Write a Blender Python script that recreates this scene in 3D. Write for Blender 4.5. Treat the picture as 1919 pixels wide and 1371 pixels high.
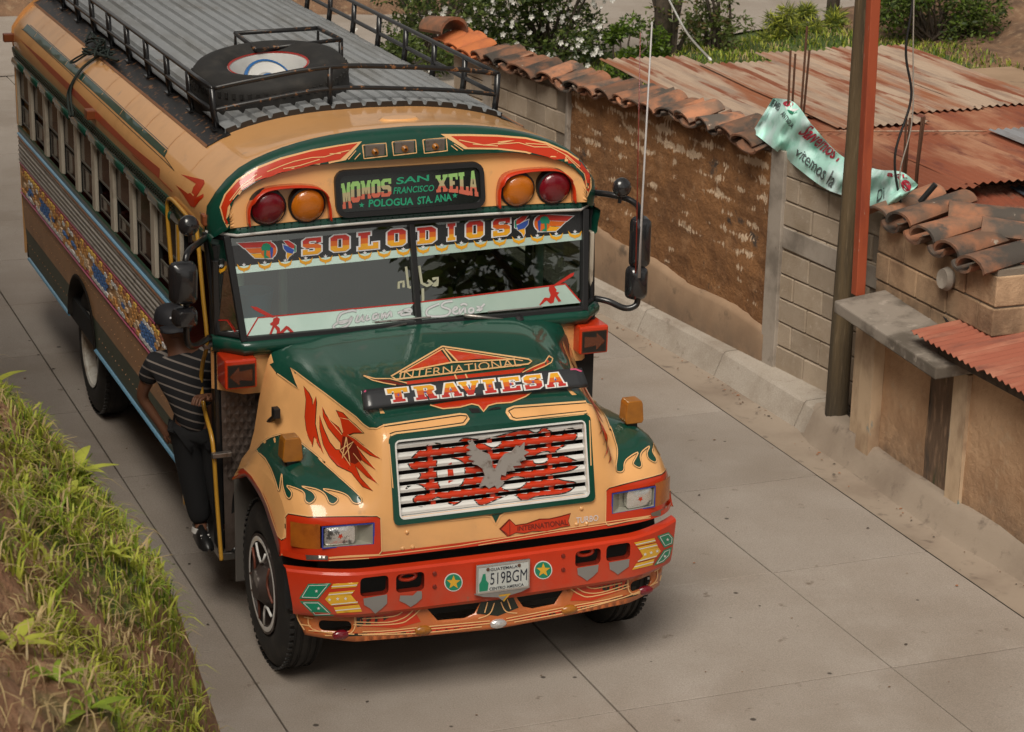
import bpy, bmesh, math, random
import numpy as np
from mathutils import Vector, Matrix
from mathutils.bvhtree import BVHTree
from mathutils.geometry import delaunay_2d_cdt
random.seed(7); rng = np.random.default_rng(7)
for o in list(bpy.data.objects): bpy.data.objects.remove(o)
SC = bpy.context.scene; COL = SC.collection
# ------------------------------------------------------------------ camera
CP = np.array([-4.5172, -11.3386, 5.9282]); YAW, PIT, ROL, FPX = .3811, .3093, .0216, 4357.5
CFW = np.array([math.sin(YAW)*math.cos(PIT), math.cos(YAW)*math.cos(PIT), -math.sin(PIT)])
CRT = np.array([math.cos(YAW), -math.sin(YAW), 0]); CUP = np.cross(CRT, CFW)
CRT, CUP = math.cos(ROL)*CRT+math.sin(ROL)*CUP, -math.sin(ROL)*CRT+math.cos(ROL)*CUP
cam = bpy.data.objects.new('camera', bpy.data.cameras.new('camera')); COL.objects.link(cam)
cam.matrix_world = Matrix(((CRT[0], CUP[0], -CFW[0], CP[0]), (CRT[1], CUP[1], -CFW[1], CP[1]), (CRT[2], CUP[2], -CFW[2], CP[2]), (0, 0, 0, 1)))
cam.data.sensor_width = 36; cam.data.lens = FPX*36/1919; cam.data.clip_end = 800
cam.data.dof.use_dof = True; cam.data.dof.focus_distance = 13.2; cam.data.dof.aperture_fstop = 9
SC.camera = cam
# ------------------------------------------------------------------ sky, sun, exposure
W = bpy.data.worlds.new('World'); SC.world = W; W.use_nodes = True
wn = W.node_tree.nodes; wl = W.node_tree.links; wn.clear()
SUN_EL, SUN_AZ = math.radians(52), math.radians(216)      # azimuth clockwise from +y
sky = wn.new('ShaderNodeTexSky'); sky.sky_type = 'NISHITA'; sky.sun_disc = False
sky.sun_elevation = SUN_EL; sky.sun_rotation = SUN_AZ; sky.dust_density = 4; sky.air_density = 1.0
hs = wn.new('ShaderNodeHueSaturation'); hs.inputs['Saturation'].default_value = .12
cl = wn.new('ShaderNodeMixRGB'); cl.blend_type = 'MULTIPLY'; cl.inputs[0].default_value = 1; cl.inputs[2].default_value = (1.0, .95, .87, 1)
bg = wn.new('ShaderNodeBackground'); bg.inputs['Strength'].default_value = .075
wo = wn.new('ShaderNodeOutputWorld')
wl.new(sky.outputs[0], hs.inputs['Color']); wl.new(hs.outputs[0], cl.inputs[1]); tc_ = wn.new('ShaderNodeTexCoord'); cn = wn.new('ShaderNodeTexNoise'); cn.inputs['Scale'].default_value = 2.6; cn.inputs['Detail'].default_value = 6; cn.inputs['Distortion'].default_value = .4   # soft cloud cover over the whole sky
cmp_ = wn.new('ShaderNodeMapping'); cmp_.inputs['Scale'].default_value = (1, 1, 2.2); wl.new(tc_.outputs['Generated'], cmp_.inputs[0]); wl.new(cmp_.outputs[0], cn.inputs['Vector'])
cr1 = wn.new('ShaderNodeMapRange'); cr1.inputs[1].default_value = .35; cr1.inputs[2].default_value = .65; cr1.inputs[3].default_value = .72; cr1.inputs[4].default_value = 1.28; wl.new(cn.outputs['Fac'], cr1.inputs[0])
cm2 = wn.new('ShaderNodeVectorMath'); cm2.operation = 'SCALE'; wl.new(cl.outputs[0], cm2.inputs[0]); wl.new(cr1.outputs[0], cm2.inputs['Scale']); wl.new(cm2.outputs[0], bg.inputs[0]); wl.new(bg.outputs[0], wo.inputs[0])
sl = bpy.data.lights.new('sun', 'SUN'); sl.energy = 2.3; sl.angle = math.radians(30); sl.color = (1, .93, .82)
so = bpy.data.objects.new('sun', sl); COL.objects.link(so)
sd = Vector((math.sin(SUN_AZ)*math.cos(SUN_EL), math.cos(SUN_AZ)*math.cos(SUN_EL), math.sin(SUN_EL)))
so.rotation_euler = sd.to_track_quat('Z', 'Y').to_euler()
vs = SC.view_settings; vs.view_transform = 'Standard'; vs.look = 'None'; vs.gamma = 1; vs.exposure = .2
SC.render.engine = 'CYCLES'; SC.cycles.use_denoising = True; SC.cycles.max_bounces = 6; SC.cycles.transparent_max_bounces = 12
# ------------------------------------------------------------------ survey: sight lines measured in the photograph
def ray(u, v): return CFW+CRT*(u-959.5)/FPX-CUP*(v-685.5)/FPX
def pl(u, v, ax, val):
    d = ray(u, v); t = (val-CP[ax])/d[ax]; return CP+t*d
def pj(P_): d = np.array(P_)-CP; z = d@CFW; return (959.5+FPX*(d@CRT)/z, 685.5-FPX*(d@CUP)/z)
# ------------------------------------------------------------------ materials
MATS = {}
def mat(name, col, rough=.6, metal=0., spec=.5, coat=0., var=None, var2=None, bump=None, rnd=0., dirt=None, alpha=1., emit=None, stretch=(1, 1, 1), rv=0., low=None, grain=None, spots=None):
    """col base; var=(colour, scale, lo, hi) noise blends; bump=(scale, strength, dist); rnd: per object value jitter"""
    if name in MATS: return MATS[name]
    m = bpy.data.materials.new(name); m.use_nodes = True; MATS[name] = m
    nt = m.node_tree; N = nt.nodes; L = nt.links; b = N['Principled BSDF']
    b.inputs['Roughness'].default_value = rough; b.inputs['Metallic'].default_value = metal
    b.inputs['Specular IOR Level'].default_value = spec; b.inputs['Coat Weight'].default_value = coat; b.inputs['Coat Roughness'].default_value = .06
    b.inputs['Alpha'].default_value = alpha
    geo = N.new('ShaderNodeNewGeometry'); mp = N.new('ShaderNodeMapping'); mp.inputs['Scale'].default_value = stretch
    L.new(geo.outputs['Position'], mp.inputs['Vector'])
    cur = N.new('ShaderNodeRGB'); cur.outputs[0].default_value = (*col, 1); cur = cur.outputs[0]
    def noise(scale, det=6, rough_=.6):
        n = N.new('ShaderNodeTexNoise'); n.inputs['Scale'].default_value = scale; n.inputs['Detail'].default_value = det; n.inputs['Roughness'].default_value = rough_
        L.new(mp.outputs[0], n.inputs['Vector']); return n.outputs['Fac']
    def ramp(x, lo, hi):
        r = N.new('ShaderNodeMapRange'); r.interpolation_type = 'SMOOTHSTEP'
        r.inputs['From Min'].default_value = lo; r.inputs['From Max'].default_value = hi; L.new(x, r.inputs['Value']); return r.outputs[0]
    def mix(fac, c2):
        nonlocal cur
        x = N.new('ShaderNodeMixRGB'); L.new(cur, x.inputs[1]); x.inputs[2].default_value = (*c2, 1); L.new(fac, x.inputs[0]); cur = x.outputs[0]
    for vv in (var, var2, dirt):
        if vv: mix(ramp(noise(vv[1]), vv[2], vv[3]), vv[0])
    if low:    # splash dirt towards the ground: (colour, z0, z1, amount)
        sp = N.new('ShaderNodeSeparateXYZ'); L.new(geo.outputs['Position'], sp.inputs[0])
        r = N.new('ShaderNodeMapRange'); r.inputs['From Min'].default_value = low[2]; r.inputs['From Max'].default_value = low[1]; r.inputs['To Max'].default_value = low[3]
        L.new(sp.outputs['Z'], r.inputs['Value'])
        mu = N.new('ShaderNodeMath'); mu.operation = 'MULTIPLY'; L.new(r.outputs[0], mu.inputs[0]); L.new(ramp(noise(5), .2, .7), mu.inputs[1]); mix(mu.outputs[0], low[0])
    if grain:   # fine aggregate speckle: (scale, amount)
        r = N.new('ShaderNodeMapRange'); r.inputs['From Min'].default_value = .3; r.inputs['From Max'].default_value = .7; r.inputs['To Min'].default_value = 1-grain[1]; r.inputs['To Max'].default_value = 1+grain[1]
        L.new(noise(grain[0], 3, .7), r.inputs['Value']); x = N.new('ShaderNodeHueSaturation'); L.new(r.outputs[0], x.inputs['Value']); L.new(cur, x.inputs['Color']); cur = x.outputs[0]
    if spots:   # scattered round drips: (colour, scale, radius)
        v = N.new('ShaderNodeTexVoronoi'); v.inputs['Scale'].default_value = spots[1]; L.new(mp.outputs[0], v.inputs['Vector']); sp_ = N.new('ShaderNodeSeparateXYZ'); L.new(v.outputs['Color'], sp_.inputs[0])
        th = N.new('ShaderNodeMath'); th.operation = 'MULTIPLY'; th.inputs[1].default_value = spots[2]*2.2; pw = N.new('ShaderNodeMath'); pw.operation = 'POWER'; pw.inputs[1].default_value = 3; L.new(sp_.outputs[0], pw.inputs[0]); L.new(pw.outputs[0], th.inputs[0])
        sb = N.new('ShaderNodeMath'); sb.operation = 'SUBTRACT'; L.new(th.outputs[0], sb.inputs[0]); L.new(v.outputs['Distance'], sb.inputs[1]); mix(ramp(sb.outputs[0], -.02, .03), spots[0])
    if rnd:
        oi = N.new('ShaderNodeObjectInfo'); r = N.new('ShaderNodeMapRange'); r.inputs['To Min'].default_value = 1-rnd; r.inputs['To Max'].default_value = 1+rnd
        L.new(oi.outputs['Random'], r.inputs['Value']); x = N.new('ShaderNodeHueSaturation'); L.new(r.outputs[0], x.inputs['Value']); L.new(cur, x.inputs['Color']); cur = x.outputs[0]
    L.new(cur, b.inputs['Base Color'])
    if rv:
        r = N.new('ShaderNodeMapRange'); r.inputs['To Min'].default_value = rough-rv; r.inputs['To Max'].default_value = rough+rv
        L.new(noise(3.3), r.inputs['Value']); L.new(r.outputs[0], b.inputs['Roughness'])
    if bump:
        bm_ = N.new('ShaderNodeBump'); bm_.inputs['Strength'].default_value = bump[1]; bm_.inputs['Distance'].default_value = bump[2] if len(bump) > 2 else .01
        L.new(noise(bump[0], 8, .65), bm_.inputs['Height']); L.new(bm_.outputs[0], b.inputs['Normal'])
    if emit: b.inputs['Emission Color'].default_value = (*emit, 1); b.inputs['Emission Strength'].default_value = 1
    return m
def paint(name, col, rough=.34, coat=.75, **k):
    k.setdefault('spec', .22)
    k.setdefault('var', (tuple(c*.82 for c in col), 2.2, .45, .75)); k.setdefault('bump', (2.2, .06, .02)); k.setdefault('rv', .06)
    return mat(name, col, rough=rough, coat=coat, **k)
def glassmat(name, tint, fres=1.6, see=.6, rough=.01):
    """thin sheet: tinted see-through plus mirror by facing angle"""
    m = bpy.data.materials.new(name); m.use_nodes = True; MATS[name] = m
    nt = m.node_tree; N = nt.nodes; L = nt.links; N.clear()
    o = N.new('ShaderNodeOutputMaterial'); t = N.new('ShaderNodeBsdfTransparent'); t.inputs[0].default_value = (*(c*see for c in tint), 1)
    g = N.new('ShaderNodeBsdfGlossy'); g.inputs['Roughness'].default_value = rough; g.inputs[0].default_value = (.95, 1, .97, 1)
    f = N.new('ShaderNodeFresnel'); f.inputs[0].default_value = fres; mx = N.new('ShaderNodeMixShader')
    L.new(f.outputs[0], mx.inputs[0]); L.new(t.outputs[0], mx.inputs[1]); L.new(g.outputs[0], mx.inputs[2]); L.new(mx.outputs[0], o.inputs[0]); return m
OR = paint('orange_paint', (.79, .41, .155), dirt=((.55, .31, .15), 9, .62, .80), low=((.35, .24, .15), .85, 1.15, .45)); GR = paint('green_paint', (.005, .056, .036), dirt=((.035, .060, .045), 7, .58, .80)); RD = paint('red_paint', (.55, .035, .007))
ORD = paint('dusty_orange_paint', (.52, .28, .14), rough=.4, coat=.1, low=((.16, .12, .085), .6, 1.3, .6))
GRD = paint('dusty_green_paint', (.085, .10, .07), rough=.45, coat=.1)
PEACH = paint('peach_line', (.80, .46, .20)); BLK = mat('black_line', (.012, .011, .010), .35); DG = paint('dark_line', (.010, .018, .012))
DRD = paint('dark_red_paint', (.17, .016, .008)); RUB = mat('tyre_rubber', (.017, .016, .015), .75, var=((.045, .04, .034), 6, .45, .8), bump=(40, .3, .004))
BKM = mat('black_enamel', (.012, .012, .013), .3, coat=.3, var=((.05, .03, .02), 14, .6, .8)); BKR = mat('black_trim_rubber', (.010, .010, .011), .45)
RUST_BK = mat('chipped_black_enamel', (.014, .013, .013), .4, var=((.22, .10, .04), 22, .58, .64))
CHR = mat('chrome', (.75, .75, .76), .12, 1.0); STL = mat('worn_steel', (.33, .31, .29), .38, .9, var=((.14, .10, .08), 18, .5, .75), bump=(60, .2, .003))
WHT = paint('white_paint', (.74, .73, .70)); CREAM = mat('aluminium_post', (.66, .59, .48), .42, .25, var=((.25, .20, .15), 7, .5, .85))
GREYR = mat('grey_rib', (.44, .40, .35), .4, .35, var=((.15, .12, .10), 9, .5, .8)); BLUE = paint('blue_trim', (.14, .33, .48), rough=.4); COPPER = paint('brown_trim', (.36, .17, .09), rough=.4)
PINK = paint('pink_trim', (.55, .08, .17), rough=.35); YEL = paint('yellow_paint', (.72, .40, .03)); YELR = paint('yellow_rail', (.50, .26, .03), rough=.4)
AMB = mat('amber_lens', (.55, .15, .008), .12, coat=.8, bump=(120, .5, .004)); AMBD = mat('dusty_amber_lens', (.36, .13, .012), .3, coat=.4, var=((.22, .08, .01), 12, .4, .8))
REDL = mat('red_lens', (.16, .004, .012), .1, coat=.8, bump=(90, .4, .004)); DARKIN = mat('dark_interior', (.010, .010, .010), .8)
MINT = mat('mint_film', (.50, .72, .62), .15, coat=.5, alpha=.93); GDK = mat('charcoal_film', (.022, .022, .023), .12, coat=.6)
STAR = mat('silver_film', (.66, .66, .68), .3); ORB = paint('sunset_orange', (.62, .13, .015)); YLB = paint('sunset_yellow', (.75, .36, .02)); RDB = paint('sunset_red', (.48, .03, .02))
SEATM = mat('seat_vinyl', (.16, .03, .02), .5); SASH = mat('sash_grey', (.17, .155, .13), .5, .3); GLASS = glassmat('windshield_glass', (.62, .80, .72), 2.6, .85); SIDEG = mat('side_glass', (.085, .06, .052), .07, spec=.6, alpha=.86, var=((.15, .12, .10), 1.3, .45, .7))  # side glass: reddish-brown reflection put into its base colour
CLEAR = mat('clear_lens', (.7, .7, .7), .05, .6, coat=.8, bump=(70, .4, .004)); BLUEL = paint('blue_line', (.03, .05, .30)); GREENF = mat('green_film', (.01, .22, .12), .3); BLUEF = mat('blue_film', (.03, .08, .35), .3)
MIRR = mat('mirror_face', (.5, .52, .55), .05, 1.0)
# ------------------------------------------------------------------ builders
ORG = {}
class MB:
    def __init__(s): s.v = []; s.f = []; s.mi = []
    def add(s, vs_, fs, mi=0):
        k = len(s.v); s.v += [tuple(map(float, p)) for p in vs_]; s.f += [tuple(i+k for i in f) for f in fs]; s.mi += [mi]*len(fs); return s
    def box(s, x0, x1, y0, y1, z0, z1, mi=0):
        return s.add([(x0, y0, z0), (x1, y0, z0), (x1, y1, z0), (x0, y1, z0), (x0, y0, z1), (x1, y0, z1), (x1, y1, z1), (x0, y1, z1)],
                     [(0, 3, 2, 1), (4, 5, 6, 7), (0, 1, 5, 4), (1, 2, 6, 5), (2, 3, 7, 6), (3, 0, 4, 7)], mi)
    def tube(s, pts, r, n=8, mi=0, cap=True):
        pts = [np.array(p, float) for p in pts]; R_ = r if hasattr(r, '__len__') else [r]*len(pts); rings = []; pa = None
        for i, p in enumerate(pts):
            t = (pts[min(i+1, len(pts)-1)]-pts[max(i-1, 0)]); t = t/(np.linalg.norm(t)+1e-9)
            if pa is None: pa = np.cross(t, (0, 0, 1) if abs(t[2]) < .9 else (1, 0, 0))
            a = pa-t*(pa@t); a /= np.linalg.norm(a); pa = a; b = np.cross(t, a)
            rings.append([p+R_[i]*(math.cos(q)*a+math.sin(q)*b) for q in np.linspace(0, 2*math.pi, n, endpoint=False)])
        vs_ = [v for r_ in rings for v in r_]; fs = []
        for i in range(len(pts)-1):
            for j in range(n): fs.append((i*n+j, i*n+(j+1) % n, (i+1)*n+(j+1) % n, (i+1)*n+j))
        if cap: fs += [tuple(range(n))[::-1], tuple(range((len(pts)-1)*n, len(pts)*n))]
        return s.add(vs_, fs, mi)
    def lathe(s, prof, c, ax, n=32, mi=0):
        """prof: (distance along ax, radius)"""
        ax = np.array(ax, float); ax /= np.linalg.norm(ax); a = np.cross(ax, (0, 0, 1) if abs(ax[2]) < .9 else (1, 0, 0)); a /= np.linalg.norm(a); b = np.cross(ax, a); c = np.array(c, float)
        vs_ = [c+ax*h+r*(math.cos(q)*a+math.sin(q)*b) for h, r in prof for q in np.linspace(0, 2*math.pi, n, endpoint=False)]
        return s.add(vs_, [(i*n+j, i*n+(j+1) % n, (i+1)*n+(j+1) % n, (i+1)*n+j) for i in range(len(prof)-1) for j in range(n)], mi)
    def grid(s, P, mi=0, keep=None, closed=False):
        P = np.asarray(P, float); h, w = P.shape[:2]; fs = []
        for i in range(h-1):
            for j in range(w if closed else w-1):
                j2 = (j+1) % w
                if keep is None or keep(i, j): fs.append((i*w+j, i*w+j2, (i+1)*w+j2, (i+1)*w+j))
        return s.add(P.reshape(-1, 3), fs, mi)
    def prism(s, poly, fn, d, mi=0):
        """poly 2D -> fn(p, depth)"""
        n = len(poly); return s.add([fn(p, 0) for p in poly]+[fn(p, d) for p in poly], [tuple(range(n)), tuple(range(n, 2*n))[::-1]]+[(i, i+n, (i+1) % n+n, (i+1) % n) for i in range(n)], mi)
    def mesh(s, name, ms, org=(0, 0, 0), smooth=False):
        me = bpy.data.meshes.new(name); me.from_pydata([tuple(np.array(p)-np.array(org)) for p in s.v], [], s.f)
        for m in (ms if isinstance(ms, (list, tuple)) else [ms]): me.materials.append(m)
        if any(s.mi): me.polygons.foreach_set('material_index', s.mi)
        if smooth: me.shade_smooth() if smooth is True else me.shade_smooth_by_angle(smooth) if hasattr(me, 'shade_smooth_by_angle') else me.shade_smooth()
        me.update(); return me
    def build(s, name, ms, parent=None, org=None, smooth=False, bevel=0, recalc=True, sol=0):
        og = ORG[parent.name] if parent else (org if org is not None else (0, 0, 0))
        me = s.mesh(name, ms, og, False)
        if recalc:
            b = bmesh.new(); b.from_mesh(me); bmesh.ops.recalc_face_normals(b, faces=b.faces); b.to_mesh(me); b.free()
        if smooth: me.polygons.foreach_set('use_smooth', [True]*len(me.polygons))
        o = bpy.data.objects.new(name, me); COL.objects.link(o)
        if parent: o.parent = parent
        else: o.location = og
        ORG[o.name] = og
        if sol: q = o.modifiers.new('s', 'SOLIDIFY'); q.thickness = sol; q.offset = -1
        if bevel: q = o.modifiers.new('b', 'BEVEL'); q.width = bevel; q.segments = 2; q.limit_method = 'ANGLE'
        if smooth and smooth is not True: q = me.shade_auto_smooth if False else None; sa(o, smooth)
        return o
def sa(o, ang):
    me = o.data; b = bmesh.new(); b.from_mesh(me)
    for e in b.edges:
        if len(e.link_faces) == 2 and e.calc_face_angle(0) > ang: e.smooth = False
    b.to_mesh(me); b.free()
def tag(o, label=None, cat=None, group=None, kind=None):
    for k, v in (('label', label), ('category', cat), ('group', group), ('kind', kind)):
        if v: o[k] = v
    return o
def empty(name, loc, label, cat, group=None):
    o = bpy.data.objects.new(name, None); COL.objects.link(o); o.location = loc; o.empty_display_size = .2; ORG[o.name] = tuple(loc); return tag(o, label, cat, group)
def inst(name, me, parent, loc, rot=(0, 0, 0), scale=(1, 1, 1)):
    o = bpy.data.objects.new(name, me); COL.objects.link(o); og = ORG[parent.name] if parent else (0, 0, 0); o.location = np.array(loc)-np.array(og); o.rotation_euler = rot; o.scale = scale
    if parent: o.parent = parent
    ORG[o.name] = tuple(loc); return o
BV = {}
def bvh(key, *mbs):
    v = []; f = []
    for m in mbs: k = len(v); v += m.v; f += [tuple(i+k for i in q) for q in m.f]
    BV[key] = BVHTree.FromPolygons([Vector(p) for p in v], f)
def cast(key, u, v):
    d = Vector(ray(u, v)).normalized(); h = BV[key].ray_cast(Vector(CP), d)
    if h[0] is None: return None
    n = h[1] if h[1].dot(d) < 0 else -h[1]; return np.array(h[0]), np.array(n)
def inpoly(P, poly):
    x, y = P[:, 0], P[:, 1]; c = np.zeros(len(P), bool); q = np.array(poly)
    for (x1, y1), (x2, y2) in zip(q, np.roll(q, -1, 0)):
        with np.errstate(divide='ignore', invalid='ignore'): c ^= ((y1 > y) != (y2 > y)) & (x < (x2-x1)*(y-y1)/(y2-y1+1e-12)+x1)
    return c
def tri2d(add, sub=(), step=None, cuts=()):
    """union of polygons minus holes -> triangulated 2D mesh"""
    V = []; E = []
    lo = np.min([np.min(a, 0) for a in add], 0); hi = np.max([np.max(a, 0) for a in add], 0)
    for p in list(add)+list(sub):
        k = len(V); p = [np.array(q, float) for q in p]; out = []
        for a, b in zip(p, p[1:]+p[:1]):
            m = max(1, int(np.linalg.norm(b-a)/(step*1.0))) if step else 1
            out += [a+(b-a)*i/m for i in range(m)]
        V += out; n = len(out); E += [(k+i, k+(i+1) % n) for i in range(n)]
    for c in cuts:
        k = len(V); V += [np.array((lo[0]-.01, c)), np.array((hi[0]+.01, c))]; E.append((k, k+1))
    if step:
        for x in np.arange(lo[0]+step*.37, hi[0], step):
            for y in np.arange(lo[1]+step*.41, hi[1], step): V.append(np.array((x, y)))
    r = delaunay_2d_cdt([Vector(v) for v in V], E, [], 0, 1e-5); P = np.array([tuple(v) for v in r[0]]); F = np.array([f for f in r[2] if len(f) == 3])
    C = P[F].mean(1); k = np.zeros(len(F), bool)
    for a in add: k |= inpoly(C, a)
    for a in sub: k &= ~inpoly(C, a)
    return P, F[k], C[k]
def expand(poly, d):
    p = np.array(poly, float); a = np.sum(p[:, 0]*np.roll(p[:, 1], -1)-np.roll(p[:, 0], -1)*p[:, 1]); e1 = p-np.roll(p, 1, 0); e2 = np.roll(p, -1, 0)-p
    n = lambda e: np.stack([e[:, 1], -e[:, 0]], 1)/(np.linalg.norm(e, axis=1, keepdims=True)+1e-9)*(1 if a > 0 else -1)
    m = n(e1)+n(e2); m /= np.maximum(.6, (m*m).sum(1, keepdims=True))/2; return p+m*d
def decal(name, parent, ms, add, key, sub=(), off=.0025, step=9, fn=None, cuts=(), pick=None):
    """thin painted film lying on a built surface; add/sub in sight-line coordinates (through fn)"""
    P, F, C = tri2d(add, sub, step, cuts); Q = P if fn is None else np.array([fn(p) for p in P]); m = MB(); ok = {}
    for i in np.unique(F):
        h = cast(key, *Q[i])
        if h is not None: ok[i] = len(m.v); m.v.append(tuple(h[0]+h[1]*off))
    for f, c in zip(F, C):
        if all(i in ok for i in f):
            t = tuple(ok[i] for i in f); v = [np.array(m.v[i]) for i in t]
            if max(np.linalg.norm(v[0]-v[1]), np.linalg.norm(v[1]-v[2]), np.linalg.norm(v[0]-v[2])) < (.5 if step else 3): m.f.append(t); m.mi.append(pick(c) if pick else 0)
    if not m.f: print('EMPTY', name); return None
    o = m.build(name, ms, parent, recalc=False, smooth=True); return o
def cr_(pts, n=6, closed=False):
    p = [np.array(q, float) for q in pts]; N = len(p); out = []
    for i in range(N if closed else N-1):
        a, b, c, d = (p[(i-1) % N], p[i], p[(i+1) % N], p[(i+2) % N]) if closed else (p[max(i-1, 0)], p[i], p[i+1], p[min(i+2, N-1)])
        for t in np.linspace(0, 1, n, endpoint=False): out.append(.5*((2*b)+(-a+c)*t+(2*a-5*b+4*c-d)*t*t+(-a+3*b-3*c+d)*t**3))
    if not closed: out.append(p[-1])
    return out
def ribbon(pts, w, smooth=0, closed=False):
    p = np.array(cr_(pts, smooth, closed) if smooth else pts, float); t = np.gradient(p, axis=0)
    if closed: t = np.roll(p, -1, 0)-np.roll(p, 1, 0)
    t /= np.linalg.norm(t, axis=1, keepdims=True)+1e-9; n = np.stack([-t[:, 1], t[:, 0]], 1); W_ = np.broadcast_to(np.array(w, float).reshape(-1, 1) if hasattr(w, '__len__') else w, (len(p), 1)); a = p+n*W_/2; b = p-n*W_/2
    i = list(range(len(p)))+([0] if closed else []); return [[a[i[k]], a[i[k+1]], b[i[k+1]], b[i[k]]] for k in range(len(i)-1)]
def stripe(name, parent, m, lines, key, w=2.2, smooth=0, off=.0035, closed=False):
    mb = MB()
    for ln in lines:
        p = np.array(cr_(ln, smooth or 4, closed) if smooth else sum([[np.array(a)+(np.array(b)-np.array(a))*t for t in np.linspace(0, 1, max(2, int(np.linalg.norm(np.array(b)-np.array(a))/12)), endpoint=False)] for a, b in zip(ln, list(ln[1:])+([ln[0]] if closed else []))], [])+([] if closed else [np.array(ln[-1], float)]), float)
        if closed: p = np.vstack([p, p[:1]])
        t = np.gradient(p, axis=0); t /= np.linalg.norm(t, axis=1, keepdims=True)+1e-9; n = np.stack([-t[:, 1], t[:, 0]], 1)*w/2; k = None
        for a, b in zip(p+n, p-n):
            ha, hb = cast(key, *a), cast(key, *b)
            if ha is None or hb is None or np.linalg.norm(ha[0]-hb[0]) > .15: k = None; continue
            q = len(mb.v); mb.v += [tuple(ha[0]+ha[1]*off), tuple(hb[0]+hb[1]*off)]
            if k is not None and np.linalg.norm(np.array(mb.v[k])-np.array(mb.v[q])) < .4: mb.f.append((k, k+1, q+1, q)); mb.mi.append(0)
            k = q
    if mb.f: return mb.build(name, m, parent, recalc=False, smooth=True)
def quadmap(tl, tr, br, bl):
    tl, tr, br, bl = map(lambda q: np.array(q, float), (tl, tr, br, bl)); return lambda p: (1-p[1])*((1-p[0])*bl+p[0]*br)+p[1]*((1-p[0])*tl+p[0]*tr)
def cropmap(x0, y0, w, cw): return lambda x, y: (x0+x*w/cw, y0+y*w/cw)
K1 = cropmap(460, 620, 440, 1919); K2 = cropmap(860, 580, 420, 1919); K3 = cropmap(440, 860, 420, 1371); K4 = cropmap(840, 860, 440, 1676)
A5 = cropmap(380, 380, 440, 1919); A6 = cropmap(760, 380, 480, 1919); A3 = cropmap(350, 200, 450, 1919); A4 = cropmap(750, 180, 500, 1919); K0 = cropmap(0, 0, 500, 1714); R2 = cropmap(300, 0, 660, 1919)
B3 = cropmap(1380, 150, 539, 1802)
mp_ = lambda K, *pts: [K(*p) for p in pts]
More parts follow.
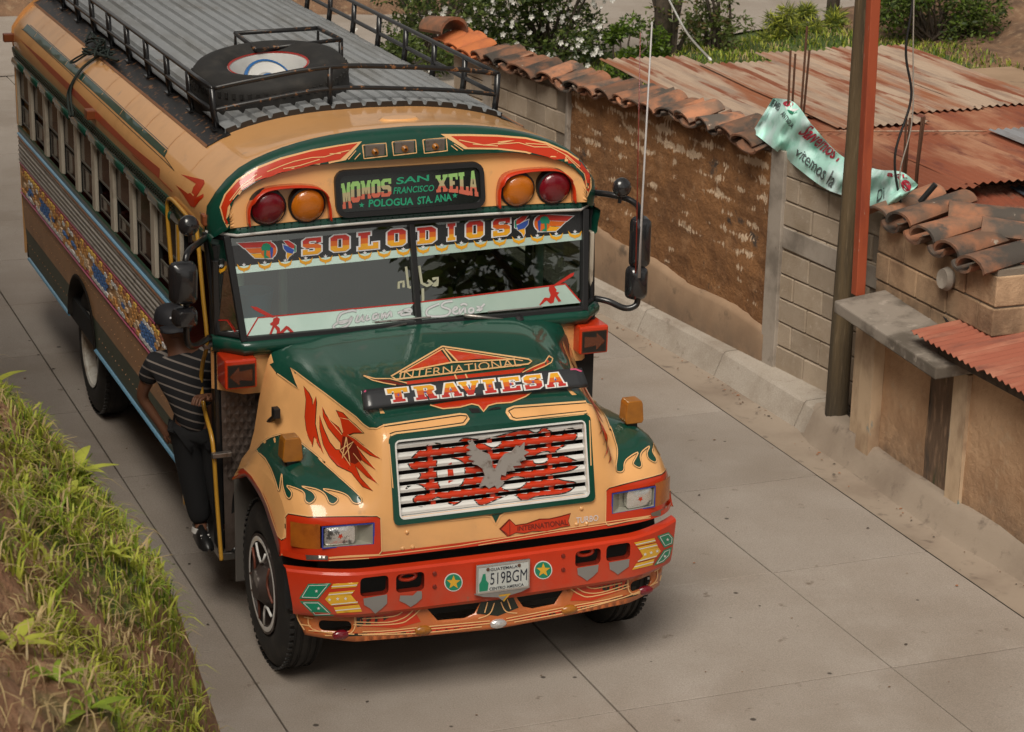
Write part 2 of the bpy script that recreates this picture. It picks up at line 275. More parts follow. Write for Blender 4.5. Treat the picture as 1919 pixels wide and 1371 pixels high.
# slab-serif letters on a 6 x 8 field
GL = {'S': ([[(1.2, 8), (6, 8), (6, 5.6), (4.4, 5.6), (4.4, 6.5), (2.3, 6.5), (2, 6.2), (2, 5.5), (2.4, 5.1), (4.8, 5), (6, 4), (6, 1.2), (4.8, 0), (0, 0), (0, 2.5), (1.6, 2.5), (1.6, 1.5), (3.7, 1.5), (4, 1.8), (4, 2.8), (3.6, 3.2), (1.2, 3.3), (0, 4.3), (0, 6.8)]], []),
      'O': ([[(1.2, 8), (4.8, 8), (6, 6.8), (6, 1.2), (4.8, 0), (1.2, 0), (0, 1.2), (0, 6.8)]], [[(2.2, 6.2), (3.8, 6.2), (3.8, 1.8), (2.2, 1.8)]]),
      'L': ([[(0, 8), (3.6, 8), (3.6, 6.6), (2.9, 6.6), (2.9, 1.6), (4.4, 1.6), (4.4, 3), (6, 3), (6, 0), (0, 0), (0, 1.4), (.7, 1.4), (.7, 6.6), (0, 6.6)]], []),
      'D': ([[(0, 8), (4.6, 8), (6, 6.6), (6, 1.4), (4.6, 0), (0, 0), (0, 1.4), (.7, 1.4), (.7, 6.6), (0, 6.6)]], [[(2.6, 6.4), (3.6, 6.4), (3.9, 6), (3.9, 2), (3.6, 1.6), (2.6, 1.6)]]),
      'I': ([[(1, 8), (5, 8), (5, 6.6), (4.2, 6.6), (4.2, 1.4), (5, 1.4), (5, 0), (1, 0), (1, 1.4), (1.8, 1.4), (1.8, 6.6), (1, 6.6)]], []),
      'T': ([[(0, 8), (6, 8), (6, 5.2), (4.8, 5.2), (4.6, 6.4), (4.1, 6.4), (4.1, 1.4), (4.9, 1.4), (4.9, 0), (1.1, 0), (1.1, 1.4), (1.9, 1.4), (1.9, 6.4), (1.4, 6.4), (1.2, 5.2), (0, 5.2)]], []),
      'R': ([[(0, 8), (4.8, 8), (5.8, 7), (5.8, 5), (5, 4.2), (5.6, 1.4), (6.2, 1.4), (6.2, 0), (4, 0), (3.3, 3.5), (2.7, 3.5), (2.7, 1.4), (3.3, 1.4), (3.3, 0), (0, 0), (0, 1.4), (.7, 1.4), (.7, 6.6), (0, 6.6)]], [[(2.7, 6.6), (3.6, 6.6), (3.8, 6.3), (3.8, 5.2), (3.6, 4.9), (2.7, 4.9)]]),
      'A': ([[(1.8, 8), (4.2, 8), (5.6, 1.4), (6.3, 1.4), (6.3, 0), (3.7, 0), (3.7, 1.4), (4, 1.4), (3.8, 2.4), (2.2, 2.4), (2, 1.4), (2.3, 1.4), (2.3, 0), (-.3, 0), (-.3, 1.4), (.4, 1.4)]], [[(2.5, 3.7), (3.5, 3.7), (3, 6)]]),
      'V': ([[(-.3, 8), (2.4, 8), (2.4, 6.6), (2, 6.6), (3, 2.6), (4, 6.6), (3.6, 6.6), (3.6, 8), (6.3, 8), (6.3, 6.6), (5.7, 6.6), (3.9, 0), (2.1, 0), (.3, 6.6), (-.3, 6.6)]], []),
      'E': ([[(0, 8), (6, 8), (6, 5.4), (4.8, 5.4), (4.5, 6.5), (2.7, 6.5), (2.7, 4.8), (4, 4.8), (4, 3.3), (2.7, 3.3), (2.7, 1.5), (4.5, 1.5), (4.8, 2.6), (6, 2.6), (6, 0), (0, 0), (0, 1.4), (.7, 1.4), (.7, 6.6), (0, 6.6)]], []),
      'M': ([[(0, 8), (2, 8), (3, 4.6), (4, 8), (6, 8), (6, 6.6), (5.5, 6.6), (5.5, 1.4), (6, 1.4), (6, 0), (3.9, 0), (3.9, 4), (3.3, 2), (2.7, 2), (2.1, 4), (2.1, 0), (0, 0), (0, 1.4), (.5, 1.4), (.5, 6.6), (0, 6.6)]], []),
      'X': ([[(0, 8), (2.5, 8), (2.5, 6.6), (2.2, 6.6), (3, 5.2), (3.8, 6.6), (3.5, 6.6), (3.5, 8), (6, 8), (6, 6.6), (5.5, 6.6), (4.1, 4), (5.5, 1.4), (6, 1.4), (6, 0), (3.5, 0), (3.5, 1.4), (3.8, 1.4), (3, 2.8), (2.2, 1.4), (2.5, 1.4), (2.5, 0), (0, 0), (0, 1.4), (.5, 1.4), (1.9, 4), (.5, 6.6), (0, 6.6)]], [])}
def bigletter(name, parent, ch, quad, key, ms, outline=None, off=.004, ow=.5, cuts=(2.8, 5.3)):
    a, s = GL[ch]; fn0 = quadmap(*quad); fn = lambda p: fn0((p[0]/6, p[1]/8))
    if outline: decal(name+'_outline', parent, outline, [expand(q, ow) for q in a], key, [expand(q, -ow*.6) for q in s], off-.002, None, fn)
    return decal(name, parent, ms, a, key, s, off, None, fn, cuts if len(ms) > 1 else (), (lambda c: sum(c[1] > k for k in cuts)) if len(ms) > 1 else None)
def text(name, parent, s, quad, key, m, off=.004, bold=.012, shear=0., sub=0):
    """lettering from the built-in font, fitted into a quad on a surface"""
    cu_ = bpy.data.curves.new('t', 'FONT'); cu_.body = s; cu_.offset = bold; cu_.shear = shear; cu_.resolution_u = 3
    to = bpy.data.objects.new('t', cu_); COL.objects.link(to); dg = bpy.context.evaluated_depsgraph_get(); me = to.evaluated_get(dg).to_mesh()
    if sub:
        me = me.copy(); b = bmesh.new(); b.from_mesh(me); bmesh.ops.triangulate(b, faces=b.faces); bmesh.ops.subdivide_edges(b, edges=b.edges, cuts=sub, use_grid_fill=True); b.to_mesh(me); b.free()
    P = np.array([v.co[:2] for v in me.vertices]); F = [tuple(p.vertices) for p in me.polygons]; bpy.data.objects.remove(to); bpy.data.curves.remove(cu_)
    lo, hi = P.min(0), P.max(0); P = (P-lo)/(hi-lo); fn = quadmap(*quad); mb = MB(); ok = {}
    for i, p in enumerate(P):
        h = cast(key, *fn(p))
        if h is not None: ok[i] = len(mb.v); mb.v.append(tuple(h[0]+h[1]*off))
    for f in F:
        if all(i in ok for i in f): mb.f.append(tuple(ok[i] for i in f)); mb.mi.append(0)
    return mb.build(name, m, parent, recalc=False) if mb.f else None
def star(c, r, n=5, rot=0, k=.42): return [(c[0]+(r if i % 2 == 0 else r*k)*math.sin(math.pi*i/n+rot), c[1]-(r if i % 2 == 0 else r*k)*math.cos(math.pi*i/n+rot)) for i in range(2*n)]
def circ(c, rx, ry=None, n=20): return [(c[0]+rx*math.cos(q), c[1]+(ry or rx)*math.sin(q)) for q in np.linspace(0, 2*math.pi, n, endpoint=False)]
def pch(xs, ys, x):
    """smooth monotone interpolation"""
    xs = np.array(xs, float); ys = np.array(ys, float); d = np.diff(ys)/np.diff(xs); m = np.zeros(len(xs)); m[0], m[-1] = d[0], d[-1]
    for i in range(1, len(xs)-1): m[i] = 0 if d[i-1]*d[i] <= 0 else 2*d[i-1]*d[i]/(d[i-1]+d[i])
    i = np.clip(np.searchsorted(xs, x)-1, 0, len(xs)-2); h = xs[i+1]-xs[i]; t = (x-xs[i])/h
    return (2*t**3-3*t**2+1)*ys[i]+(t**3-2*t**2+t)*h*m[i]+(-2*t**3+3*t**2)*ys[i+1]+(t**3-t**2)*h*m[i+1]
#==SPLIT==
# ================================================================== SETTING
CONC = mat('road_concrete', (.325, .28, .24), .8, var=((.265, .22, .18), .55, .36, .72), var2=((.355, .31, .27), 1.3, .45, .8), dirt=((.17, .13, .10), 6.5, .64, .74), bump=(70, .6, .005), rnd=.06, grain=(110, .22), spots=((.07, .055, .045), 5.5, .05))
CONC2 = mat('gutter_concrete', (.33, .265, .205), .85, var=((.24, .185, .14), 1.2, .4, .7), dirt=((.17, .13, .10), 7, .55, .75), bump=(40, .5, .006))
KERBM = mat('kerb_concrete', (.40, .35, .295), .85, grain=(90, .16), var=((.30, .25, .20), 2.2, .4, .7), dirt=((.2, .155, .12), 8, .58, .78), bump=(30, .5, .008), rnd=.05)
JOINT = mat('joint_tar', (.075, .06, .048), .95)
SOIL = mat('bare_soil', (.24, .135, .075), .95, var=((.13, .075, .045), 3, .35, .7), var2=((.33, .22, .13), 9, .5, .75), bump=(14, 1, .05))
TURF = mat('turf_ground', (.085, .12, .025), .95, var=((.17, .12, .06), 1.1, .5, .7), var2=((.05, .085, .02), 3.2, .4, .7), bump=(20, 1, .05))
# ground sheet out to the horizon
def terr(x, y):
    z = -.06
    t = np.clip((y-24.5+.25*(x-2))/3, 0, 1)*np.clip((9-x)/4, 0, 1); z += 2.2*t
    t = np.clip((x-13.6)/1.6, 0, 1)*np.clip((y-15)/1.8, 0, 1)*np.clip((22.6-y)/1.5, 0, 1); z += .42*t*(1+.25*math.sin(x*5+y*3))
    t = np.clip((x-7.5)/1.5, 0, 1)*np.clip((20.4-y+.3*(x-11))/1.4, 0, 1); z += .14*t*(1+.6*math.sin(x*2.1+y))
    return z
xs = np.concatenate([[-600, -150, -60, -20, -8], np.arange(-4, 26, .5), [30, 45, 80, 200, 600]]); ys = np.concatenate([[-600, -150, -60, -20], np.arange(-12, 32, .5), [36, 50, 100, 250, 600]])
g = MB(); g.grid([[(x, y, terr(x, y)) for x in xs] for y in ys], keep=lambda i, j: not (-4 <= xs[j] and xs[j+1] <= 4 and -12 <= ys[i] and ys[i+1] <= 19.5))
grd = g.build('ground', [SOIL, TURF], smooth=True); tag(grd, kind='structure')
for p in grd.data.polygons:
    c = p.center
    if 4 < c.x < 13.6 and 10 < c.y < 21: p.material_index = 1
# road: slabs cast one by one with open joints
rb = MB(); rb.box(-4, 4.0, -14, 20.2, -.3, -.03); road = rb.build('road', JOINT); tag(road, kind='structure')
cols = [(-3.10, -1.27), (-1.27, .585), (.585, 2.385), (2.385, 3.563)]
rows = [-.35+1.545*k for k in range(-6, 14)]
for ci, (x0, x1) in enumerate(cols):
    m = MB(); gx = .0055; m.box(x0-(x0+x1)/2+gx, x1-(x0+x1)/2-gx, gx, 1.545-gx, -.12, 0); me = m.mesh('slab', CONC)
    b = bmesh.new(); b.from_mesh(me); bmesh.ops.recalc_face_normals(b, faces=b.faces); bmesh.ops.bevel(b, geom=[e for e in b.edges if min(v.co.z for v in e.verts) > -.01], offset=.003, segments=1, affect='EDGES'); b.to_mesh(me); b.free()
    for y in rows: inst('slab', me, road, ((x0+x1)/2, y, random.uniform(-.002, .002)), (random.uniform(-.001, .001), 0, 0))
gm = MB()
gp = [(-9.6, 3.90), (.51, 3.86), (1.45, 3.80), (2.42, 3.82), (3.3, 3.83), (3.73, 3.9), (4.5, 3.88), (5.1, 3.87), (6.43, 3.77), (8, 3.62), (10.6, 3.35), (14, 3.1), (19.5, 3.0)]
gpx = lambda y: pch([a for a, b in gp], [b for a, b in gp], y)
gy = np.arange(-9.6, 19.5, .3)
gm.grid([[(3.5625, y, .0), ((3.5625+gpx(y))/2, y, -.012), (gpx(y)+.02, y, .006)] for y in gy]); gut = gm.build('gutter', CONC2, smooth=True); tag(gut, kind='structure')
# kerb stones
KW, KH = .11, .21
kb = MB(); kb.grid([[(gpx(y)+.03, y, -.1), (gpx(y)+KW+.02, y, KH-.03), (gpx(y)+KW+.25, y, KH-.02)] for y in np.arange(3.3, 11.5, .2)]); kerb = kb.build('kerb', JOINT); tag(kerb, kind='structure')
kj = [3.55, 3.75, 5.1, 6.43, 7.75, 9.05, 10.35, 11.4]
for a, b in zip(kj, kj[1:]):
    m = MB(); yy = np.linspace(a+.008, b-.008, 9)
    prof = lambda y: [(gpx(y), y, -.05), (gpx(y)+.004, y, .0), (gpx(y)+KW-.025, y, KH-.02), (gpx(y)+KW, y, KH), (gpx(y)+KW+.3, y, KH+.01), (gpx(y)+KW+.3, y, -.05)]
    P = np.array([prof(y) for y in yy]); P[1:-1, 1:4, 0] += rng.normal(0, .0025, (7, 3)); m.grid(P); m.add(P[0], [tuple(range(6))]); m.add(P[-1], [tuple(range(6))[::-1]])
    m.build('kerb_stone', KERBM, kerb, smooth=.25)
m = MB(); rl_ = random.Random(21)
for k in range(230):
    near = rl_.random() < .55; y = rl_.uniform(-3, 9); x = gpx(y)-abs(rl_.gauss(0, .05))-.01 if near else rl_.uniform(-1.8, 3.7); s_ = rl_.uniform(.005, .016)*(1.3 if rl_.random() < .1 else 1); a = rl_.uniform(0, 6.3); q = [(x+s_*r*math.cos(a+t), y+s_*r*.7*math.sin(a+t), .006) for t, r in ((0, 1), (1.2, .6), (2.6, .9), (4, .7), (5.2, .8))]; m.add(q+[(x, y, .006+s_*.35)], [(i, (i+1) % 5, 5) for i in range(5)], rl_.choice([0, 0, 1, 2]))
o = m.build('road_grit', [SOIL, JOINT, mat('dead_leaf', (.30, .12, .05), .8)], recalc=False); tag(o, kind='stuff')
# smooth cement fillet at the foot of the stucco house
m = MB(); R_ = []
for y in np.arange(-9.6, 3.62, .12):
    x0 = gpx(y); t = [0, .1, .3, .6, .85, 1, 1.8]; hh = .22+.02*math.sin(y*2.3)+.05*max(0, (y-2.7))*0; ww = .14
    R_.append([(x0+ww*q, y, max(-.02, hh*(math.sin(min(q, 1)*math.pi/2)**1.3))+rng.normal(0, .0035)) for q in t])
m.grid(R_); fil = m.build('cement_fillet', CONC2, smooth=True); tag(fil, kind='structure')
m = MB()
far = [(-4, 19.8), (4.0, 19.8), (7, 20.2), (9.6, 19.2), (12, 20.5), (14.4, 21.4), (17.5, 22.6), (40, 24), (40, 30), (14, 29), (6, 28), (1.6, 25.4), (-1, 24), (-4, 22)]
m.add([(x, y, .012) for x, y in far], [tuple(range(len(far)))]); m.v += [(x, y, .008) for x, y in ((4.0, 11.2), (6.6, 17.6), (7.2, 20.3), (4, 19.9))]; m.f.append((14, 15, 16, 17)); m.mi.append(0)
fr = m.build('road_bend', CONC); tag(fr, kind='structure')
for o in (fr,):
    if o.data.polygons[0].normal.z < 0: o.data.flip_normals()
# ---- embankment on the near left, the photographer's side, plus an unseen hill added for shade
def bank(x, y):
    d = -x-2.45+.08*min(0, y+4)+.10*math.sin(y*1.3)+.06*math.sin(y*3.1+1)
    z = np.interp(d, [-.3, 0, .12, .3, .55, .8, 2.1, 4, 8, 30], [-.2, 0, .9, 1.95, 2.72, 3.0, 4.25, 5, 5.8, 6.2]); z += np.interp(d, [2.4, 3.5, 8, 30], [0, 7.5, 10, 10])*min(1, max(0, (y+7)/2.5))*min(1, max(0, (4.5-y)/4))  # second term: tall hill added out of view to shade road and bus side
    z *= 1+1.2*min(1, max(0, (y-.4)/2.2))*min(1, max(.1, (6-y)/4))*min(1, max(0, (d-.35)/.7)); z += (.05*math.sin(x*7+y*2.2)+.04*math.sin(y*6.1-x*3)+.03*math.sin(x*13+y*11))*min(1, max(0, d*2)); return z  # bank farther along also raised out of view, to deepen that shade
bx = -np.concatenate([np.linspace(2.15, 3.3, 34), np.arange(3.34, 5.2, .05), [5.5, 6.5, 8, 12, 20, 40]]); by = np.concatenate([[-60, -30, -14], np.arange(-10, 1, .06), np.arange(1, 15, .5), [18, 22]])
m = MB(); m.grid([[(x, y, bank(x, y)+rng.normal(0, .008)) for x in bx] for y in by])
BANKM = mat('bank_soil', (.30, .155, .085), .95, var=((.42, .26, .15), 11, .45, .7), var2=((.10, .065, .035), 5, .5, .75), dirt=((.10, .12, .03), 2.2, .5, .65), bump=(35, 1, .03))
bk = m.build('embankment', BANKM, smooth=True); tag(bk, kind='structure')
def blades(n, gen, name, ms, label=None):
    V = []; F = []; M = []
    for i in range(n):
        r = gen()
        if r is None: continue
        p, L, w, dr, bend, mi = r; p = np.array(p); s = np.array((-dr[1], dr[0], 0))*w; k = len(V); up = np.array((0, 0, 1.)); d = np.array((dr[0], dr[1], 0))
        a = p+up*L*.45+d*bend*L*.18; b = p+up*L*(.85-.35*bend)+d*bend*L*.6; c = p+up*L*(1-.75*bend)+d*bend*L
        V += [p-s, p+s, a-s*.9, a+s*.9, b-s*.55, b+s*.55, c]; F += [(k, k+1, k+3, k+2), (k+2, k+3, k+5, k+4), (k+4, k+5, k+6)]; M += [mi]*3
    mb = MB(); mb.v = V; mb.f = F; mb.mi = M; o = mb.build(name, ms, recalc=False, smooth=True); return tag(o, kind='stuff')
def leafm(name, c, c2=None, rough=.45):
    m_ = mat(name, c, rough, spec=.3, var=(c2 or tuple(q*.6 for q in c), 8, .4, .7)); b = m_.node_tree.nodes['Principled BSDF']; b.inputs['Subsurface Weight'].default_value = 0
    t = m_.node_tree.nodes.new('ShaderNodeBsdfTranslucent'); t.inputs[0].default_value = (*[min(1, q*1.3) for q in c], 1); mx = m_.node_tree.nodes.new('ShaderNodeMixShader'); mx.inputs[0].default_value = .3
    L = m_.node_tree.links; L.new(b.outputs[0], mx.inputs[1]); L.new(t.outputs[0], mx.inputs[2]); L.new(mx.outputs[0], m_.node_tree.nodes['Material Output'].inputs[0]); return m_
G1 = leafm('grass_green', (.23, .32, .035)); G2 = leafm('grass_lime', (.44, .47, .07)); G3 = leafm('grass_straw', (.50, .38, .19)); G4 = leafm('grass_dark', (.06, .11, .02)); G5 = leafm('grass_dead', (.22, .13, .07))
from mathutils import noise as NZ
def gb():
    y = random.uniform(-8.2, -.6); x = -random.choice([random.triangular(2.6, 3.5, 3.0), random.uniform(2.8, 4.6)])
    bare = min(1, max(0, (-x-3.22)/.25))*min(1, max(0, (-y-4.3)/1.2)); dn = NZ.noise(Vector((x*1.6, y*1.1, 3)))+.45*NZ.noise(Vector((x*5, y*4, 1)))-.55*bare+.3*max(0, (y+3.2)/2); edge = -x < 3.28 and bare < .5
    if dn < (-.28 if edge else .03) and random.random() < .9: return None
    q = random.random(); L = random.uniform(.04, .10)*(1.25 if edge and random.random() < .25 else 1)
    mi = 2 if q < .27 else 1 if q < .52 else 0 if q < .8 else 3 if q < .9 else 4
    a = random.uniform(0, 6.28); return ((x, y, bank(x, y)-.012), L*(.8 if mi in (2, 4) else 1), random.uniform(.0016, .0042), (math.cos(a), math.sin(a)), random.uniform(.1, 1.0), mi)
blades(34000, gb, 'grass', [G1, G2, G3, G4, G5])
TUFT = []
rt = random.Random(11)
while len(TUFT) < 900:
    y = rt.uniform(-8, -.9); x = -rt.triangular(2.75, 4.3, 3.05)
    if min(1, max(0, (-x-3.25)/.3))*min(1, max(0, (-y-4.2)/1.2)) > .45 and rt.random() < .93: continue
    if NZ.noise(Vector((x*2.1, y*1.3, 9)))+.25*max(0, (y+3)/2) > -.12: TUFT.append((x, y, rt.choice([0, 0, 1, 1, 1, 1, 2]), rt.uniform(.75, 1.35)))
def tuft():
    x, y, mi, k = random.choice(TUFT); a = random.uniform(0, 6.28); r = abs(random.gauss(0, .022)); x += r*math.cos(a); y += r*math.sin(a)
    return ((x, y, bank(x, y)-.012), k*random.uniform(.05, .125), random.uniform(.0028, .0055), (math.cos(a+random.gauss(0, .5)), math.sin(a+random.gauss(0, .5))), random.uniform(.15, .95), mi if random.random() < .85 else 2)
blades(17000, tuft, 'grass', [G1, G2, G3, G4])
def litter():
    y = random.uniform(-8.2, -1); x = -random.uniform(2.9, 4.7); a = random.uniform(0, 6.28)
    return ((x, y, bank(x, y)+.004), random.uniform(.04, .14), random.uniform(.0015, .004), (math.cos(a), math.sin(a)), random.uniform(1.1, 1.32), random.choice([0, 0, 1]))
blades(7500, litter, 'dry_straw', [G3, G5])
# broad-leaved weeds on the bank
def weed(u, v, n, L, label, rot=0):
    p = None
    while p is None:
        d = ray(u, v); t = 3.
        while t < 11:
            q = CP+d*t
            if q[2] < bank(q[0], q[1]): p = q; break
            t += .02
        u -= 8
    mb = MB()
    for i in range(n):
        a = rot+i*6.28/n+random.uniform(-.3, .3); el = random.uniform(.35, 1.1); l = L*random.uniform(.7, 1.15); w = l*random.uniform(.11, .17); q = np.array((math.cos(a), math.sin(a), 0)); s = np.array((-q[1], q[0], 0)); rows_ = []
        for k in np.linspace(0, 1, 7): c = p+q*l*k*math.cos(el*(1-.5*k))+np.array((0, 0, 1))*l*(k*math.sin(el)-.55*k*k*math.sin(el)); ww = w*math.sin(math.pi*min(.98, k*.93+.07))**.8; rows_.append([c-s*ww+(0, 0, .15*ww), c, c+s*ww+(0, 0, .15*ww)])
        mb.grid(rows_)
    o = mb.build('weed', G1 if n < 7 else G2, org=tuple(p), smooth=True, recalc=False); tag(o, label, 'weed', 'broad-leaved weeds on the bank')
weed(35, 730, 7, .17, 'tall narrow-leaved weed at the upper end of the grassy bank')
weed(165, 1330, 6, .13, 'broad-leaved seedling on bare soil nearest the bottom of the bank')
weed(200, 1045, 8, .12, 'pale green weed on the bank edge beside the road')
weed(22, 1210, 7, .13, 'bright green leafy weed at the left border of the bank')
weed(105, 1275, 5, .09, 'small weed lying on the bare brown soil of the bank')
weed(120, 940, 7, .14, 'dark-leaved weed half way up the grassy bank')
weed(170, 890, 8, .15, 'weed with blades sticking out over the road from the bank')
# ---- far turf and shrubs
def gt():
    x = random.uniform(4.6, 13.9); y = random.uniform(12.5, 21.2)
    if y > 19.0+.55*max(0, x-10.3) or (x < 8 and y > 17.5): return None
    a = random.uniform(0, 6.28); return ((x, y, terr(x, y)-.01), random.uniform(.05, .16), random.uniform(.006, .011), (math.cos(a), math.sin(a)), random.uniform(.2, .9), random.choice([0, 0, 1, 1, 2, 3, 3]))
blades(26000, gt, 'grass', [G1, G2, G3, G4])
TWIG = mat('bark', (.10, .075, .055), .9, var=((.05, .04, .03), 12, .4, .7), bump=(25, .6, .01))
def bush(name, c, r, n, leaf, ms, label, cat, clumps=14, trunk=3, wts=None, flower=None, open_=.0, stem=.025, aspect=.42):
    root = empty(name, (c[0], c[1], c[2]), label, cat); rs = random.Random(hash(label) % 9999 if False else sum(map(ord, label)))
    tm = MB(); cc = []
    for i in range(clumps):
        a = rs.uniform(0, 6.28); q = rs.uniform(.25, 1)**.6; h = rs.uniform(.12, 1.); s_ = math.sqrt(max(.1, 1-(h-.45)**2*1.9))
        cc.append((np.array((c[0]+r[0]*q*s_*math.cos(a), c[1]+r[1]*q*s_*math.sin(a), c[2]+r[2]*h)), rs.uniform(.20, .42)*min(r[0], r[2]*.7)))
    for i, (p, s) in enumerate(cc):
        b0 = np.array((c[0]+rs.uniform(-.15, .15)*(trunk > 1), c[1]+rs.uniform(-.1, .1), c[2]-.1)); mid = b0*.45+p*.55+np.array((rs.uniform(-.1, .1), rs.uniform(-.1, .1), r[2]*.07)); tm.tube(cr_([b0, mid, p], 4), np.linspace(stem, stem*.3, 9), 5)
    tm.build('trunk', TWIG, root, smooth=True)
    V = []; F = []; M = []
    for i in range(n):
        p, s = cc[rs.randrange(len(cc))]; d = np.array((rs.gauss(0, 1), rs.gauss(0, 1), rs.gauss(0, 1))); d /= np.linalg.norm(d); q = p+d*s*rs.uniform(.45, 1.08)**.7*np.array((1, 1, .8))
        if q[2] < c[2]-.02: continue
        u = np.array((rs.gauss(0, 1), rs.gauss(0, 1), rs.gauss(0, .6)))+d*.7; u /= np.linalg.norm(u); w = np.cross(u, (rs.gauss(0, 1), rs.gauss(0, 1), rs.gauss(0, 1)+.6)); w /= np.linalg.norm(w)+1e-9
        l = leaf*rs.uniform(.6, 1.3); k = len(V); V += [q, q+u*l*.5+w*l*aspect*.5, q+u*l, q+u*l*.5-w*l*aspect*.5]; F.append((k, k+1, k+2, k+3)); M.append(rs.choices(range(len(ms)), wts)[0])
    mb = MB(); mb.v = V; mb.f = F; mb.mi = M; mb.build('crown', ms, root, recalc=False)
    if flower:
        fm = MB(); cl_ = [cc[rs.randrange(len(cc))] for _ in range(flower//7)]
        cpos = []
        for p, s in cl_:
            d = np.array((rs.gauss(0, 1), -abs(rs.gauss(0, 1.2)), rs.gauss(.4, 1))); d /= np.linalg.norm(d); cpos.append(p+d*s*1.22)
        for i in range(flower):
            if rs.random() < .6: q = cpos[rs.randrange(len(cpos))]+np.array((rs.gauss(0, .16), rs.gauss(0, .1), rs.gauss(0, .12)))
            else: p, s = cc[rs.randrange(len(cc))]; d = np.array((rs.gauss(0, 1), -abs(rs.gauss(0, 1.2)), rs.gauss(.4, 1))); d /= np.linalg.norm(d); q = p+d*s*1.22
            l = rs.uniform(.025, .05)
            for t in range(5): a = t*1.257+i; u = np.array((math.cos(a), -.35, math.sin(a))); w = np.array((-math.sin(a), 0, math.cos(a))); fm.add([q, q+u*l*.6+w*l*.35, q+u*l, q+u*l*.6-w*l*.35], [(0, 1, 2, 3)])
        fm.build('flowers', mat('petal_white', (.78, .76, .72), .6), root, recalc=False)['kind'] = 'stuff'
    return root
LA = leafm('leaf_olive', (.11, .145, .04)); LB = leafm('leaf_mid', (.13, .18, .04)); LC = leafm('leaf_dark', (.04, .065, .02)); LD = leafm('leaf_fresh', (.12, .20, .02)); LE = leafm('leaf_pale', (.17, .20, .06)); LF = leafm('leaf_brown', (.16, .11, .05))
bush('flowering_bush', (6.35, 18.7, 0), (1.0, .9, 2.2), 11000, .085, [LA, LB, LC, LE], 'left half of the white-flowered hedge beyond the tiled wall', 'bush', 34, 3, [4, 3, 4, 1], 170)
bush('flowering_bush', (7.95, 18.7, 0), (1.0, .9, 2.2), 11000, .085, [LA, LB, LC, LE], 'bush most thickly dotted with white flowers, beside the bright green shrub', 'bush', 34, 3, [4, 3, 4, 1], 290)
bush('low_shrub', (5.35, 16.9, 0), (.6, .6, .8), 2600, .08, [LB, LA, LC], 'low dark shrub beside the far end of the block wall', 'bush', 12, 3, [3, 3, 2])
bush('green_shrub', (8.45, 16.9, 0), (.42, .4, .85), 4200, .07, [LD, LB, LC], 'bright fresh green shrub behind the back edge of the rusty roof', 'bush', 14, 3, [6, 2, 2])
bush('leggy_tree', (9.75, 18.4, 0), (.6, .5, 2.6), 900, .09, [LB, LA, LF], 'thin leggy tree with sparse leaves and bare branches', 'tree', 15, 1, [3, 3, 2], stem=.04)
bush('vine_shrub', (10.65, 18.9, 0), (.5, .5, 1.3), 2600, .08, [LB, LA, LE, LF], 'loose climbing shrub with dark trunk right of the leggy tree', 'bush', 18, 2, [3, 3, 2, 1], stem=.035)
bush('round_bush', (14.05, 18.4, .1), (1.0, .8, 1.35), 11000, .08, [LB, LC, LD, LA], 'dense round green bush above the dirt bank at the right', 'bush', 34, 4, [4, 3, 2, 3])
bush('grass_clump', (12.15, 19.4, 0), (.45, .3, .5), 1800, .16, [LE, G2, LB], 'pale tall grass clump at the edge of the far road', 'bush', 8, 3, [3, 3, 1], aspect=.10)
bush('grass_clump', (12.95, 20.0, 0), (.5, .3, .45), 1800, .16, [LB, G2, LE], 'greener grass clump beside the old post at the far road', 'bush', 8, 3, [3, 2, 1], aspect=.10)
bush('roadside_weeds', (2.0, 26.2, .5), (1.2, .6, .7), 1600, .10, [LB, LA, LF], 'weeds on the dirt verge at the far end of the road', 'bush', 10, 3, [3, 2, 2])
m = MB(); m.tube([(13.4, 20.35, -.1), (13.42, 20.35, .75), (13.38, 20.35, 1.5)], [.11, .10, .09], 9); o = m.build('old_post', TWIG, org=(13.4, 20.35, 0), smooth=True); tag(o, 'weathered grey stump post between grass clumps at the far road', 'post')
m = MB(); m.tube([(9.43, 18.1, -.1), (9.43, 18.1, 1.2), (9.48, 18.1, 3.2)], [.12, .11, .10], 10); o = m.build('dark_post', TWIG, org=(9.43, 18.1, 0), smooth=True); tag(o, 'dark upright timber post among the leggy branches', 'post')
m = MB(); m.tube([(1.95, 24.9, 0), (1.95, 24.9, .9)], .03, 7); o = m.build('marker_stick', WHT, org=(1.95, 24.9, 0), smooth=True); tag(o, 'short white marker stick on the dirt verge behind the bus', 'stick')
# ------------------------------------------------------------------ roadside walls
BLOCK = mat('cement_block', (.38, .305, .23), .9, var=((.31, .24, .17), 3, .4, .7), var2=((.48, .40, .32), 14, .55, .8), bump=(55, .7, .008), rnd=.13)
MORT = mat('mortar', (.21, .17, .13), .95, bump=(40, .6, .006)); CAST = mat('cast_concrete', (.36, .31, .26), .85, var=((.19, .16, .13), 3, .4, .7), dirt=((.13, .10, .075), 9, .6, .8), bump=(30, .5, .006))
ADOBE = mat('adobe', (.27, .125, .046), .95, var=((.17, .075, .027), 2.6, .42, .68), var2=((.33, .17, .075), 7, .5, .72), dirt=((.07, .05, .038), 4.5, .63, .72), bump=(22, 1, .03))
STRAW = mat('lime_patch', (.46, .35, .25), .95, var=((.26, .17, .11), 30, .4, .6), bump=(60, .8, .01))
PLINTH = mat('cement_render', (.36, .24, .15), .9, var=((.28, .18, .11), 1.6, .35, .7), dirt=((.13, .09, .06), 4, .55, .75), bump=(30, .4, .005), low=((.11, .085, .065), .15, .5, .7))
